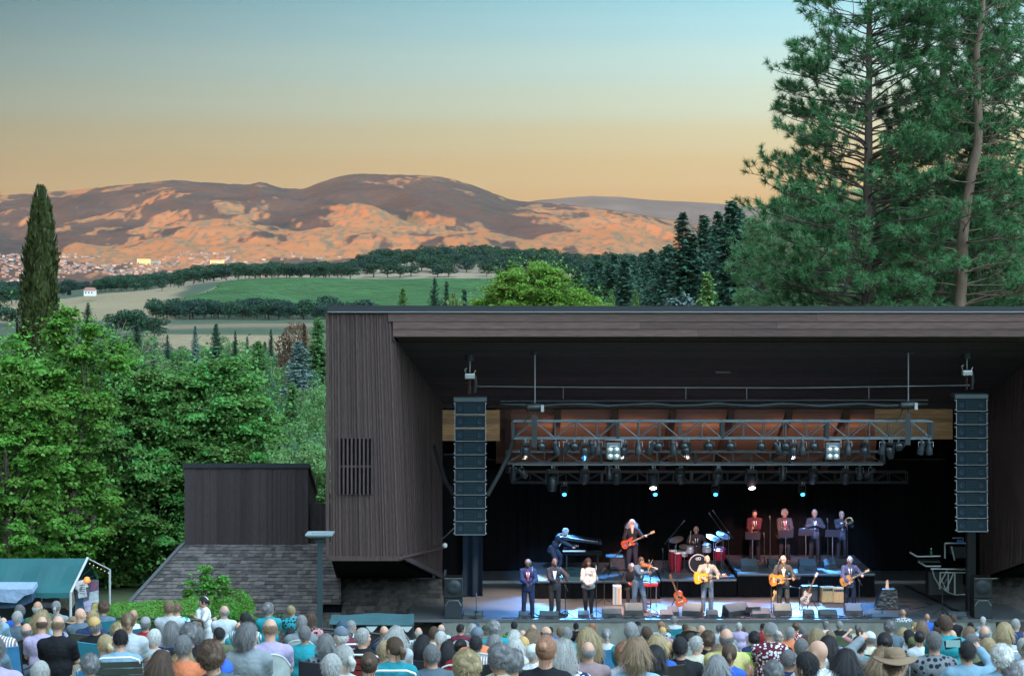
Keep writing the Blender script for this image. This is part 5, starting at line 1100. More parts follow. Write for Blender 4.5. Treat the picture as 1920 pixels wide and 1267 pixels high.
# ---------------------------------------------------------------- instruments
PROF = {'acoustic': ([(-.25,0),(-.245,.08),(-.22,.15),(-.165,.19),(-.09,.185),(-.03,.145),(.03,.125),(.09,.137),(.15,.142),(.20,.115),(.235,.06),(.24,0)], .10),
        'electric': ([(-.2,0),(-.195,.07),(-.17,.125),(-.11,.155),(-.05,.14),(.0,.105),(.05,.11),(.10,.135),(.165,.13),(.19,.10),(.15,.07),(.14,0)], .045),
        'bass': ([(-.22,0),(-.215,.08),(-.18,.135),(-.11,.155),(-.04,.125),(.02,.105),(.08,.125),(.16,.15),(.235,.13),(.24,.10),(.17,.06),(.16,0)], .045)}
def guitar(name, label, loc, ang, kind, col, neck=.40, yaw=0, tiltb=0, face=None, headc=None):
    root = empty(name, label, 'guitar', loc); root.rotation_euler = Euler((R(tiltb), -R(ang), R(yaw)), 'XYZ'); hp, th = PROF[kind]; poly = [(x, y) for x, y in hp]+[(x, -y*(.9 if kind != 'acoustic' else 1)) for x, y in hp[-2:0:-1]]
    wood = M('guitar_'+kind+'%d' % int(col[0]*90), col, rough=.22, noise=(6,.2)); m = MB(); m.slab([(x, th/2, z) for x, z in poly], (0,-th,0)); b = m.build('body', wood, root, world=False)
    if kind == 'acoustic':
        m = MB(); m.slab([(x*.96, -th/2-.001, z*.95) for x, z in poly], (0,-.003,0)); m.build('soundboard', M('soundboard%d' % int(col[0]*90), face or (.62,.24,.045), rough=.25), b, world=False)
        MB().lathe((.055,-th/2-.005,0), [(.048,0),(.0,.001)], 18, (0,-1,0)).build('sound_hole', BLK, b, world=False); MB().lathe((.055,-th/2-.0045,0), [(.062,0),(.05,.0012)], 18, (0,-1,0)).build('rosette', M('rosette', (.5,.4,.25)), b, world=False)
        MB().box((-.10,-th/2-.008,0), (.03,.012,.16)).build('bridge', M('dark_wood', (.03,.015,.01), rough=.4), b, world=False)
        MB().slab([(.03,-th/2-.006,-.03),(.06,-th/2-.006,-.055),(.05,-th/2-.006,-.11),(-.03,-th/2-.006,-.10),(-.02,-th/2-.006,-.04)], (0,-.002,0)).build('pickguard', M('pickguard', (.08,.02,.015), rough=.2), b, world=False)
    else:
        for x in (.02, -.05): MB().box((x,-th/2-.006,0), (.028,.012,.085)).build('pickup', CHROME if kind == 'electric' else BLK, b, world=False)
        MB().box((-.11,-th/2-.008,0), (.03,.014,.09)).build('bridge', CHROME, b, world=False)
        MB().lathe((-.12,-th/2,-.09), [(.014,0),(.012,.015),(0,.016)], 10, (0,-1,0)).build('knob', BLK, b, world=False)
    x0 = .14; x1 = .24+neck if kind == 'acoustic' else .2+neck
    m = MB(); m.hexa([(x0,-th/2-.012,-.028),(x1,-th/2-.010,-.021),(x1,-th/2+.012,-.018),(x0,-th/2+.014,-.024),(x0,-th/2-.012,.028),(x1,-th/2-.010,.021),(x1,-th/2+.012,.018),(x0,-th/2+.014,.024)]); nk = m.build('neck', M('neck_wood%d' % int(col[0]*90), (.22,.10,.045) if kind == 'acoustic' else (.35,.20,.09), rough=.35), root, world=False)
    hc = headc or (.18,.08,.04); m = MB(); m.slab([(x1,-th/2,-.024),(x1+.15,-th/2+.02,-.040),(x1+.16,-th/2+.02,.03),(x1+.02,-th/2,.042)], (0,.014,0)); hd = m.build('headstock', M('headstock%d' % int(hc[0]*90), hc, rough=.3), root, world=False)
    m = MB()
    for i in range(3):
        for s_ in (-1,1): m.cyl((x1+.035+i*.04,-th/2+.01,s_*.035), (x1+.035+i*.04,-th/2+.01,s_*.058), .006, n=6)
    m.build('tuning_pegs', CHROME, hd, world=False)
    m = MB(); 
    for i in range(-2, 3): m.tube([(-.10,-th/2-.017,i*.009),(x1,-th/2-.015,i*.0065)], .0015, 3)
    m.build('strings', CHROME, root, world=False); return root
def mic_stand(px, Y, z, hgt, label, boom=None, group=None, base='tripod', dx=0):
    root = empty('microphone_stand', label, 'mic stand', (WX(px,Y), Y, z), group); L_ = lambda m, n, mt: m.build(n, mt, root, world=False)
    zt = hgt if boom is None else boom[0]; L_(MB().cyl((0,0,.06),(0,0,zt*.6), .014, n=7).cyl((0,0,zt*.6),(0,0,zt), .010, n=7), 'pole', DMET)
    for i in range(3): a = i*2.094+.5; L_(MB().tube([(0,0,.22),(.30*math.cos(a),.30*math.sin(a),.015)], .010, 5), 'leg', DMET)
    tip = Vector((0,0,zt))
    if boom: tip = Vector((boom[1], boom[2], boom[3])); L_(MB().cyl(Vector((0,0,zt))-(tip-Vector((0,0,zt)))*.35, tip, .010, n=6).cyl((-.03,0,zt),(.03,0,zt), .02, n=8), 'boom', DMET); d = (tip-Vector((0,0,zt))).normalized()
    else: d = Vector((0,-.2,1)).normalized(); d = Vector((dx,.55,.6)).normalized()
    L_(MB().lathe(tip, [(.009,0),(.012,.03),(.017,.12),(.024,.135),(.026,.16),(.018,.185),(0,.19)], 10, d), 'microphone', M('mic', (.13,.14,.16), rough=.35, metal=.5)); return root
# ================================================================ performers and their gear
def riser(px0, px1, Yf, Yb, z, label):
    xa, xb = WX(px0,Yf), WX(px1,Yf); root = empty('stage_riser', label, 'riser', ((xa+xb)/2, (Yf+Yb)/2, 0))
    MB().box(((xa+xb)/2, (Yf+Yb)/2, z-.04), (xb-xa, Yb-Yf, .08)).build('deck', M('riser_deck', (.10,.12,.145), rough=.5, noise=(3,.2)), root)
    m = MB(); n = int((xb-xa)/.12); V = [(xa+(xb-xa)*i/n, Yf-.01+.018*math.sin(i*2.1), 0) for i in range(n+1)]
    for i in range(n): a, b = Vector(V[i]), Vector(V[i+1]); m.quad(a+Vector((0,0,.01)), b+Vector((0,0,.01)), b+Vector((0,.012,z-.09)), a+Vector((0,.012,z-.09)))
    m.box((xa+.01,(Yf+Yb)/2,z/2-.04),(.02,Yb-Yf,z-.09)); m.box((xb-.01,(Yf+Yb)/2,z/2-.04),(.02,Yb-Yf,z-.09)); m.build('skirt', M('black_drape', (.006,.006,.007)), root)
    MB().box(((xa+xb)/2, Yf-.015, z-.03), (xb-xa, .012, .03)).build('edge_strip', M('edge_alu', (.35,.36,.38), rough=.4, metal=.6), root)
zr1, zr2, zr3 = .60, .60, .78
riser(1000, 1238, 63.7, 67.5, zr1, 'low black-skirted riser under the keyboards at the left')
riser(1240, 1381, 64.0, 68., zr2, 'middle black-skirted riser carrying the drum kit')
riser(1383, 1640, 64.0, 68., zr3, 'highest black-skirted riser carrying the four horn players')
def wedge(px, Y, w, label, rz=0, z=0., hgt=.36, group=None, facecol=None):
    root = empty('stage_monitor', label, 'monitor speaker', (WX(px,Y), Y, z), group, R(rz)); d = .42; hw = w/2
    # the cabinet is seen from its back: the tall back edge faces the crowd, the grille slopes up to the musician
    d *= .8; hgt *= .82
    P = [(-hw,-d/2,0),(hw,-d/2,0),(hw,d/2,0),(-hw,d/2,0),(-hw,-d/2+.02,hgt*.42),(hw,-d/2+.02,hgt*.42),(hw,d/2-.05,hgt),(-hw,d/2-.05,hgt)]
    c = MB(); c.hexa(P); cb = c.build('cabinet', M('monitor_case', (.022,.027,.032), rough=.5), root, world=False)
    g = [Vector(P[4])+Vector((.03,.0,.012)),Vector(P[5])+Vector((-.03,0,.012)),Vector(P[6])+Vector((-.03,-.02,.004)),Vector(P[7])+Vector((.03,-.02,.004))]; m = MB(); m.slab(g, (0,-.008,.012)); m.build('grille', M('monitor_grille', (.075,.10,.115), rough=.55, noise=(70,.25)), cb, world=False)
    m = MB(); m.box((0,-d/2-.004,hgt*.2), (w*.4,.01,.06)); m.build('socket_plate', DMET, cb, world=False)
    m = MB(); 
    for s_ in (-1,1): m.box((s_*(hw+.004),0,hgt*.3), (.01,.14,.05))
    m.build('side_handle', BLK, cb, world=False); return root
for px, Y, w, lab, rz, h in [(1188,60.75,.58,'large black floor monitor in front of the violinist',0,.44),(1298,60.7,.60,'large black floor monitor just left of the singer with the amber acoustic guitar',-14,.42),(1372,60.6,.56,'floor monitor turned sideways right of the singer with the amber acoustic guitar',38,.44),(1388,60.8,.52,'floor monitor leaning beside the sideways one, nearer the second guitarist',20,.44),
    (1467,60.75,.56,'large black floor monitor in front of the second guitarist',0,.42),(1600,60.75,.54,'large black floor monitor in front of the right electric guitarist',0,.42),
    (887,60.3,.62,'flat black speaker box at the left corner of the stage edge',0,.24),(983,60.35,.34,'small flat black box at the feet of the singer in the blue suit',0,.22),(1030,60.25,.62,'flat black speaker box between the two suited singers',0,.24),(1056,60.7,.30,'small black box right behind the flat one at the dark-suited singer',0,.2),(1094,60.5,.34,'small black box at the feet of the woman in the silver blouse',0,.2),(1147,60.5,.60,'black speaker box between the woman in the silver blouse and the violinist monitor',0,.28),
    (1250,60.4,.40,'black box among the cables left of the leaning guitar',0,.26),(1262,60.8,.34,'round-cornered black speaker right beneath the leaning guitar',0,.3),(1335,60.4,.36,'small open black case at the feet of the amber guitar singer',0,.26),(1426,60.45,.58,'black speaker box under the heap of dark cable',0,.30),(1516,60.45,.34,'black box with a small lamp between the second guitarist and the guitar stand',0,.26),(1552,60.4,.56,'flat black speaker box right of the guitar stand at the stage edge',0,.26),(1640,60.5,.5,'flat black speaker box right of the right guitarist',-20,.2),(1660,60.2,.9,'long flat black case lying at the stage edge on the right',0,.16),(1795,60.2,.6,'black box at the right corner of the stage edge',0,.22),
    (1405,64.6,.58,'black monitor on the horn riser in front of the first saxophone',0,.44),(1514,64.6,.60,'black monitor on the horn riser in front of the trumpet',0,.44),(1449,65.2,.34,'small round-backed monitor on the horn riser between the saxophones',0,.34),(1556,65.,.4,'tangle-topped black box on the horn riser right of the trumpet monitor',0,.36),(1575,65.3,.4,'small dark box on the horn riser in front of the trombone',0,.3)]:
    wedge(px, Y, w, lab, rz, zr3 if 64.5 < Y else 0, h)
def amp(px, Y, w, h, label, body, grille, z=0., rz=0, name='guitar_amplifier'):
    root = empty(name, label, 'amplifier', (WX(px,Y), Y, z), None, R(rz)); MB().rbox((0,0,h/2+.02), (w,.28,h), .02).build('cabinet', body, root, world=False)
    MB().box((0,-.145,h*.42), (w-.08,.012,h*.68)).build('grille', grille, root, world=False); MB().box((0,-.143,h*.87), (w-.08,.01,h*.13)).build('control_panel', DMET, root, world=False)
    MB().tube([(-.1,0,h+.02),(-.08,0,h+.06),(.08,0,h+.06),(.1,0,h+.02)], .01, 5).build('handle', BLK, root, world=False); m = MB()
    for i in range(5): m.cyl((-.15+i*.07,-.145,h*.87),(-.15+i*.07,-.165,h*.87), .012, n=8)
    m.build('knobs', METAL, root, world=False)
TWEED = M('tweed', (.45,.29,.12), rough=.85, noise=(30,.15)); TWG = M('tweed_grille', (.52,.33,.13), rough=.9, noise=(50,.2))
amp(1518, 63.2, .54, .50, 'black guitar amplifier behind the leaning guitar stand', BLK, M('amp_grille', (.05,.055,.06), rough=.8, noise=(60,.3)))
amp(1551, 63.0, .44, .50, 'left one of the two tan tweed amplifiers by the right riser', TWEED, TWG, 0, 8); amp(1574, 62.95, .44, .48, 'right one of the two tan tweed amplifiers, nearer the right guitarist', TWEED, TWG, 0, -4)
root = empty('equipment_case', 'standing silver and tan equipment case left of the pedal steel player', 'case', (WX(1157,62.6), 62.6, 0)); MB().rbox(root.location+Vector((0,0,.32)), (.28,.3,.62), .02).build('shell', M('silver_case', (.45,.46,.47), rough=.4, metal=.4), root); MB().box(root.location+Vector((-.06,-.155,.32)), (.07,.01,.56)).build('side_panel', M('case_blue', (.10,.25,.40), rough=.5), root); MB().box(root.location+Vector((.04,-.155,.30)), (.08,.012,.5)).build('side_panel', M('case_tan', (.35,.25,.18), rough=.6), root); MB().tube([root.location+Vector((-.07,0,.63)),root.location+Vector((-.05,0,.68)),root.location+Vector((.05,0,.68)),root.location+Vector((.07,0,.63))], .01, 5).build('handle', BLK, root)
# ---- people at the front
GREY = (.45,.44,.43); WHITE = (.75,.74,.72); BLACKH = (.02,.018,.018); BROWNH = (.10,.06,.035)
st = dict(hl=(.12,-.27,1.08), hr=(-.04,-.28,1.07), fl=(.14,-.02,.08), fr=(-.14,.03,.08))
performer(990, 60.45, 0, dict(**st, head=(0,14,0)), 'singer in a navy suit with a red tie and sunglasses, leftmost on the stage', 'brown', ('short',(.22,.21,.21)), (.022,.035,.085), tie=(.45,.03,.06), glasses=True, fat=.015, scale=1.0)
mic_stand(998, 60.15, 0, 1.45, 'straight microphone stand in front of the navy-suited singer')
performer(1040, 60.6, 0, dict(hr=(.02,-.30,1.12), hl=(.36,-.34,1.18), pl=(1,.2,-.6), fl=(.12,-.04,.08), fr=(-.10,.04,.08), head=(14,0,0)), 'bald singer in a charcoal suit and open light shirt with one hand held out', 'brown', ('fringe',(.15,.14,.14)), (.035,.033,.038), shirt=(.62,.68,.75), scale=1.0)
mic_stand(1060, 60.3, 0, 1.1, 'boom microphone stand reaching up to the charcoal-suited singer', (1.0,-.24,.12,1.52))
BLOUSE = M('silver_blouse', (.36,.35,.38), rough=.35, noise=(14,.5), bump=(18,.9,.03), sheen=.4)
performer(1103, 60.7, 0, dict(hr=(-.02,-.25,1.02), hl=(.07,-.25,1.03), fl=(.09,-.05,.08), fr=(-.08,0,.08), head=(30,0,0), w=.165, pr=(-1,.1,-.6), pl=(1,.1,-.6)), 'woman singer in a puffy silver blouse and black trousers with very long dark hair', 'brown', ('wavy',(.028,.022,.03)), (.015,.015,.02), jacket=False, trousers=(.012,.012,.018), shoes=(.25,.08,.05), top=BLOUSE, loose=.045, scale=.985)
mic_stand(1118, 60.4, 0, 1.45, 'microphone stand in front of the woman in the silver blouse')
mic_stand(1133, 62.6, 0, 1.2, 'boom microphone stand between the silver blouse singer and the keyboards', (1.15,.42,.0,1.62))
vb, vJ = performer(1196, 61.3, 0, dict(hl=(.36,-.42,1.36), hr=(.10,-.42,1.30), pl=(.5,-.2,-1), pr=(-.9,-.1,-.3), fl=(.16,-.22,.08), fr=(-.12,.10,.08), lean=(4,12), head=(-12,26,-16)), 'violinist in a slate blue suit bowing a violin with head bent down', 'light', ('short',BROWNH), (.075,.12,.19), tie=None, rz=28, scale=.99)
def violin():
    o = vb.matrix_basis if False else Matrix.Translation(vb.location) @ Matrix.Rotation(R(28), 4, 'Z'); f = lambda p: (o @ Vector(p))
    c = f((.13,-.30,1.47)); e = f((.36,-.44,1.40)); root = empty('violin', 'small red-brown violin under the chin of the violinist', 'violin', c); d = (e-c).normalized(); up = Vector((-.2,-.5,.85)); up = (up-d*up.dot(d)).normalized(); sd = d.cross(up)
    hp = [(-.18,0),(-.17,.06),(-.12,.10),(-.06,.085),(-.02,.055),(.03,.055),(.07,.078),(.12,.08),(.16,.05),(.17,0)]; poly = hp+[(x,-y) for x, y in hp[-2:0:-1]]
    m = MB(); m.slab([c+d*x+sd*y for x, y in poly], up*.04); m.build('body', M('violin_wood', (.35,.10,.03), rough=.2), root); m = MB(); m.cyl(c+d*.16+up*.03, c+d*.34+up*.03, .012, n=6); m.ball(c+d*.35+up*.02, .02, 8); m.build('neck', M('dark_wood'), root); m = MB(); m.tube([c-d*.14+up*.05, c+d*.1+up*.055], .004, 4); m.build('strings', CHROME, root)
    h = f((.10,-.42,1.30)); b = empty('violin_bow', 'violin bow pointing up past the violinist shoulder', 'bow', h); t = W(1224,1048,60.9); MB().tube([h,(h+t)/2+Vector((0,0,.02)),t], .006, 5).build('stick', M('bow_wood', (.45,.35,.28), rough=.3), b); MB().tube([h-Vector((0,0,.02)),t-Vector((.01,0,.01))], .003, 4).build('hair_strand', M('bow_hair', (.7,.68,.6)), b)
violin()
mic_stand(1220, 60.9, 0, 1.0, 'microphone stand just right of the violinist', (1.0,-.03,.1,1.5))
GTJ = M('tweed_jacket', (.21,.20,.19), rough=.85, noise=(22,.3), bump=(30,.3,.01))
performer(1326, 61.2, 0, dict(hr=(-.13,-.30,1.10), hl=(.30,-.30,1.17), pr=(-1,.1,-.2), pl=(.8,.2,-1), fl=(.13,-.03,.08), fr=(-.13,.0,.08), head=(2,4,0)), 'singer at the centre in a grey jacket and jeans playing an amber acoustic guitar', 'light', ('fringe',(.55,.50,.45)), (.2,.2,.2), top=GTJ, trousers=(.10,.135,.20), shirt=(.78,.78,.78), shoes=(.02,.02,.02), scale=1.0)
guitar('acoustic_guitar', 'glossy amber acoustic guitar played at the centre of the stage', (WX(1313,61.2)+.02, 61.2-.235, 1.14), 5, 'acoustic', (.50,.17,.03), .38, face=(.75,.30,.03), headc=(.45,.16,.07))
mic_stand(1329, 60.85, 0, 1.0, 'microphone stand in front of the centre singer', (1.1,-.04,.1,1.52))
performer(1468, 61.1, 0, dict(hr=(-.16,-.30,1.05), hl=(.27,-.30,1.13), pr=(-1,.1,-.2), pl=(.8,.2,-1), fl=(.15,-.02,.08), fr=(-.13,.0,.08), head=(-24,-2,0)), 'singer in a charcoal suit with pale tie playing an orange acoustic guitar', 'light', ('short',(.62,.55,.50)), (.045,.048,.052), tie=(.45,.42,.30), glasses=True, fat=.01, scale=1.0)
guitar('acoustic_guitar', 'orange cutaway acoustic guitar held by the charcoal-suited second guitarist', (WX(1453,61.1)+.03, 61.1-.235, 1.09), 5, 'acoustic', (.42,.12,.025), .34, face=(.62,.20,.03), headc=(.03,.02,.02))
mic_stand(1446, 60.8, 0, 1.0, 'boom microphone stand left of the second guitarist', (1.15,.22,.12,1.56))
guitar('acoustic_guitar', 'pale guitar standing upright in a stand behind the second guitarist microphone', (WX(1456,62), 61.9, .40), 84, 'electric', (.45,.30,.14), .5, tiltb=-12)
performer(1593, 61.2, 0, dict(hr=(-.10,-.28,1.03), hl=(.34,-.28,1.23), pr=(-1,.1,-.3), pl=(.8,.2,-1), fl=(.15,-.05,.08), fr=(-.13,.02,.08), head=(-8,12,0)), 'grey-haired guitarist in a slate suit playing a sunburst electric guitar at the right', 'light', ('short',GREY), (.075,.075,.105), tie=(.10,.06,.06), trousers=(.02,.02,.03), scale=.985)
guitar('electric_guitar', 'sunburst electric guitar of the slate-suited guitarist at the right', (WX(1583,61.2)+.03, 61.2-.215, 1.03), 26, 'electric', (.55,.20,.035), .44, headc=(.55,.32,.16))
mic_stand(1611, 60.9, 0, 1.0, 'boom microphone stand right of the slate-suited guitarist', (1.05,-.22,.1,1.5))
# ---- second line
performer(1185, 65.2, zr1, dict(hr=(-.12,-.28,1.05), hl=(.42,-.33,1.30), pr=(-1,.1,-.3), pl=(.6,.2,-1), head=(0,-4,0), fl=(.13,0,.08), fr=(-.13,0,.08)), 'bass player with a very long white beard and long white hair in dark clothes', 'light', ('long',WHITE), (.025,.025,.03), jacket=False, trousers=(.03,.03,.045), beard=(.62,.58,.54), fat=.02, scale=.99)
guitar('bass_guitar', 'orange-red bass guitar held by the bearded bass player', (WX(1178,65.)-.02, 64.93, zr1+1.03), 24, 'bass', (.45,.075,.02), .62, headc=(.6,.38,.16))
performer(1180, 62.9, 0, dict(pelvis=(0,0,.50), lean=(0,16), hr=(-.18,-.45,.72), hl=(.22,-.45,.72), fl=(.18,-.45,.08), fr=(-.18,-.45,.08), head=(5,24,0), kl=(.2,-1,.8), kr=(-.2,-1,.8)), 'seated pedal steel player in dark clothes half hidden behind the violinist', 'light', ('short',GREY), (.02,.02,.025), jacket=False, rz=14)
def pedal_steel():
    Y = 62.3; x = WX(1208, Y); root = empty('pedal_steel_guitar', 'pedal steel guitar with red front on thin chrome legs behind the violinist', 'steel guitar', (x, Y, 0))
    MB().rbox((x,Y,.70), (.85,.28,.09), .01).build('body', M('steel_red', (.55,.03,.03), rough=.25), root); MB().box((x,Y,.76), (.8,.22,.03)).build('fretboard', CHROME, root)
    for sx in (-1,1):
        for sy in (-1,1): MB().cyl((x+sx*.38,Y+sy*.11,0),(x+sx*.38,Y+sy*.11,.67), .014, n=7).build('leg', CHROME, root)
    for i in range(4): MB().cyl((x-.1+i*.07,Y-.02,.12),(x-.1+i*.07,Y-.02,.67), .006, n=5).build('pull_rod', CHROME, root)
    MB().box((x,Y-.03,.10), (.45,.12,.05)).build('pedal_rack', M('steel_red'), root)
pedal_steel()
performer(1305, 66.3, zr2, dict(pelvis=(0,0,.58), lean=(0,4), hr=(-.17,-.42,.93), hl=(.26,-.38,.90), fl=(.22,-.5,.08), fr=(-.22,-.5,.08), kl=(.3,-1,.8), kr=(-.3,-1,.8), head=(0,4,0), w=.2), 'bald drummer in a dark suit, white shirt and black tie behind the drum kit', 'light', ('fringe',(.5,.46,.42)), (.045,.04,.045), tie=(.008,.008,.01), glasses=True, fat=.015)
def drumkit():
    Y = 65.3; z = zr2; k = lambda px, y=Y: WX(px, y); root = empty('drum_kit', 'drum kit with a large black-headed bass drum, toms, congas and cymbals', 'drums', (k(1310), Y, z))
    RED = M('drum_shell', (.22,.012,.03), rough=.2); HEADM = M('drum_head', (.75,.76,.76), rough=.6)
    c = Vector((k(1308), Y-.25, z+.34)); r = .31; bd = MB().lathe(c, [(r,0),(r,.36)], 28, (0,1,0)).lathe(c+Vector((0,.36,0)), [(0,0),(r,0)], 28, (0,1,0)).build('bass_drum', RED, root)
    MB().lathe(c+Vector((0,-.012,0)), [(r*.93,0),(0,.001)], 28, (0,1,0)).build('drum_head', BLK, bd); m = MB(); m.lathe(c+Vector((-.045,-.016,.16)), [(.045,0),(.022,.003)], 18, (0,-1,0)); m.lathe(c+Vector((.035,-.016,.17)), [(.055,0),(.028,.003)], 18, (0,-1,0)); m.box(c+Vector((.005,-.018,.185)), (.03,.004,.05)); m.build('emblem', M('emblem_white', (.75,.78,.75), rough=.5), bd); MB().lathe(c+Vector((0,-.03,0)), [(r*.93,0),(r+.012,.0),(r+.012,.04),(r*.98,.04)], 28, (0,1,0)).build('hoop', M('hoop', (.7,.66,.66), rough=.3), bd)
    m = MB(); 
    for i in range(10): a = i*.628; p = c+Vector((math.cos(a)*(r+.02),.05,math.sin(a)*(r+.02))); m.cyl(p-Vector((0,.08,0)), p+Vector((0,.12,0)), .012, n=5)
    m.build('lugs', CHROME, bd)
    for px, dz, rr, hh, y in ((1293,.72,.14,.2,Y+.0),(1325,.76,.15,.22,Y+.0),(1349,.50,.2,.35,Y+.25),(1281,.60,.175,.15,Y+.15)):
        p = Vector((k(px,y), y, z+dz-hh*.2)); ax = (0,-.28,1); d = MB().lathe(p, [(rr,0),(rr,hh),(rr*.97,hh+.005),(0,hh+.005)], 20, ax).build('tom_drum' if px != 1281 else 'snare_drum', M('tom_shell', (.55,.6,.66), rough=.15, metal=.6) if px != 1349 else RED, root)
        MB().lathe(p, [(rr+.01,hh-.02),(rr+.012,hh+.012),(rr*.98,hh+.012)], 20, ax).build('rim', CHROME, d)
    for px, ph, rr, tz, y in ((1268,1.10,.24,-.25,Y+.1),(1283,.88,.18,0,Y+.0),(1338,1.15,.24,.3,Y+.1),(1356,1.22,.25,.35,Y+.2)):
        b = Vector((k(px,y), y, z)); s_ = MB().cyl(b, b+Vector((0,0,ph)), .011, n=6)
        for i in range(3): a = i*2.09+.4; s_.tube([b+Vector((0,0,.2)), b+Vector((.22*math.cos(a),.22*math.sin(a),.01))], .008, 4)
        st_ = s_.build('cymbal_stand', CHROME, root); MB().lathe(b+Vector((0,0,ph)), [(rr,-.012),(rr*.5,.004),(.04,.012),(.02,.03),(0,.032)], 26, (tz,-.35,1)).build('cymbal', M('cymbal', (.50,.52,.50), rough=.28, metal=.9), st_)
    for px, hgt_, y in ((1262,.72,Y+.15),(1271,.68,Y-.05)):
        b = Vector((k(px,y), y, z)); cg = MB().lathe(b, [(.09,0),(.12,.3),(.135,.5),(.125,hgt_)], 18).build('conga', RED, root); MB().lathe(b, [(.13,hgt_-.03),(.135,hgt_+.01),(0,hgt_+.012)], 18).build('drum_head', HEADM, cg)
    m = MB(); m.cyl((k(1342),Y+.1,z),(k(1342),Y+.1,z+.95), .012, n=6); m.tube([(k(1342),Y+.1,z+.95),(k(1362),Y+.2,z+1.15)], .012, 5); m.cyl((k(1266,Y-.3),Y-.3,z),(k(1266,Y-.3),Y-.3,z+.95), .012, n=6); m.cyl((k(1352),Y-.1,z),(k(1352),Y-.1,z+.8), .012, n=6); m.build('rack_stand', CHROME, root)
    st2 = empty('drumstick', 'pale drumstick held upright by the drummer', 'drumstick', (k(1296), 65.9, z+.95)); MB().cyl((k(1296),65.88,z+.90),(k(1298),65.8,z+1.32), .011, n=6).build('stick', M('stick', (.75,.6,.42)), st2)
drumkit()
mic_stand(1254, 65.1, zr2, 1.3, 'boom microphone over the left cymbals', (1.15,.42,.1,1.62)); mic_stand(1366, 65.3, zr2, 1.4, 'tall boom microphone over the right cymbals', (1.35,-.42,.1,1.93)); mic_stand(1352, 66.2, zr2, 1.3, 'second overhead microphone right behind the drummer', (1.3,-.30,.1,1.72)); mic_stand(1243, 65.0, zr2, .7, 'short microphone stand on the riser edge left of the congas')
def keyboards():
    Y = 65.2; z = zr1; root = empty('piano', 'black electric grand with raised lid reflecting blue, in front of the bent keyboard player', 'piano', (WX(1085,Y), Y, z)); x0, x1 = WX(1056,Y), WX(1128,Y)
    MB().hexa([(x0,Y-.35,z+.66),(x1,Y-.3,z+.62),(x1,Y+.5,z+.62),(x0,Y+.5,z+.66),(x0,Y-.35,z+.82),(x1,Y-.3,z+.80),(x1,Y+.5,z+.80),(x0,Y+.5,z+.82)]).build('body', M('gloss_black', (.008,.009,.012), rough=.12), root)
    MB().hexa([(x0-.1,Y-.25,z+1.16),(x1,Y-.3,z+.98),(x1,Y+.35,z+1.02),(x0-.1,Y+.3,z+1.2),(x0-.1,Y-.25,z+1.24),(x1,Y-.3,z+1.06),(x1,Y+.35,z+1.10),(x0-.1,Y+.3,z+1.28)]).build('upper_keyboard', M('key_case', (.02,.025,.035), rough=.25), root)
    m = MB(); 
    for i in range(30): t = i/30; m.box((x0-.05+(x1-x0)*t*.95, Y-.22, z+1.25-t*.175), (.026,.14,.015))
    m.build('white_keys', M('ivory', (.7,.7,.68), rough=.3), root)
    m = MB(); m.box((x0+.35,Y-.42,z+.80), (.75,.16,.03)); m.build('white_keys', M('ivory'), root)
    for px in (1062, 1120):
        for y in (Y-.25, Y+.35): MB().cyl((WX(px,Y),y,z),(WX(px,Y),y,z+.66), .025, n=7).build('leg', DMET, root)
    performer(1037, 65.4, z, dict(pelvis=(0,0,.80), lean=(0,42), hl=(.16,-.82,.86), hr=(-.10,-.80,.86), pl=(.6,.3,-.8), pr=(-.6,.3,-.8), head=(0,38,0), hfwd=.05, fl=(.12,-.1,.08), fr=(-.12,.1,.08)), 'keyboard player in a dark jacket bent far over the keys, lit blue', 'light', ('short',GREY), (.035,.035,.045), rz=68)
    r2 = empty('lap_keyboard', 'flat blue-lit keyboard on a thin stand between silver blouse singer and bass player', 'keyboard', (WX(1152,64.6), 64.6, zr1)); MB().rbox((WX(1152,64.6),64.6,zr1+.66), (.56,.3,.06), .01).build('case', M('blue_key', (.08,.3,.55), rough=.3), r2); m = MB(); m.tube([(WX(1140,64.6),64.6,zr1),(WX(1160,64.6),64.6,zr1+.64)], .012, 5); m.tube([(WX(1164,64.6),64.6,zr1),(WX(1143,64.6),64.6,zr1+.64)], .012, 5); m.build('stand', DMET, r2)  # keyboard case colour carries the blue stage light
    amp(1160, 65.8, .62, .55, 'black bass amplifier with a faint round speaker under the blue-lit keyboard', BLK, BLKG, zr1)
    r3 = empty('mixing_desk', 'sloping black mixer with small lit knobs between the suited singer and the woman', 'mixer', (WX(1076,63.9), 63.9, zr1)); MB().hexa([(WX(1058,63.9),63.75,zr1),(WX(1096,63.9),63.75,zr1),(WX(1096,63.9),64.3,zr1),(WX(1058,63.9),64.3,zr1),(WX(1060,63.9),63.8,zr1+.10),(WX(1094,63.9),63.8,zr1+.10),(WX(1094,63.9),64.3,zr1+.34),(WX(1060,63.9),64.3,zr1+.34)]).build('case', M('teal_case', (.02,.07,.075), rough=.35), r3); m = MB()
    for i in range(7):
        for j in range(3): m.cyl((WX(1062+i*4.6,63.9),63.9+j*.13,zr1+.14+j*.07),(WX(1062+i*4.6,63.9),63.89+j*.13,zr1+.17+j*.07), .01, n=6)
    m.build('knobs', METAL, r3)
keyboards()
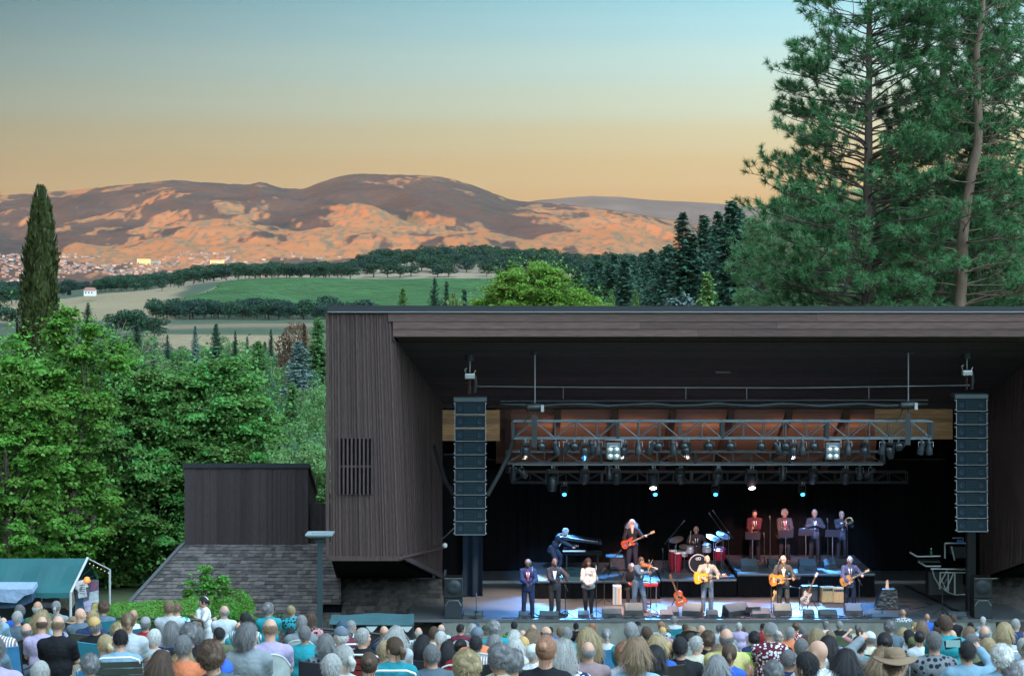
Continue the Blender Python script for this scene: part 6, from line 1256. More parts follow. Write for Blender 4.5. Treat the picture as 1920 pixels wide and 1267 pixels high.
# ---- horn section
def stand(px, Y, z, label, h=1.08):
    root = empty('music_stand', label, 'music stand', (WX(px,Y), Y, z)); MB().slab([(WX(px,Y)-.25,Y-.02,z+h-.12),(WX(px,Y)+.25,Y-.02,z+h-.12),(WX(px,Y)+.25,Y-.14,z+h+.14),(WX(px,Y)-.25,Y-.14,z+h+.14)], (0,.01,.0)).build('desk', M('desk', (.03,.032,.045), rough=.5), root); MB().cyl((WX(px,Y),Y,z+.04),(WX(px,Y),Y,z+h), .012, n=6).build('pole', METAL, root)
    for i in range(3): a = 2.09*i+.5; MB().tube([(WX(px,Y),Y,z+.2),(WX(px,Y)+.22*math.cos(a),Y+.22*math.sin(a),z+.01)], .008, 4).build('leg', DMET, root)
Yh = 66.5
hb = dict(fl=(.13,0,.08), fr=(-.13,0,.08))
performer(1415, Yh, zr3, dict(**hb, hr=(-.13,-.30,1.02), hl=(-.06,-.30,1.20), head=(-12,8,0)), 'saxophonist in a burgundy jacket with dark hair, leftmost of the horn players', 'light', ('short',BLACKH), (.085,.022,.035), tie=(.05,.05,.06), trousers=(.015,.015,.02), scale=.99)
performer(1471, Yh, zr3, dict(**hb, hr=(-.18,-.32,.98), hl=(.10,-.32,1.12), head=(5,8,0)), 'saxophonist with bushy grey curls, second of the horn players', 'tan', ('curly',(.28,.27,.26)), (.06,.05,.065), tie=(.20,.05,.06), trousers=(.015,.015,.02), scale=.99)
performer(1527, Yh, zr3, dict(**hb, hr=(-.06,-.30,1.33), hl=(.05,-.30,1.30), pr=(-1,0,-.6), pl=(1,0,-.6), head=(0,8,0)), 'trumpet player with grey hair, one sleeve glowing blue, third of the horn players', 'light', ('short',GREY), (.045,.055,.08), trousers=(.015,.015,.02), scale=.99)
performer(1578, Yh, zr3, dict(**hb, hr=(.03,-.34,1.35), hl=(.10,-.26,1.42), pr=(-1,0,-.6), pl=(1,0,-.6), head=(6,6,0)), 'trombone player bathed in blue light, rightmost of the horn players', 'light', ('short',GREY), (.035,.055,.085), trousers=(.015,.015,.02), scale=.96)
BRASS = M('brass', (.85,.55,.20), rough=.2, metal=1)
def sax(px, label, bx, bz, flip=1):
    Y = Yh-.34; x = WX(px, Y); z = zr3; root = empty('saxophone', label, 'saxophone', (x+bx, Y, z+bz)); t = Vector((x+.0, Y+.12, z+1.50)); b = Vector((x+bx, Y, z+bz)); 
    pts = [t, t+Vector((-.03*flip,-.09,.03)), Vector((x-.05*flip,Y-.02,z+1.42)), lerp(Vector((x-.05*flip,Y-.02,z+1.42)), b, .55), b, b+Vector((-.04*flip,-.03,-.07)), b+Vector((-.11*flip,-.06,-.07)), b+Vector((-.15*flip,-.08,.02)), b+Vector((-.16*flip,-.10,.12))]
    MB().tube(pts, [.007,.01,.013,.02,.030,.034,.042,.052,.085], 12).build('body', BRASS, root)
    m = MB()
    for i in range(6): p = lerp(pts[2], b, .12+i*.14); m.cyl(p+Vector((0,-.02,0)), p+Vector((0,-.045,0)), .016, n=8)
    m.tube([pts[2]+Vector((.02,-.02,0)), b+Vector((.02,-.03,0))], .004, 4); m.build('keys', M('brass_dark', (.6,.36,.12), rough=.3, metal=1), root)
sax(1413, 'gold saxophone of the burgundy-jacketed player', -.06, .95); sax(1468, 'reddish gold saxophone of the curly-haired player', -.06, .94)
def trumpet():
    Y = Yh-.34; x = WX(1527,Y); z = zr3+1.48; root = empty('trumpet', 'silver trumpet pointing down toward the crowd', 'trumpet', (x,Y,z)); a = Vector((x,Y+.2,z+.03)); d = Vector((.03,-.75,-.42)).normalized()
    MB().tube([a, a+d*.3, a+d*.42, a+d*.50], [.008,.010,.022,.060], 12).build('bell', M('silver', (.75,.8,.85), rough=.15, metal=1), root); m = MB()
    for i in range(3): p = a+d*(.14+i*.035); m.cyl(p+Vector((0,0,-.09)), p+Vector((0,0,.06)), .012, n=8)
    m.build('valves', CHROME, root); MB().tube([a+d*.1+Vector((.0,0,-.06)), a+d*.3+Vector((0,0,-.06)), a+d*.3, a+d*.1], .007, 5).build('slide_tube', CHROME, root)
trumpet()
def trombone():
    Y = Yh-.38; x = WX(1578,Y); z = zr3+1.48; root = empty('trombone', 'trombone with its round silver bell facing the crowd', 'trombone', (x,Y,z)); b = Vector((x+.235,Y-.18,z-.02))
    MB().lathe(b, [(.135,0),(.10,.03),(.06,.10),(.03,.22),(.015,.42),(.012,.5)], 24, (0,1,.05)).build('bell', M('silver_brass', (.75,.66,.55), rough=.2, metal=1), root)
    MB().tube([b+Vector((0,.45,.0)), b+Vector((-.12,.45,.02)), b+Vector((-.2,.1,.02)), b+Vector((-.21,-.35,-.12))], .012, 6).build('slide_tube', CHROME, root)
trombone()
stand(1411, Yh-.75, zr3, 'music stand before the burgundy-jacketed saxophonist', .98); stand(1473, Yh-.75, zr3, 'music stand before the curly-haired saxophonist', 1.05); stand(1511, Yh-.8, zr3, 'wide music stand left of the trumpet player', 1.12); stand(1561, Yh-.8, zr3, 'music stand between trumpet and trombone players', 1.08)
mic_stand(1444, Yh-.7, zr3, 1.5, 'tall straight microphone stand between the two saxophonists'); mic_stand(1552, Yh-.7, zr3, 1.42, 'tall straight microphone stand between trumpet and trombone'); mic_stand(1535, Yh-.6, zr3, .95, 'short microphone stand right in front of the trumpet player'); mic_stand(1433, Yh-.5, zr3, .9, 'short microphone stand under the elbow of the burgundy-jacketed saxophonist'); mic_stand(1589, Yh-.6, zr3, 1.15, 'thin microphone stand below the trombone bell')
r = empty('water_bottle', 'clear water bottle on the horn riser by the trumpet monitor', 'bottle', (WX(1524,65.3), 65.3, zr3)); MB().lathe(r.location, [(0,0),(.034,0),(.036,.12),(.03,.17),(.013,.2),(.013,.22)], 12).build('bottle_body', M('clear_plastic', (.55,.6,.65), rough=.1), r); MB().lathe(r.location, [(.016,.22),(.016,.24),(0,.24)], 10).build('cap', M('white_cap', (.8,.8,.8)), r)
# guitars in stands, cases
def gstand(px, Y, label, h=.75):
    root = empty('guitar_stand', label, 'guitar stand', (WX(px,Y), Y, 0)); x = WX(px,Y)
    for dx, dy in ((-.28,-.12),(.28,-.12),(0,.3)): MB().tube([(x,Y,.55),(x+dx,Y+dy,.01)], .013, 5).build('leg', BLK, root)
    MB().tube([(x,Y,.5),(x,Y+.06,h)], .012, 5).tube([(x-.13,Y-.12,.34),(x,Y-.0,.36),(x+.13,Y-.12,.34)], .012, 5).build('cradle', BLK, root)
gstand(1270, 61.4, 'black tripod guitar stand left of the centre singer', 1.0); guitar('acoustic_guitar', 'brown guitar leaning in a stand left of the centre singer', (WX(1274,61.3), 61.2, .45), 112, 'acoustic', (.30,.06,.03), .42, tiltb=-14, face=(.42,.11,.05))
gstand(1517, 61.5, 'black tripod guitar stand between the second guitarist and the tan amplifiers', .95); guitar('electric_guitar', 'slim pale-edged guitar leaning in a stand in front of the black amplifier', (WX(1511,61.4), 61.3, .46), 66, 'electric', (.30,.30,.32), .5, tiltb=-14, headc=(.5,.5,.5))
mic_stand(1499, 61.3, 0, .6, 'low bent microphone stand left of the guitar stand', (.75,-.14,-.05,.78))
r = empty('covered_amplifier', 'black-covered sloping case at the right with a pale guitar headstock sticking out', 'case', (WX(1664,61.9), 61.9, 0)); x = WX(1664,61.9); MB().hexa([(x-.45,61.65,.02),(x+.30,61.65,.02),(x+.36,62.1,.02),(x-.4,62.1,.02),(x-.20,61.75,.62),(x+.28,61.75,.60),(x+.27,62.05,.62),(x-.18,62.05,.66)]).build('cover', M('glossy_cover', (.010,.010,.012), rough=.22, bump=(9,.6,.05)), r); MB().slab([(x-.08,61.8,.62),(x+.03,61.8,.60),(x+.02,61.85,.92),(x-.05,61.85,.90)], (0,.02,0)).build('headstock', M('pale_head', (.6,.42,.28), rough=.3), r); MB().box((x+.02,61.9,.63), (.4,.25,.02)).build('top_panel', M('blue_panel', (.15,.35,.45), rough=.3), r)
# subwoofer stacks
M('sub_cone', (.02,.028,.038), rough=.5)
def sub(px, z, label, kind):
    Y = 60.1; x = WX(px,Y); root = empty('subwoofer', label, 'loudspeaker', (x,Y+.35,z)); MB().rbox((x,Y+.35,z+.31), (.56,.6,.62), .015).build('cabinet', BLK, root)
    if kind: MB().lathe((x,Y+.045,z+.33), [(.24,0),(.22,.02),(.1,.05),(0,.03)], 20, (0,-1,0)).build('driver', M('sub_cone', (.02,.028,.038), rough=.5), root); m = MB(); m.box((x,Y+.035,z+.60), (.54,.02,.02)); m.build('trim', M('array_rail'), root)
    else: m = MB(); m.tube([(x-.25,Y+.04,z+.40),(x-.15,Y+.04,z+.56),(x+.15,Y+.04,z+.56),(x+.25,Y+.04,z+.40)], .012, 5); m.build('trim', M('array_rail'), root); MB().slab([(x-.26,Y+.045,z+.03),(x+.26,Y+.045,z+.03),(x+.26,Y+.045,z+.40),(x+.15,Y+.045,z+.55),(x-.15,Y+.045,z+.55),(x-.26,Y+.045,z+.40)], (0,-.004,0)).build('grille', M('sub_cone'), root)
sub(850, .0, 'lower black subwoofer at the left foot of the stage opening', 0); sub(850, .64, 'upper black subwoofer with round driver at the left of the stage', 1); sub(1844, .0, 'lower black subwoofer at the right foot of the stage opening', 0); sub(1844, .64, 'upper black subwoofer with round driver at the right of the stage', 1)
# metal lighting/stage frames at the right
def frames():
    Y = 62.6; T = M('frame_alu', (.48,.52,.52), rough=.35, metal=.7); root = empty('metal_rack', 'tangle of tubular metal frames and trays at the right side of the stage', 'rack', (WX(1780,Y), Y, 0)); p = lambda a, b, y=0: W(a, b, Y+y)
    def t(pts, r=.022): return MB().tube([p(*q) for q in pts], r, 6)
    for nm, pts, r in (('tray_arm',[(1706,1035),(1720,1043),(1763,1042)],.03),('tray_arm',[(1722,1052),(1736,1061),(1764,1061)],.03),('frame_tube',[(1745,1066),(1822,1067)],.028),('frame_tube',[(1762,1073),(1822,1073)],.022),('curved_tube',[(1748,1067),(1752,1082),(1762,1098),(1778,1110),(1792,1115),(1814,1113)],.024),
        ('frame_leg',[(1763,1072),(1762,1104)],.03),('frame_leg',[(1790,1072),(1790,1113)],.03),('frame_leg',[(1778,1072),(1778,1108)],.022),('cross_brace',[(1760,1098),(1776,1069)],.02),('cross_brace',[(1773,1108),(1788,1073)],.02),('cross_brace',[(1762,1078),(1773,1104)],.018),
        ('frame_leg',[(1772,1018),(1772,1046)],.03),('frame_tube',[(1772,1018),(1814,1018)],.026),('frame_tube',[(1786,1008),(1806,1008),(1806,1018)],.022),('frame_tube',[(1784,1024),(1790,1050)],.03)): t(pts, r).build(nm, T, root)
    MB().box(p(1796,1034,.2), (.5,.3,.35)).build('console', DMET, root); MB().rbox(p(1800,1014,0), (.2,.12,.09), .03).build('blue_bag', M('blue_bag', (.03,.16,.55), rough=.6), root)
    MB().box(p(1742,1051,.1), (.65,.4,.05)).build('tray', DMET, root); MB().hexa([p(1776,1045),p(1782,1043),p(1818,1064),p(1812,1066),p(1776,1040),p(1782,1038),p(1818,1059),p(1812,1061)]).build('ramp_tray', DMET, root)
    MB().box(p(1770,1090,.35), (1.1,.5,.75)).build('black_case', BLK, root)
    r2 = empty('green_bottle', 'green bottle standing alone on the tray at the right', 'bottle', p(1746,1041)); MB().lathe(r2.location, [(0,0),(.035,0),(.035,.12),(.013,.17),(.013,.21)], 10).build('bottle_body', M('green_glass', (.03,.18,.10), rough=.1), r2); MB().lathe(r2.location, [(.017,.2),(.017,.24),(0,.24)], 8).build('cap', M('white_cap'), r2)
    m = MB().box((WX(1820,61.6),61.6,1.2), (.26,.3,4.2)); tag(m.build('black_post', BLK), 'tall black post beside the right shingle wall, below the loudspeaker column', 'post')
frames()
# cables on the stage floor
def cable(pts, label, r=.012, mat=None, group=None):
    P = [Vector((WX(a, y), y, .012)) for a, y in pts]; Q = []
    for a, b in zip(P[:-1], P[1:]):
        for t in (0, .25, .5, .75): v = lerp(a, b, t); v.x += U(-.06,.06); v.y += U(-.03,.03); Q.append(v)
    tag(MB().tube(Q+[P[-1]], r, 5).build('cable', mat or BLK), label, 'cable', group)
cable([(940,60.2),(1000,60.35),(1080,60.2),(1160,60.35),(1240,60.15)], 'black cable along the left part of the stage edge'); cable([(1240,60.15),(1320,60.4),(1400,60.2),(1480,60.3),(1560,60.15)], 'black cable along the middle of the stage edge'); cable([(1560,60.15),(1640,60.3),(1700,60.2)], 'black cable along the right part of the stage edge', .02)
cable([(1700,66.),(1745,63.6),(1790,61.6),(1812,60.9)], 'thick black cable loom slanting across the right stage floor', .05); cable([(1690,63.),(1745,62.9),(1775,62.7)], 'thin cable to the metal frames on the right stage floor'); cable([(1700,61.6),(1750,62.4),(1735,62.8)], 'thin cable crossing the right stage floor below the frames')
for i in range(26): px = U(1120, 1640); cable([(px,60.9+U(-.3,.3)),(px+U(-16,16),60.5),(px+U(-34,34),60.15)], 'short black cable lying among the floor monitors', .011, None, 'short cables among the floor monitors')
m = MB(); 
for i in range(22): a = [W(1412+U(-14,14), 1140+U(-3,9), 60.5) for _ in range(5)]; m.tube(a, .016, 5)
tag(m.build('cable_heap', M('dark_cable', (.05,.03,.035), rough=.5)), 'heap of dark cable piled on a speaker box left of the second guitarist', 'cable')
mic_stand(893, 60.25, 0, .62, 'short stick of a stand rising from the flat box at the left stage corner'); mic_stand(1767, 60.7, 0, .95, 'short black stand with a drooping top on the empty right stage floor', (.9,.05,0,.98))
r = empty('work_lamp', 'small pale lamp clamped to the inner edge of the left tower', 'lamp', W(834,1022,63)); MB().ball(W(834,1022,62.9), .09, 12).build('shade', M('lamp_white', (.75,.76,.74), rough=.3), r); MB().cyl(W(826,1024,63.1), W(834,1024,63), .015, n=6).build('bracket', BLK, r)
# ================================================================ audience
def seated(seed, head=(0,0,0), hl=(.12,-.30,.50), hr=(-.12,-.30,.50), lean=(0,-8), w=.19, fat=.02, pl=(.8,.3,-.6), pr=(-.8,.3,-.6), pel=(0,.0,.42), sl=None):
    return dict(pelvis=pel, lean=lean, head=head, hl=hl, hr=hr, w=w, fl=(.14,-.62,.08), fr=(-.14,-.60,.08), kl=(.15,-1,1.2), kr=(-.15,-1,1.2), pl=pl, pr=pr), fat
POSES = {'still': seated(1), 'left': seated(2, (-48,4,0), fat=.03), 'right': seated(3, (46,2,0), fat=.01), 'down': seated(4, (8,20,0), (.08,-.28,.56), (-.08,-.28,.56)), 'tilt': seated(5, (14,-4,12), lean=(5,-10), fat=.04),
    'slim': seated(6, (-12,0,-4), w=.165, fat=-.005), 'slimr': seated(7, (38,3,0), w=.165, fat=0.), 'broad': seated(8, (4,0,3), w=.205, fat=.055), 'phone': seated(9, (6,-2,0), (.30,-.30,.62), (-.24,-.34,1.08), pr=(-1,-.1,-.6)), 'armup': seated(10, (-10,-4,0), (.22,-.22,1.12), (-.12,-.3,.5), pl=(1,.1,-.3))}
PM = {}
for k, (P, fat) in POSES.items():
    J = skeleton(P); D_ = dict(J=J, body=surf(body_prims(J, fat, .7), .013, .024, None, 'person'), legs=surf(leg_prims(J, .018, .0, 1., fat), .016, .022, None, 'trousers'))
    D_['body'].materials.append(SKIN['light']); D_['body2'] = D_['body'].copy(); 
    for nm, sl_, off in (('tee', .42, .016), ('long', 1., .018), ('tank', .0, .012)):
        if nm == 'tank' and k not in ('still','slim','right','slimr','tilt'): continue
        D_[nm] = surf(top_prims(J, off, sl_, .05, fat, .012), .013, .055, None, 'shirt')
    PM[k] = D_
def shirtmat(kind):
    if kind in MATS: return MATS[kind]
    m = M(kind, objcol=True, rough=.85, noise=(5,.14), bump=(13,.7,.03), spec=.15)
    if kind != 'shirt_plain':
        nt = m.node_tree; b = nt.nodes['Principled BSDF']; src = b.inputs['Base Color'].links[0].from_socket; tcn = nt.nodes.new('ShaderNodeTexCoord')
        mix = nt.nodes.new('ShaderNodeMix'); mix.data_type = 'RGBA'; mix.inputs['B'].default_value = (.62,.63,.66,1) if kind != 'shirt_dark_print' else (.02,.02,.03,1); mr = nt.nodes.new('ShaderNodeMapRange')
        if kind == 'shirt_stripe':
            t = nt.nodes.new('ShaderNodeTexWave'); t.bands_direction = 'X'; t.inputs['Scale'].default_value = 9; nt.links.new(tcn.outputs['Object'], t.inputs['Vector']); nt.links.new(t.outputs['Fac'], mr.inputs[0]); mr.inputs[1].default_value = .6; mr.inputs[2].default_value = .7
        else:
            t = nt.nodes.new('ShaderNodeTexVoronoi'); t.inputs['Scale'].default_value = 22 if kind == 'shirt_print' else 16; nt.links.new(tcn.outputs['Object'], t.inputs['Vector']); nt.links.new(t.outputs['Distance'], mr.inputs[0]); mr.inputs[1].default_value = .40; mr.inputs[2].default_value = .46; mr.inputs[3].default_value = 1; mr.inputs[4].default_value = 0
        nt.links.new(mr.outputs[0], mix.inputs['Factor']); nt.links.new(src, mix.inputs['A']); nt.links.new(mix.outputs['Result'], b.inputs['Base Color'])
    return m
def cap_mesh():
    me = surf([('e', (0,.012,.030), (.090,.110,.102))], .008, .01, lambda X, Y, Z: (.028-.10*Y-Z)+0*X, 'cap'); V = [v.co.copy() for v in me.vertices]; F_ = [tuple(p.vertices) for p in me.polygons]
    m = MB(); m.add(V, F_, True); n = 14; rim = []
    for i in range(n+1): a = math.pi*(i/n); rim.append(Vector((-.082*math.cos(a), -.05-.135*math.sin(a), .034-.012*math.sin(a))))
    ring = [Vector((-.086*math.cos(math.pi*i/n), -.02-.088*math.sin(math.pi*i/n), .045)) for i in range(n+1)]
    b = len(m.v); m.v += rim+ring+[v-Vector((0,0,.006)) for v in rim+ring]; k = n+1
    for i in range(n): m.f += [(b+i,b+i+1,b+k+i+1,b+k+i),(b+2*k+i,b+3*k+i,b+3*k+i+1,b+2*k+i+1),(b+i,b+2*k+i,b+2*k+i+1,b+i+1)]; m.sm += [True]*3
    m.ball((0,.012,.132), .011, 8); m.tube([(-.088,.015,.036),(-.06,.085,.024),(0,.122,.018),(.06,.085,.024),(.088,.015,.036)], .006, 5)
    me = bpy.data.meshes.new('cap'); me.from_pydata([tuple(v) for v in m.v], [], m.f); me.polygons.foreach_set('use_smooth', m.sm); me.materials.append(M('cap_cloth', objcol=True, rough=.8, bump=(40,.3,.004))); return me
def hat_mesh():
    m = MB(); m.lathe((0,.012,.035), [(.088,0),(.186,-.012),(.192,-.004),(.182,.002),(.092,.014),(.090,.05),(.078,.085),(.05,.10),(.02,.088),(0,.085)], 28); m.lathe((0,.012,.05), [(.0935,0),(.0935,.024),(.091,.026)], 24)
    for i, v in enumerate(m.v): v.z += .02*math.sin(math.atan2(v.y, v.x)*2)*(1 if Vector((v.x,v.y)).length > .12 else 0)
    me = bpy.data.meshes.new('sun_hat'); me.from_pydata([tuple(v) for v in m.v], [], m.f); me.polygons.foreach_set('use_smooth', m.sm); me.materials.append(M('straw', objcol=True, rough=.9, bump=(60,.6,.004))); return me
CAP, HAT = cap_mesh(), hat_mesh()
def chairs():
    out = {}
    def mk(name, parts):
        out[name] = parts
    def me_(m, n): me = bpy.data.meshes.new(n); me.from_pydata([tuple(v) for v in m.v], [], m.f); me.polygons.foreach_set('use_smooth', m.sm); return me
    # folding camp chair: fabric back sagging between two posts
    f = MB(); 
    for s in (-1,1): f.tube([(s*.30,.02,.38),(s*.29,.18,.90)], .012, 6); f.tube([(s*.30,-.32,.02),(s*.30,.10,.42)], .011, 6); f.tube([(s*.30,.16,.02),(s*.30,-.30,.40)], .011, 6); f.tube([(s*.30,-.30,.56),(s*.30,.10,.58)], .016, 6)
    f.tube([(-.30,.16,.02),(.30,-.30,.30)], .010, 5); f.tube([(.30,.16,.02),(-.30,-.30,.30)], .010, 5)
    b = MB(); n = 8
    for i in range(n):
        for j in range(4):
            def pt(i, j): u = i/n*2-1; v = j/4; return Vector((u*.29, .06+.13*v+.05*(1-u*u)*(1-.4*v), .44+.44*v-.03*(1-u*u)*v))
            b.quad(pt(i,j), pt(i+1,j), pt(i+1,j+1), pt(i,j+1))
    b.tube([(-.29,.185,.88),(0,.215,.85),(.29,.185,.88)], .010, 5); s_ = MB(); s_.hexa([(-.28,-.32,.34),(.28,-.32,.34),(.28,.1,.30),(-.28,.1,.30),(-.28,-.32,.36),(.28,-.32,.36),(.28,.1,.32),(-.28,.1,.32)])
    mk('camp_chair', (('frame', me_(f,'frame'), DMET), ('back_cloth', me_(b,'back_cloth'), None), ('seat', me_(s_,'seat'), None)))
    # low web chair: bent light tube arch with webbing
    f = MB(); f.tube([(-.28,-.32,.30),(-.28,.06,.26),(-.27,.20,.78),(-.23,.235,.87),(-.15,.245,.90),(.15,.245,.90),(.23,.235,.87),(.27,.20,.78),(.28,.06,.26),(.28,-.32,.30)], .014, 7)
    for s in (-1,1): f.tube([(s*.29,.1,.02),(s*.29,-.30,.45),(s*.29,.12,.50)], .012, 6)
    f.tube([(-.29,.1,.02),(.29,.1,.02)], .012, 6); b = MB()
    for i in range(7): b.hexa([(-.27,.085+i*.022,.32+i*.078),(.27,.085+i*.022,.32+i*.078),(.27,.09+i*.022,.32+i*.078),(-.27,.09+i*.022,.32+i*.078),(-.27,.102+i*.022,.385+i*.078),(.27,.102+i*.022,.385+i*.078),(.27,.107+i*.022,.385+i*.078),(-.27,.107+i*.022,.385+i*.078)])
    s_ = MB(); s_.box((0,-.13,.285), (.54,.38,.012)); mk('web_chair', (('frame', me_(f,'frame'), M('white_tube', (.62,.66,.68), rough=.3, metal=.2)), ('webbing', me_(b,'webbing'), None), ('seat', me_(s_,'seat'), None)))
    # moulded resin chair
    b = MB(); n = 10
    for i in range(n):
        for j in range(5):
            def pt(i, j, o=0): u = i/n*2-1; v = j/5; top = .88-.10*u**4-.05*u*u; return Vector((u*.25*(1-.06*v), .10+.12*v-.10*u*u+o, .38+(top-.38)*v))
            b.quad(pt(i,j), pt(i+1,j), pt(i+1,j+1), pt(i,j+1)); b.quad(pt(i,j,.014), pt(i,j+1,.014), pt(i+1,j+1,.014), pt(i+1,j,.014))
    b.tube([Vector(((i/n*2-1)*.235, .22-.10*(i/n*2-1)**2+.007, .88-.10*(i/n*2-1)**4-.05*(i/n*2-1)**2)) for i in range(n+1)], .012, 6); s_ = MB(); s_.rbox((0,-.08,.37), (.48,.42,.03), .01); f = MB()
    for s in (-1,1):
        for y in (-.26,.14): f.tube([(s*.22,y,.36),(s*.25,y*1.1,.0)], [.022,.016], 6)
    mk('resin_chair', (('back', me_(b,'back'), None), ('seat', me_(s_,'seat'), None), ('legs_frame', me_(f,'legs_frame'), None)))
    return out
CH = chairs(); CHM = M('chair_cloth', objcol=True, rough=.75, noise=(8,.12))
def chair(kind, x, y, z, rz, col, label):
    label = brief(label)
    root = empty(kind, label, 'chair', (x,y,z), None, rz)
    for n, me, mt in CH[kind]:
        if not me.materials: me.materials.append(mt or CHM)
        o = link(n, me, None, root); o.color = (*col, 1)
    return root
HC = {'white':((.46,.46,.45),'white'), 'grey':((.23,.23,.235),'grey'), 'dgrey':((.14,.14,.145),'dark grey'), 'black':((.018,.017,.02),'black'), 'brown':((.085,.052,.035),'brown'), 'lbrown':((.20,.135,.085),'light brown'), 'blonde':((.33,.25,.14),'blonde'), 'auburn':((.26,.13,.08),'auburn'), 'silver':((.34,.34,.33),'silver')}
SC = {'white':(.42,.46,.50), 'lblue':(.20,.34,.45), 'blue':(.03,.10,.42), 'teal':(.02,.24,.29), 'navy':(.02,.035,.09), 'black':(.012,.013,.016), 'grey':(.18,.21,.23), 'red':(.28,.02,.03), 'orange':(.55,.17,.08), 'mauve':(.24,.17,.18), 'lavender':(.33,.28,.42), 'green':(.04,.12,.06), 'yellow':(.45,.40,.16), 'pink':(.45,.22,.24), 'olive':(.12,.13,.07), 'maroon':(.12,.02,.04), 'cream':(.48,.45,.36), 'slate':(.09,.13,.17)}
SN = {'white':'white','lblue':'light blue','blue':'bright blue','teal':'teal','navy':'navy','black':'black','grey':'grey','red':'red','orange':'orange','mauve':'mauve','lavender':'lavender','green':'green','yellow':'pale yellow','pink':'pink','olive':'olive','maroon':'maroon','cream':'cream','slate':'slate blue'}
HN = {'short':'short {} hair','fringe':'bald crown and {} fringe','curly':'{} curls','bob':'{} bob','long':'long straight {} hair','wavy':'long wavy {} hair','tail':'{} ponytail','bun':'{} hair bun','cap':'{} cap','hat':'{} sun hat','bald':'bald head'}
COLS = [(60,'below the blue tarp'),(130,'below the green tent'),(190,'below the hanging shirts'),(260,'below the low hedge end'),(340,'below the hedge'),(400,'below the two hugging women'),(480,'below the round shrub'),(560,'below the shingle roof'),(640,'below the lamp post'),(720,'below the teal awning'),(800,'just past the teal awning'),(870,'below the left subwoofers'),(950,'below the empty left stage floor'),(1015,'below the navy suit'),(1070,'below the charcoal suit'),(1130,'below the silver blouse'),(1230,'below the violinist'),(1290,'below the leaning guitar'),(1350,'below the centre guitarist'),(1430,'below the angled monitors'),(1490,'below the second guitarist'),(1560,'below the tan amplifiers'),(1630,'below the electric guitarist'),(1700,'below the covered case'),(1780,'below the metal frames'),(1860,'below the right subwoofers'),(9999,'below the right shingle wall')]
ROWS = [(13.2,'frontmost'),(15.6,'second row up'),(18.2,'third row up'),(21.5,'fourth row up'),(26,'fifth row up'),(32,'sixth row up'),(40,'far rows'),(48,'rows near the stage'),(99,'front row')]
PEOPLE = []; used = {}
def spectator(px, py, w, hair, hc, shirt, top='tee', pose='still', chair_=None, skin='light', pat='shirt_plain', rz=0, extra=None):
    hw = dict(hat=.36, cap=.19, curly=.22, bob=.205, long=.20, wavy=.215).get(hair, .185); Y = F*hw*1.10/w; PEOPLE.append([px, py, Y, hair, hc, shirt, top, pose, chair_, skin, pat, rz, extra])
A = spectator
A(6,1169,21,'fringe','grey','lblue'); A(33,1158,23,'short','silver','slate'); A(36,1146,22,'short','dgrey','blue','long','right'); A(78,1150,15,'bald','grey','black'); A(92,1164,25,'cap','green','navy','tee','right'); A(137,1168,40,'hat','lbrown','lavender','tee','still',None,'light','shirt_print')
A(160,1164,18,'short','black','black'); A(50,1183,27,'fringe','dgrey','black','tee','broad'); A(89,1206,28,'fringe','silver','lblue','tee','broad',('resin_chair',(.5,.5,.5))); A(7,1200,25,'short','brown','red','long','right',('camp_chair',(.16,.02,.02))); A(130,1208,25,'short','black','lblue','tee','right'); A(170,1248,42,'curly','dgrey','teal','tee','still')
A(196,1210,34,'tail','blonde','black','tank','slimr',('web_chair',(.04,.25,.48))); A(76,1262,40,'short','silver','grey'); A(220,1182,28,'curly','blonde','white'); A(273,1169,24,'cap','grey','red','tee','still',('camp_chair',(.02,.04,.10))); A(290,1196,30,'short','white','white','tee','slim'); A(320,1180,27,'long','dgrey','white','tee','slimr',('camp_chair',(.02,.03,.09)),'light','shirt_print'); A(348,1178,19,'short','grey','grey')
A(303,1243,42,'long','brown','navy','tank','slim'); A(345,1240,40,'long','blonde','olive','tank','slim',('resin_chair',(.35,.42,.40))); A(373,1246,25,'bun','brown','blue'); A(371,1187,25,'bob','dgrey','navy','tee','slim',None,'light','shirt_print'); A(410,1190,24,'short','black','olive','tee','right'); A(449,1178,22,'fringe','dgrey','teal','tee','broad'); A(421,1222,27,'wavy','brown','black','long','slim')
A(418,1262,48,'cap','bluec','blue'); A(456,1256,34,'short','brown','black','tee','right'); A(482,1236,25,'cap','grey','teal','tee','down'); A(471,1172,20,'tail','black','black','tank','right'); A(545,1190,22,'short','black','white','tee','still'); A(524,1219,24,'bob','white','white','tee','slim'); A(547,1216,21,'short','black','pink','tank','still'); A(568,1211,20,'fringe','grey','white','tee','still')
A(611,1208,36,'bob','dgrey','grey','tee','still',('camp_chair',(.02,.02,.03)),'light','shirt_dark_print'); A(638,1192,31,'cap','slatec','grey','tee','right',('camp_chair',(.02,.02,.03))); A(622,1252,44,'short','silver','cream'); A(692,1247,42,'bun','brown','teal'); A(658,1214,19,'short','black','white','tee','still'); A(709,1191,13,'cap','tanc','white')
A(743,1192,33,'long','silver','white','tee','slim'); A(738,1216,37,'tail','brown','teal','tee','right',('web_chair',(.03,.20,.30)),'light','shirt_plain',0); A(793,1205,26,'long','black','black','tee','slim',('camp_chair',(.02,.02,.03))); A(810,1229,36,'short','dgrey','slate','tee','broad'); A(838,1218,30,'wavy','black','maroon','tank','slimr'); A(864,1214,28,'bun','black','red','tank','slim',('web_chair',(.45,.05,.05)))
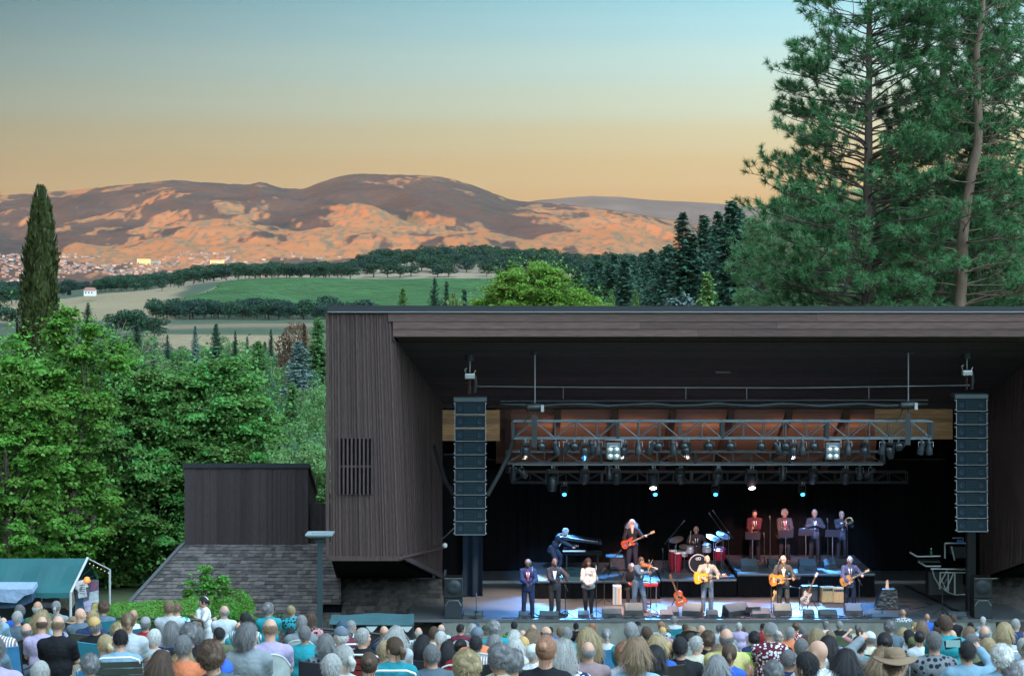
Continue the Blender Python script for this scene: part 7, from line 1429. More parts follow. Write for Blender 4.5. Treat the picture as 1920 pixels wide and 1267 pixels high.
A(895,1191,29,'cap','slatec','orange','tee','broad',('resin_chair',(.45,.5,.5))); A(926,1178,28,'curly','grey','teal','tee','broad'); A(964,1173,14,'short','black','green','tee','still',('camp_chair',(.10,.26,.04))); A(998,1196,30,'long','lbrown','white','tee','slim',None,'light','shirt_print'); A(1024,1203,28,'long','dgrey','green','tee','slim'); A(966,1214,32,'bob','white','cream'); A(962,1243,45,'curly','dgrey','white','tee','still'); A(1001,1224,31,'cap','whitec','white','tee','left',('camp_chair',(.05,.05,.045)),'light','shirt_print')
A(1057,1208,32,'cap','green','olive','tee','still',('camp_chair',(.06,.055,.04))); A(1099,1199,38,'wavy','blonde','black','tank','slimr'); A(1103,1221,34,'fringe','grey','mauve','tee','broad'); A(1183,1184,32,'short','grey','teal','tee','still'); A(1168,1227,40,'curly','auburn','white','tank','slimr'); A(1196,1247,46,'long','grey','olive','tee','slim'); A(1232,1210,39,'bob','blonde','blue','tank','still',('camp_chair',(.03,.03,.025))); A(1275,1214,35,'short','black','black','tee','broad')
A(1140,1170,12,'bald','grey','teal','tee','still',('camp_chair',(.02,.22,.30))); A(1080,1174,13,'short','black','black'); A(1032,1183,14,'bun','black','blue','tee','slim'); A(1220,1170,12,'cap','navyc','teal','tee','still',('camp_chair',(.02,.22,.30))); A(1264,1162,13,'short','grey','white','tee','still',('camp_chair',(.02,.22,.30))); A(1327,1200,31,'curly','brown','black','tee','slim',('web_chair',(.10,.10,.10)))
A(1362,1197,34,'fringe','dgrey','yellow','tee','broad'); A(1349,1228,35,'long','lbrown','cream','tee','slim'); A(1344,1254,45,'bob','grey','slate'); A(1396,1261,36,'curly','auburn','teal','tee','slim'); A(1443,1184,28,'tail','grey','maroon','tee','right',None,'light','shirt_print'); A(1478,1237,34,'short','dgrey','navy','tee','broad'); A(1493,1185,13,'fringe','black','lblue','tee','broad',('camp_chair',(.03,.08,.15))); A(1530,1194,30,'wavy','blonde','pink','tank','slimr',('camp_chair',(.20,.46,.03)))
A(1553,1212,37,'long','black','black','tee','slim'); A(1533,1250,44,'curly','silver','white'); A(1586,1242,46,'long','black','navy','long','slim'); A(1450,1262,44,'curly','dgrey','black'); A(1414,1197,24,'curly','black','navy','tee','slim',('camp_chair',(.20,.46,.03))); A(1574,1172,14,'short','grey','black','tee','broad',('camp_chair',(.08,.12,.07))); A(1348,1178,13,'short','dgrey','white'); A(1390,1181,15,'wavy','brown','orange','tee','slim'); A(1430,1176,13,'short','black','red','tee','right')
A(1611,1186,15,'short','brown','pink','tank','armup'); A(1650,1182,24,'hat','strawc','grey'); A(1670,1176,26,'curly','dgrey','slate','long','left'); A(1659,1206,36,'bun','black','grey','long','armup'); A(1655,1240,46,'long','lbrown','black','long','slim'); A(1693,1149,13,'bald','auburn','white','tee','broad',('camp_chair',(.16,.20,.19)),'tan','shirt_dark_print'); A(1738,1157,13,'bald','auburn','blue','tee','still',None,'tan'); A(1728,1177,23,'bob','lbrown','olive')
A(1772,1171,30,'short','brown','teal','tee','broad'); A(1751,1204,34,'short','dgrey','grey','tee','broad',None,'light','shirt_dark_print'); A(1724,1196,24,'bun','black','white','tank','slim'); A(1813,1222,38,'short','black','lblue','long','phone'); A(1817,1188,24,'bob','lbrown','cream','tee','slim'); A(1846,1188,26,'fringe','grey','slate'); A(1883,1186,34,'bob','blonde','white','tee','slim',('web_chair',(.35,.48,.60))); A(1905,1171,20,'short','silver','navy','tee','left')
A(1843,1163,13,'short','white','grey','tee','slim',('resin_chair',(.4,.45,.45))); A(1878,1234,48,'curly','white','lblue'); A(1849,1236,26,'long','brown','teal','tee','slim',('web_chair',(.03,.25,.45))); A(1894,1262,48,'curly','dgrey','black'); A(1787,1160,15,'short','brown','black','long','armup')
HC.update({'bluec':((.02,.10,.55),'bright blue knitted'), 'slatec':((.10,.13,.17),'slate grey'), 'tanc':((.45,.28,.10),'tan'), 'whitec':((.50,.54,.55),'pale grey'), 'navyc':((.02,.05,.09),'navy'), 'strawc':((.50,.40,.27),'straw'), 'green':((.04,.06,.035),'dark green')})
# the rest of the crowd, row behind row
rc = random.Random(5)
for Y in (54.5,50.,45.,40.6,36.4,32.6,29.2,26.2,23.6,21.4,19.4,17.4,15.6):
    px = -30+rc.uniform(0, 20); step = F*(.72 if px < 900 else .80)/Y
    while px < 1960:
        x = WX(px, Y); zc_ = float(headz(np.array([x]), np.array([Y]))[0])+rc.uniform(-.08,.08); py = HY+(CZ-zc_)/Y*F; w = .19*F/Y
        ok = all(abs(px-p[0]) > (w+F*.19/p[2])*.24 or abs(py-p[1]) > (w+F*.19/p[2])*.24 for p in PEOPLE) and not (Y > 44 and 250 < px < 800) and not (Y > 40 and px < 420) and not (Y > 36 and rc.random() < .42) and len(PEOPLE) < 281
        if Y > 24 and 335 < px < 412: ok = False
        if ok:
            hair = rc.choices(['short','fringe','curly','bob','long','wavy','tail','bun','cap','hat','bald'], [38,10,7,12,3,3,7,7,15,3,4])[0]
            hcl = rc.choices(['white','grey','silver','dgrey','black','brown','lbrown','blonde','auburn'], [6,17,13,18,10,16,10,8,3])[0]
            if hair == 'cap': hcl = rc.choice(['slatec','whitec','navyc','tanc','green'])
            if hair == 'hat': hcl = rc.choice(['strawc','lbrown','whitec'])
            if hair == 'curly' and hcl == 'black': hcl = 'grey'
            fem = hair in ('bob','long','wavy','tail','bun'); pose = rc.choice(['slim','slimr','slim','down','still','left','right'] if fem else ['still','left','right','right','down','tilt','broad','still'])
            top = rc.choices(['tee','long','tank'], [70,15,15 if fem else 0])[0]
            if top not in PM[pose]: top = 'tee'
            shirt = rc.choices(list(SC), [20,13,6,8,9,12,10,3,3,4,3,3,3,3,4,2,6,8])[0]; pat = rc.choices(['shirt_plain','shirt_print','shirt_stripe','shirt_dark_print'], [75,11,6,8])[0]
            ck = rc.choice(['camp_chair','camp_chair','web_chair','resin_chair']); ch_ = (ck, (.42,.47,.47) if ck == 'resin_chair' else rc.choice([(.02,.025,.03),(.03,.05,.10),(.05,.055,.04),(.02,.18,.25),(.04,.2,.4),(.22,.02,.02)])) if rc.random() < .42 else None
            PEOPLE.append([px, py, Y, hair, hcl, shirt, top, pose, ch_, rc.choices(['light','tan','brown'], [88,9,3])[0], pat, rc.uniform(-8,8), None])
        px += step*rc.uniform(.8, 1.25)
def ptname(pat): return {'shirt_plain':'','shirt_print':'dotted ','shirt_stripe':'striped ','shirt_dark_print':'speckled '}[pat]
labels = []
for p in PEOPLE:
    px, py, Y, hair, hc, shirt, top, pose, ch_, skin, pat, rz, extra = p
    col = next(n for a, n in COLS if px < a); row = next(n for a, n in ROWS if Y < a)
    labels.append([HN[hair].format(HC[hc][1])+', '+ptname(pat)+SN[shirt]+' '+{'tee':'tee','long':'long sleeves','tank':'tank top'}[top], row+' '+col])
full = [a+', '+b for a, b in labels]
for i, l in enumerate(full):
    same = [j for j, m_ in enumerate(full) if m_ == l]
    if len(same) > 1:
        same.sort(key=lambda j: PEOPLE[j][0])
        for q, j in enumerate(same): full[j] = l+', '+(['left one','right one'] if len(same) == 2 else ['left one','middle one','right one','far right one'])[min(q,3)]
def brief(s):
    for x, y in ((' long sleeves',' top'),(' tank top',' top'),('bald crown and','bald,'),(' hair',''),('speckled ',''),('knitted ',''),('far right','last')):
        if len(re_w(s)) > 16: s = s.replace(x, y)
    return s
import re as _re
re_w = lambda s: _re.findall(r"[A-Za-z0-9][A-Za-z0-9'-]*", s)
full = [brief(s) for s in full]
CCN = lambda c: 'lime green' if c[1] > .4 and c[0] < .3 and c[2] < .1 else 'green' if c[1] > c[0]*1.8 and c[1] > c[2]*1.5 else 'red' if c[0] > c[1]*3 else 'white' if min(c) > .3 else 'blue' if c[2] > c[0]*2.2 else 'dark'
for i, p in enumerate(PEOPLE):
    px, py, Y, hair, hc, shirt, top, pose, ch_, skin, pat, rz, extra = p
    D_ = PM[pose]; J = D_['J']; hz_ = WZ(py, Y); s = rc.uniform(.90,.97); x = WX(px, Y); z = hz_-J['head'][2]*s
    rz = R(180+rz) if False else R(180+rz)   # they look at the stage
    cx, cy = math.cos(rz)*J['head'][0]-math.sin(rz)*J['head'][1], math.sin(rz)*J['head'][0]+math.cos(rz)*J['head'][1]
    body = D_['body']; o = bpy.data.objects.new('person', body); COL.objects.link(o); tag(o, full[i], 'person', 'seated audience'); o.scale = (s,s,s); o.location = (x-cx*s, Y-cy*s, z); o.rotation_euler = (0,0,rz)
    if skin != 'light': o.material_slots[0].link = 'OBJECT'; o.material_slots[0].material = SKIN[skin]
    hk = None if hair == 'bald' else 'short' if hair in ('cap','hat') else hair
    if hk: hcol = HC[hc][0] if hair not in ('cap','hat') else rc.choice([(.33,.33,.33),(.14,.14,.14),(.45,.44,.42),(.1,.06,.04)]); k_ = rc.uniform(.85,1.15); add_hair(o, J, 'cap' if hair in ('cap','hat') else hk, tuple(min(1,c*k_) for c in hcol))
    if hair in ('cap','hat'): c_ = link('cap' if hair == 'cap' else 'sun_hat', CAP if hair == 'cap' else HAT, None, o); c_.matrix_local = Matrix.Translation(J['head']) @ J['Hm'].to_4x4(); c_.color = (*HC[hc][0], 1)
    sm = D_.get(top) or D_['tee']
    if not sm.materials: sm.materials.append(shirtmat('shirt_plain'))
    so_ = link('shirt', sm, None, o); k_ = rc.uniform(.85,1.15); so_.color = (*[min(1,c*k_) for c in SC[shirt]], 1)
    if pat != 'shirt_plain': so_.material_slots[0].link = 'OBJECT'; so_.material_slots[0].material = shirtmat(pat)
    if not D_['legs'].materials: D_['legs'].materials.append(M('trouser_cloth', objcol=True, rough=.85))
    lo_ = link('trousers', D_['legs'], None, o); lo_.color = (*rc.choice([(.04,.06,.10),(.03,.03,.035),(.18,.16,.12),(.08,.09,.10)]), 1)
    if ch_: chair(ch_[0], o.location.x+.07*math.sin(rz), o.location.y-.07, z, rz, ch_[1], CCN(ch_[1])+' '+ch_[0].replace('_',' ')+' of '+' '.join(full[i].split(',')[0].replace(' and ',', ')  .split()[:4])+', '+labels[i][1].replace('the row closest to the stage','front row'))
print('people', len(PEOPLE), len(set(full)))
r = empty('smartphone', 'glowing phone held up by the black-haired man in the light blue shirt', 'phone', W(1785,1207,16.6)); MB().rbox(W(1787,1206,16.6), (.075,.012,.15), .005, (0,R(78),0)).build('case', BLK, r); MB().box(W(1787,1206,16.585), (.12,.004,.06)).build('screen', M('phone_screen', (.1,.2,.2), emit=((.25,.45,.50), .22)), r)

# ================================================================ left side: tent, hedge, railing, lamp post
def tent():
    Y = 50.; g0 = gz(WX(140,Y), Y); root = empty('vendor_tent', 'green ridge tent of a vendor at the left edge with white poles', 'tent', (WX(60,Y), Y, g0))
    GR = M('tent_canvas', (.005,.085,.095), rough=.6, noise=(.8,.18), bump=(2,.4,.05)); xa, xb = WX(-80,Y), WX(147,Y); zr = WZ(1052,Y+.6); ze = WZ(1111,Y); m = MB(); n = 14
    def pt(i, j): u = i/n; v = j/5; sag = .05*math.sin(u*math.pi*3)**2*(math.sin(v*math.pi)); return Vector((xa+(lerp((0,0,0),(xb-xa-(.2)*(1-v),0,0),u)).x, Y+.6+1.0*v-.0 if False else Y+1.1*v, ze+(zr-ze)*v-sag))
    for i in range(n):
        for j in range(5): m.add([pt(i,j),pt(i+1,j),pt(i+1,j+1),pt(i,j+1)], [(0,1,2,3)], True)
    for i in range(n):
        a, b = pt(i,0), pt(i+1,0); m.quad(a-Vector((0,.01,.12+.02*(i%2))), b-Vector((0,.01,.12+.02*((i+1)%2))), b, a)
    bz = [pt(i,5) for i in range(n+1)]
    for i in range(n): a, b = bz[i], bz[i+1]; m.quad(a, b, b+Vector((0,1.1,ze-zr)), a+Vector((0,1.1,ze-zr)))
    m.build('canvas', GR, root); PW = M('white_pole', (.40,.42,.44), rough=.35)
    top = pt(n,5); fr = pt(n,0); bk = top+Vector((.35,1.1,ze-zr+.25))
    MB().cyl((fr.x,Y,g0),(fr.x,Y,fr.z), .035, n=8).build('pole', PW, root); MB().cyl(fr, top+Vector((0,-.02,.02)), .035, n=8).build('pole', PW, root); MB().cyl(top, bk, .02, n=8).build('pole', PW, root); MB().cyl((bk.x,bk.y,g0),bk, .03, n=8).build('pole', PW, root)
    for px in (78,): MB().cyl((WX(px,Y+1.5),Y+1.5,g0),(WX(px,Y+1.5),Y+1.5,ze+.3), .022, n=6).build('pole', M('tan_pole', (.4,.25,.12)), root)
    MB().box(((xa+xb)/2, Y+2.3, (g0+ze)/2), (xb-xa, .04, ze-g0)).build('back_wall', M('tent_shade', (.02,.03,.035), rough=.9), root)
    m = MB(); m.tube([top+(fr-top)*t+Vector((.12+.08*math.sin(t*9),.05,-.05)) for t in np.linspace(0,1,8)]+[fr+Vector((.3,.3,.3)), bk], .005, 4); m.build('light_string', BLK, root)
    for i, t in enumerate(np.linspace(.1,.95,6)): MB().ball(top+(bk-top)*t+Vector((0,-.03,-.10)), .014, 8).build('bulb', M('bulb', (1,.8,.5), emit=((1,.55,.22), .3)), root)
    r = empty('tent_lamp', 'small orange glowing lamp under the open end of the green tent', 'lamp', W(163,1088,Y+.3)); MB().lathe(W(163,1092,Y+.3), [(.07,0),(.10,.05),(.06,.14),(.02,.16)], 12).build('lamp_shade', M('amber_lamp', (.6,.2,.05), emit=((1,.28,.05), .22)), r)
    l = bpy.data.lights.new('tent_lamp_light', 'POINT'); lo = bpy.data.objects.new('tent_lamp_light', l); COL.objects.link(lo); lo.location = W(163,1086,Y+.15); l.energy = .5; l.color = (1,.5,.2); l.shadow_soft_size = .05
    def flat(name, lab, cat, pts, mat, y=Y+.25): rr = empty(name, lab, cat, W(*pts[0], y)); m = MB(); P = [W(a,b,y) for a, b in pts]; m.slab(P, (0,.03,0)); m.build('cloth', mat, rr); return rr
    flat('hanging_shirt', 'white printed T-shirt hanging at the tent entrance', 'shirt', [(141,1092),(146,1089),(156,1087),(162,1090),(165,1100),(160,1101),(163,1118),(147,1121),(145,1104),(142,1105)], M('tee_white', (.45,.45,.48), rough=.9, noise=(8,.3))); m = MB()
    for i in range(5): m.box(W(154+i*.3,1096+i*4,Y+.235), (.14-.02*(i%2),.004,.018))
    q = m.build('print_lines', M('print_ink', (.12,.12,.16)), None); q.parent = [o for o in COL.objects if o.name.startswith('hanging_shirt') and o.parent is None][-1]; q.data.transform(Matrix.Translation(-q.parent.location))
    rk = empty('display_rack', 'dark display panel with colourful shirts at the tent entrance', 'display', W(162,1148,Y+.5)); MB().slab([W(141,1150,Y+.5),W(185,1148,Y+.5),W(184,1087,Y+.5),W(142,1092,Y+.5)], (0,.05,0)).build('panel', M('panel_blue', (.10,.13,.17), rough=.8), rk)
    for nm, pts, c in (('purple_shirt',[(168,1090),(183,1088),(183,1106),(170,1108)],(.14,.06,.11)),('grey_shirt',[(168,1110),(184,1106),(185,1128),(172,1130),(166,1122)],(.36,.40,.45)),('lilac_shirt',[(156,1128),(168,1124),(174,1134),(168,1147),(160,1146)],(.38,.34,.50)),('yellow_shirt',[(172,1132),(184,1128),(185,1143),(172,1146)],(.42,.32,.12)),('blue_shirt',[(146,1122),(156,1118),(156,1146),(146,1148)],(.03,.08,.14))):
        m = MB(); m.slab([W(a,b,Y+.47) for a, b in pts], (0,.02,0)); m.build('shirt', M(nm, c, rough=.9, noise=(9,.35)), rk, nm.replace('_',' '))
    for i, (pts, lab, c) in enumerate((([(-30,1104),(61,1104),(62,1112),(46,1116),(30,1130),(0,1128),(-30,1134)],'pale blue tarp draped over goods in front of the green tent',(.22,.30,.44)),([(-30,1128),(20,1124),(44,1114),(60,1110),(60,1128),(36,1138),(-30,1142)],'darker navy tarp under the pale blue one',(.03,.07,.14)),([(112,1120),(130,1118),(133,1144),(110,1140)],'crumpled beige cloth hanging at the back of the green tent',(.22,.18,.14)))):
        y = Y-.6+i*.25 if i < 2 else Y+1.; rr = empty('tarp', lab, 'tarp', W(*pts[0], y)); m = MB(); P = [W(a,b,y) for a, b in pts]; k = len(P); Q = [p+Vector((0,.5,.10)) for p in P]; m.add(P+Q, [tuple(range(k)), tuple(range(2*k-1,k-1,-1))]+[(j,(j+1)%k,k+(j+1)%k,k+j) for j in range(k)]); m.build('cloth', M('tarp_%d' % i, c, rough=.6, bump=(3,1.,.08)), rr)
    r = empty('goods_table', 'dark table with pale goods inside the green tent', 'table', (WX(95,Y+1.2),Y+1.2,g0)); MB().box((WX(95,Y+1.2),Y+1.2,WZ(1138,Y+1.2)), (.9,.6,.04)).build('table_top', BLK, r); MB().rbox((WX(95,Y+1.2),Y+1.2,WZ(1134,Y+1.2)), (.45,.3,.10), .03).build('folded_cloth', M('pale_goods', (.30,.30,.32)), r)
    for sx in (-1,1): MB().cyl((WX(95,Y+1.2)+sx*.4,Y+1.2,g0),(WX(95,Y+1.2)+sx*.4,Y+1.2,WZ(1139,Y+1.2)), .02, n=6).build('leg', BLK, r)
tent()
def bush(name, label, cat, lobes, base, mat, leaf, per, dens, cr, stems=10):
    broadleaf(name, label, cat, base, lobes, mat, leaf, dens, per, cr, KITE, trunk=.05, limbs=stems, droop=0)
Yh_ = 51.; HEDGE = LM('hedge_leaf', (.115,.27,.045), .4, .03)
def leafy(name, label, cat, px0, px1, top, base, Y, depth, mat, leaf, n, seed):
    """a clipped or loose mass of small leaves over stems: outline top(px) -> py"""
    x0, x1 = WX(px0,Y), WX(px1,Y); zb = gz((x0+x1)/2, Y); root = empty(name, label, cat, ((x0+x1)/2, Y, zb)); u = RNG.random(n); px = px0+(px1-px0)*u; x = WX(px, Y); zt = CZ-(np.interp(px, [q[0] for q in top], [q[1] for q in top])-HY)/F*Y
    lump = (fbm(x*3, 0*x+seed, 3, seed)-.5)*.16; zt = zt+lump; a = RNG.random(n)*math.pi*.62; r = RNG.uniform(.78, 1.05, n); H = zt-zb
    y = Y-depth*np.cos(a)*r+(fbm(x*4, a*3, 3, seed+5)-.5)*.22; z = np.where(a < .12, zb+H*.75*RNG.random(n), zt-H*.30*(1-np.sin(a*1.0)*1.0)*r-.04*RNG.random(n)); lowf = RNG.random(n) < .4; z = np.where(lowf, zb+RNG.random(n)*H*.8, z); y = np.where(lowf, Y-depth*(.95+.1*RNG.normal(size=n)*.5)+(fbm(x*4, z*4, 3, seed+7)-.5)*.25, y)
    C = np.c_[x, y, z]-np.array(root.location); Nn = norm(np.c_[RNG.normal(size=n)*.5, -np.cos(a)-.2+RNG.normal(size=n)*.4, np.sin(a)+.3+RNG.normal(size=n)*.4])
    link('foliage', leafmesh('foliage', C, rdir(n), Nn, leaf*RNG.uniform(.6,1.3,n), KITE, np.clip(.5*fbm(x*6, z*6, 2, seed)+.5*RNG.random(n), 0, 1)), mat, root)
    m = MB()
    for i in range(26): q = U(x0, x1); m.tube([(q,Y-depth*.3,zb-.1),(q+U(-.1,.1),Y-depth*.5,zb+float(np.interp(960+F*q/Y, px[np.argsort(px)], H[np.argsort(px)]))*.8)], [.02,.008], 5)
    m.build('stem', BARK, root); return root
leafy('hedge', 'trimmed light green hedge rising from the tent to the round shrub', 'hedge', 148, 400, [(148,1156),(175,1144),(210,1136),(250,1131),(300,1127),(350,1122),(400,1118)], 1165, Yh_, .7, HEDGE, .085, 30000, 3)
leafy('round_shrub', 'round bright green shrub against the shingle roof, beside the hedge', 'shrub', 352, 476, [(352,1118),(372,1112),(392,1106),(415,1108),(440,1106),(458,1112),(470,1124),(476,1142)], 1165, Yh_+.5, .6, LM('shrub_leaf', (.11,.29,.05), .45, .035), .10, 20000, 8)
bush('sapling', 'loose upright shoots rising above the round shrub', 'plant', [PL(360,1106,12,14,Yh_+.3,.2), PL(395,1102,12,14,Yh_+.3,.2), PL(388,1082,7,10,Yh_+.3,.12), PL(384,1068,4,7,Yh_+.3,.07), PL(418,1094,7,8,Yh_+.3,.1), PL(412,1112,16,8,Yh_+.3,.2)], (WX(410,Yh_+.3),Yh_+.3,gz(WX(410,Yh_+.3),Yh_+.3)), LM('shrub_leaf', (.11,.29,.05), .45, .035), .10, 60, 150, .13, 26)
Yd = 56.
bush('ivy_plant', 'sparse dark creeper on the foot of the shingle roof', 'plant', [PL(520,1165,30,14,Yd,.3), PL(560,1172,30,12,Yd,.3), PL(490,1172,24,10,Yd,.3)], (WX(530,Yd),Yd,gz(WX(530,Yd),Yd)), MAPD, .08, 60, 20, .2, 8)
def women():
    Y = 47.; g0 = WZ(1131,Y)-1.50
    performer(368, Y, g0, dict(hl=(.10,-.42,1.20), hr=(-.12,-.40,1.0), lean=(0,20), head=(0,14,0), fl=(.12,-.05,.08), fr=(-.12,.05,.08), w=.17), 'woman in a white tee with silver hair leaning in to hug at the hedge', 'light', ('tail',(.50,.50,.50)), SC['white'], jacket=False, sleeve=.42, trousers=(.03,.03,.04), rz=72, scale=.95, top=M('tee_bright', (.60,.64,.70), rough=.85, bump=(20,.3,.01)))
    performer(392, Y-.15, g0, dict(hl=(.12,-.40,1.32), hr=(-.10,-.42,1.1), lean=(0,12), head=(0,12,0), fl=(.12,-.05,.08), fr=(-.12,.05,.08), w=.17), 'woman in a white tee with black hair hugging the silver-haired woman', 'tan', ('tail',(.02,.018,.02)), SC['white'], jacket=False, sleeve=.42, trousers=(.5,.52,.56), rz=-66, scale=.95, top=M('tee_bright'))
women()
def rail(pts, Y, label, posts):
    root = empty('handrail', label, 'railing', W(pts[0][0], pts[0][1], Y)-Vector((0,0,.9))); P = [W(a, b, Y) for a, b in pts]; MB().tube(P, .028, 7).build('rail', M('black_pipe', (.02,.022,.026), rough=.4), root)
    for px, py in posts: p = W(px, py, Y); MB().cyl(p, p-Vector((0,0,1.)), .022, n=6).build('post', M('black_pipe'), root)
rail([(190,1158),(260,1159),(340,1161),(376,1162),(380,1165),(381,1178)], 42., 'black pipe handrail in front of the hedge, its end bent down by the hugging women', [(200,1158),(290,1160),(381,1170)])
rail([(560,1176),(640,1181),(730,1190)], 43., 'thin pipe handrail sloping down before the teal awning', [(562,1176),(650,1182),(728,1190)])
def lamp_post():
    Y = 49.; x = WX(600,Y); g0 = gz(x,Y); zt = WZ(1010,Y); root = empty('lamp_post', 'dark square lamp post with a flat pale lamp head before the stage tower', 'street lamp', (x,Y,g0)); DG = M('post_paint', (.022,.04,.05), rough=.5)
    MB().box((x,Y,(g0+zt)/2), (.125,.125,zt-g0)).build('pole', DG, root); MB().box((x,Y,g0+.1), (.28,.28,.2)).build('base', DG, root)
    MB().box((x,Y,zt), (.24,.24,.10)).build('neck', DG, root); m = MB(); m.hexa([(x-.26,Y-.26,zt+.06),(x+.26,Y-.26,zt+.06),(x+.26,Y+.26,zt+.06),(x-.26,Y+.26,zt+.06),(x-.33,Y-.33,zt+.12),(x+.33,Y-.33,zt+.12),(x+.33,Y+.33,zt+.12),(x-.33,Y+.33,zt+.12)]); h = m.build('lamp_head', M('lamp_grey', (.16,.22,.25), rough=.4), root)
    m = MB(); m.box((x,Y,zt+.135), (.68,.68,.03)).box((x,Y,zt+.16), (.36,.36,.03)); m.build('cap_plate', M('lamp_top', (.20,.25,.28), rough=.35), h, world=False); [c.data.transform(Matrix.Translation(-wl(h))) for c in h.children]
lamp_post()
def awning():
    Y = 51.; g0 = gz(WX(700,Y), Y); root = empty('covered_stall', 'low stall under a sloping teal tarp at the foot of the shingle base', 'stall', (WX(697,Y),Y,g0)); TE = M('teal_tarp', (.035,.10,.115), rough=.5, noise=(1.5,.2), bump=(4,.5,.03)); m = MB(); n = 10
    for i in range(n): u0, u1 = i/n, (i+1)/n; a = lerp(W(617,1169,Y),W(776,1171,Y),u0); b = lerp(W(617,1169,Y),W(776,1171,Y),u1); c = lerp(W(622,1151,Y+.9),W(776,1149,Y+.9),u1)+Vector((0,0,-.02*math.sin(u1*9))); d = lerp(W(622,1151,Y+.9),W(776,1149,Y+.9),u0)+Vector((0,0,-.02*math.sin(u0*9))); m.hexa([a-Vector((0,0,.02)),b-Vector((0,0,.02)),c-Vector((0,0,.02)),d-Vector((0,0,.02)),a,b,c,d])
    m.build('tarp', TE, root); MB().box((WX(697,Y),Y+.7,(g0+WZ(1176,Y))/2), (2.1,.9,WZ(1176,Y)-g0)).build('counter', M('stall_dark', (.02,.022,.025), rough=.9), root)
    for px in (620,774): MB().cyl((WX(px,Y),Y+.05,g0),(WX(px,Y),Y+.05,WZ(1170,Y)), .03, n=6).build('pole', DMET, root)
    for px in (697,763): MB().slab([W(px-11,1174,Y-.02),W(px+11,1174,Y-.02),W(px+2,1184,Y-.02),W(px-2,1184,Y-.02)], (0,.01,0)).build('pennant', M('pennant_white', (.42,.47,.48), rough=.8), root)
awning()

def text_on(s, size, mat, parent, mtx, name='lettering', arc=0.):
    cu = bpy.data.curves.new('t', 'FONT'); cu.body = s; cu.size = size; cu.align_x = 'CENTER'; cu.extrude = .002; o = bpy.data.objects.new('t', cu); COL.objects.link(o); dg = bpy.context.evaluated_depsgraph_get(); me = bpy.data.meshes.new_from_object(o.evaluated_get(dg)); bpy.data.objects.remove(o)
    if arc:
        for v in me.vertices: v.co.y -= arc*v.co.x**2
    me.name = name; q = link(name, me, mat, parent); q.matrix_local = mtx; return q
dg_ = None
for o in list(COL.objects):
    if o.get('label','').startswith('green camp chair') and 'navy suit' in o['label'] or o.get('label','').startswith('lime green camp chair') and 'left stage floor' in o.get('label',''):
        pass
def near(kind, px, py_, tol=9):
    best = None
    for o in COL.objects:
        if o.parent is None and o.get('category') == kind and 'audience' in (o.get('group') or 'audience'):
            q = 960+F*o.location.x/max(o.location.y, 1); 
            if abs(q-px) < tol and (best is None or abs(q-px) < best[0]) and o.location.y > py_[0] and o.location.y < py_[1]: best = (abs(q-px), o)
    return best and best[1]
gc_ = near('chair', 964, (44, 60))
if gc_: text_on('AY', .17, M('chair_letters', (.62,.66,.55)), [c for c in gc_.children if 'back' in c.name][0], Matrix.Translation((0,.26,.66)) @ Euler((R(80),0,R(180))).to_matrix().to_4x4())
tp_ = near('person', 926, (24, 32))
if tp_: text_on('LACONES', .085, M('shirt_ink', (.02,.03,.12)), [c for c in tp_.children if 'shirt' in c.name][0], Matrix.Translation((0,.175,.76)) @ Euler((R(84),0,R(180))).to_matrix().to_4x4(), 'lettering', .5)
HAZE_D = .5e-5
# ================================================================ camera, sky, sun
cam = bpy.data.cameras.new('camera'); co = bpy.data.objects.new('camera', cam); COL.objects.link(co)
co.location = (0,0,CZ); co.rotation_euler = (R(90),0,0); cam.sensor_width = 36; cam.lens = F/1920*36
cam.shift_y = -(1267/2-HY)/1920; cam.clip_end = 60000; cam.clip_start = .5; S.camera = co
SUN_EL = 5.; SUN_AZ = 38.
sl = bpy.data.lights.new('sun', 'SUN'); so = bpy.data.objects.new('sun', sl); COL.objects.link(so)
sl.energy = 5; sl.angle = R(.5); sl.color = (1,.43,.17)
d = Vector((math.sin(R(SUN_AZ))*math.cos(R(SUN_EL)), math.cos(R(SUN_AZ))*math.cos(R(SUN_EL)), -math.sin(R(SUN_EL))))
so.rotation_euler = d.to_track_quat('-Z','Y').to_euler(); so.location = (-300,-400,300)
wd = bpy.data.worlds.new('World'); S.world = wd; wd.use_nodes = True
nt = wd.node_tree; N = nt.nodes; L = nt.links; bg = N['Background']
sky = N.new('ShaderNodeTexSky'); sky.sky_type = 'NISHITA'; sky.sun_disc = False; sky.sun_elevation = R(SUN_EL); sky.sun_rotation = R(180+SUN_AZ); sky.altitude = 500; sky.air_density = 1.2; sky.dust_density = 1.5
tc = N.new('ShaderNodeTexCoord'); sp = N.new('ShaderNodeSeparateXYZ'); L.new(tc.outputs['Generated'], sp.inputs[0])
ramp = N.new('ShaderNodeValToRGB'); L.new(sp.outputs['Z'], ramp.inputs[0]); cr = ramp.color_ramp; cr.interpolation = 'EASE'
EXP = 1.0; kx = 2**EXP
def stop(p, rgb, k=1.):
    e = cr.elements.new(p); q = srgb(*rgb); e.color = (q[0]/kx*k, q[1]/kx*k, q[2]/kx*k, 1)
zz = lambda py: (HY-py)/F
while len(cr.elements) > 1: cr.elements.remove(cr.elements[0])
cr.elements[0].position = 0; q = srgb(196,156,98); cr.elements[0].color = (q[0]/kx, q[1]/kx, q[2]/kx, 1)
for py, c_ in [(380,(197,161,106)),(320,(200,175,126)),(262,(200,190,152)),(195,(194,206,186)),(120,(182,211,206)),(50,(160,204,212)),(0,(142,196,210))]: stop(zz(py), c_)
stop(.25, (184,214,226)); stop(.5, (196,224,240)); stop(1., (196,224,246), 1.2)
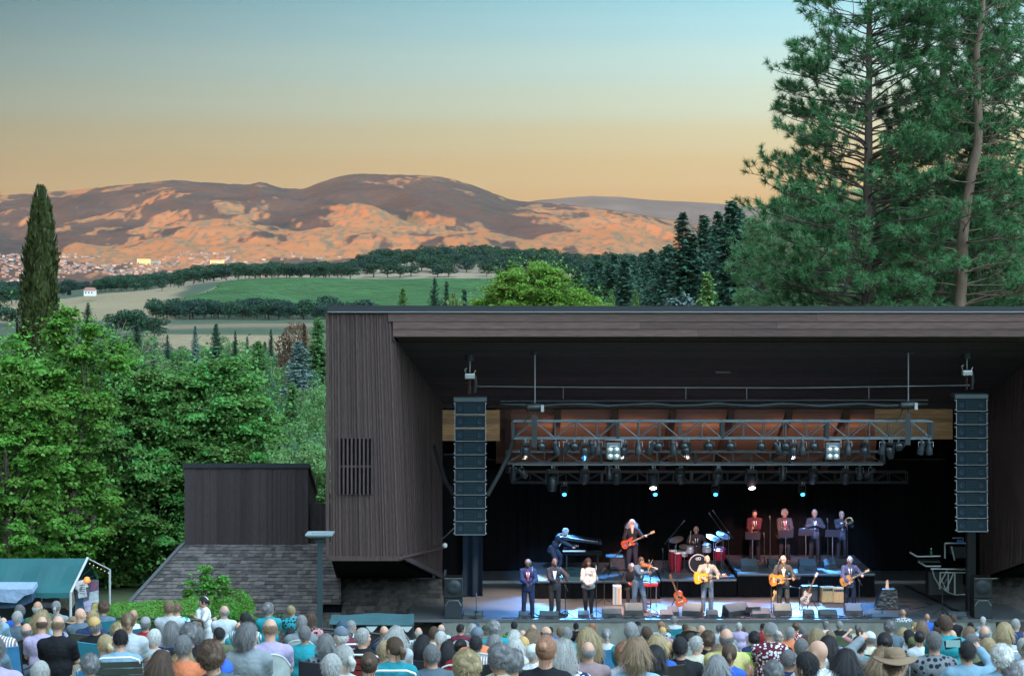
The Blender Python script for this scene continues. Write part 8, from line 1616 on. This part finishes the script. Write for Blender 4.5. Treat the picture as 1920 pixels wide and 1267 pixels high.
# azimuth: darker towards the left of the view, brightest behind the pines and back over the sunset
mr = N.new('ShaderNodeMapRange'); L.new(sp.outputs['X'], mr.inputs[0]); mr.inputs[1].default_value = -.27; mr.inputs[2].default_value = .2; mr.inputs[3].default_value = .82; mr.inputs[4].default_value = 1.10
xz = N.new('ShaderNodeMath'); xz.operation = 'MULTIPLY'; L.new(sp.outputs['X'], xz.inputs[0]); zc_n = N.new('ShaderNodeMapRange'); L.new(sp.outputs['Z'], zc_n.inputs[0]); zc_n.inputs[1].default_value = 0; zc_n.inputs[2].default_value = .14; zc_n.inputs[3].default_value = 0; zc_n.inputs[4].default_value = 1.7; L.new(zc_n.outputs[0], xz.inputs[1])
xa = N.new('ShaderNodeMath'); xa.operation = 'ADD'; L.new(xz.outputs[0], xa.inputs[0]); L.new(mr.outputs[0], xa.inputs[1]); xm = N.new('ShaderNodeClamp'); xm.inputs['Min'].default_value = .3; xm.inputs['Max'].default_value = 1.6; L.new(xa.outputs[0], xm.inputs['Value'])
mul = N.new('ShaderNodeVectorMath'); mul.operation = 'SCALE'; L.new(ramp.outputs[0], mul.inputs[0]); L.new(xm.outputs[0], mul.inputs['Scale'])
ms = N.new('ShaderNodeVectorMath'); ms.operation = 'SCALE'; ms.inputs['Scale'].default_value = .035; L.new(sky.outputs[0], ms.inputs[0])
# Nishita carries the upper dome, the evening gradient the low band the camera sees
mz = N.new('ShaderNodeMapRange'); L.new(sp.outputs['Z'], mz.inputs[0]); mz.inputs[1].default_value = .1; mz.inputs[2].default_value = .45; mz.inputs[3].default_value = 0; mz.inputs[4].default_value = 1.
m2 = N.new('ShaderNodeVectorMath'); m2.operation = 'SCALE'; L.new(ms.outputs[0], m2.inputs[0]); L.new(mz.outputs[0], m2.inputs['Scale'])
# the western half of the dome, behind the camera, still holds the glow of the sunset
gl = N.new('ShaderNodeMapRange'); gl.interpolation_type = 'SMOOTHSTEP'; L.new(sp.outputs['Y'], gl.inputs[0]); gl.inputs[1].default_value = .55; gl.inputs[2].default_value = -.6; gl.inputs[3].default_value = 1; gl.inputs[4].default_value = 4.6
mul2 = N.new('ShaderNodeVectorMath'); mul2.operation = 'SCALE'; L.new(mul.outputs[0], mul2.inputs[0]); L.new(gl.outputs[0], mul2.inputs['Scale']); mul = mul2
ad = N.new('ShaderNodeVectorMath'); ad.operation = 'ADD'; L.new(mul.outputs[0], ad.inputs[0]); L.new(m2.outputs[0], ad.inputs[1])
L.new(ad.outputs[0], bg.inputs['Color']); bg.inputs['Strength'].default_value = 1.0
S.view_settings.view_transform = 'Standard'; S.view_settings.look = 'None'; S.view_settings.exposure = EXP; S.view_settings.gamma = 1
# evening air
hb = MB().box((0, 7000, 400), (26000, 36000, 1200))
hm = bpy.data.materials.new('haze'); hm.use_nodes = True; hn = hm.node_tree; hn.nodes.remove(hn.nodes['Principled BSDF'])
pv = hn.nodes.new('ShaderNodeVolumePrincipled'); pv.inputs['Color'].default_value = (.93,.97,.90,1); pv.inputs['Density'].default_value = HAZE_D; pv.inputs['Anisotropy'].default_value = .0
hn.links.new(pv.outputs[0], hn.nodes['Material Output'].inputs['Volume'])
if HAZE_D: tag(hb.build('haze', hm), kind='stuff')
S.cycles.max_bounces = 6; S.cycles.diffuse_bounces = 3; S.cycles.glossy_bounces = 2; S.cycles.transmission_bounces = 3; S.cycles.volume_bounces = 0; S.cycles.transparent_max_bounces = 8
S.cycles.use_denoising = True
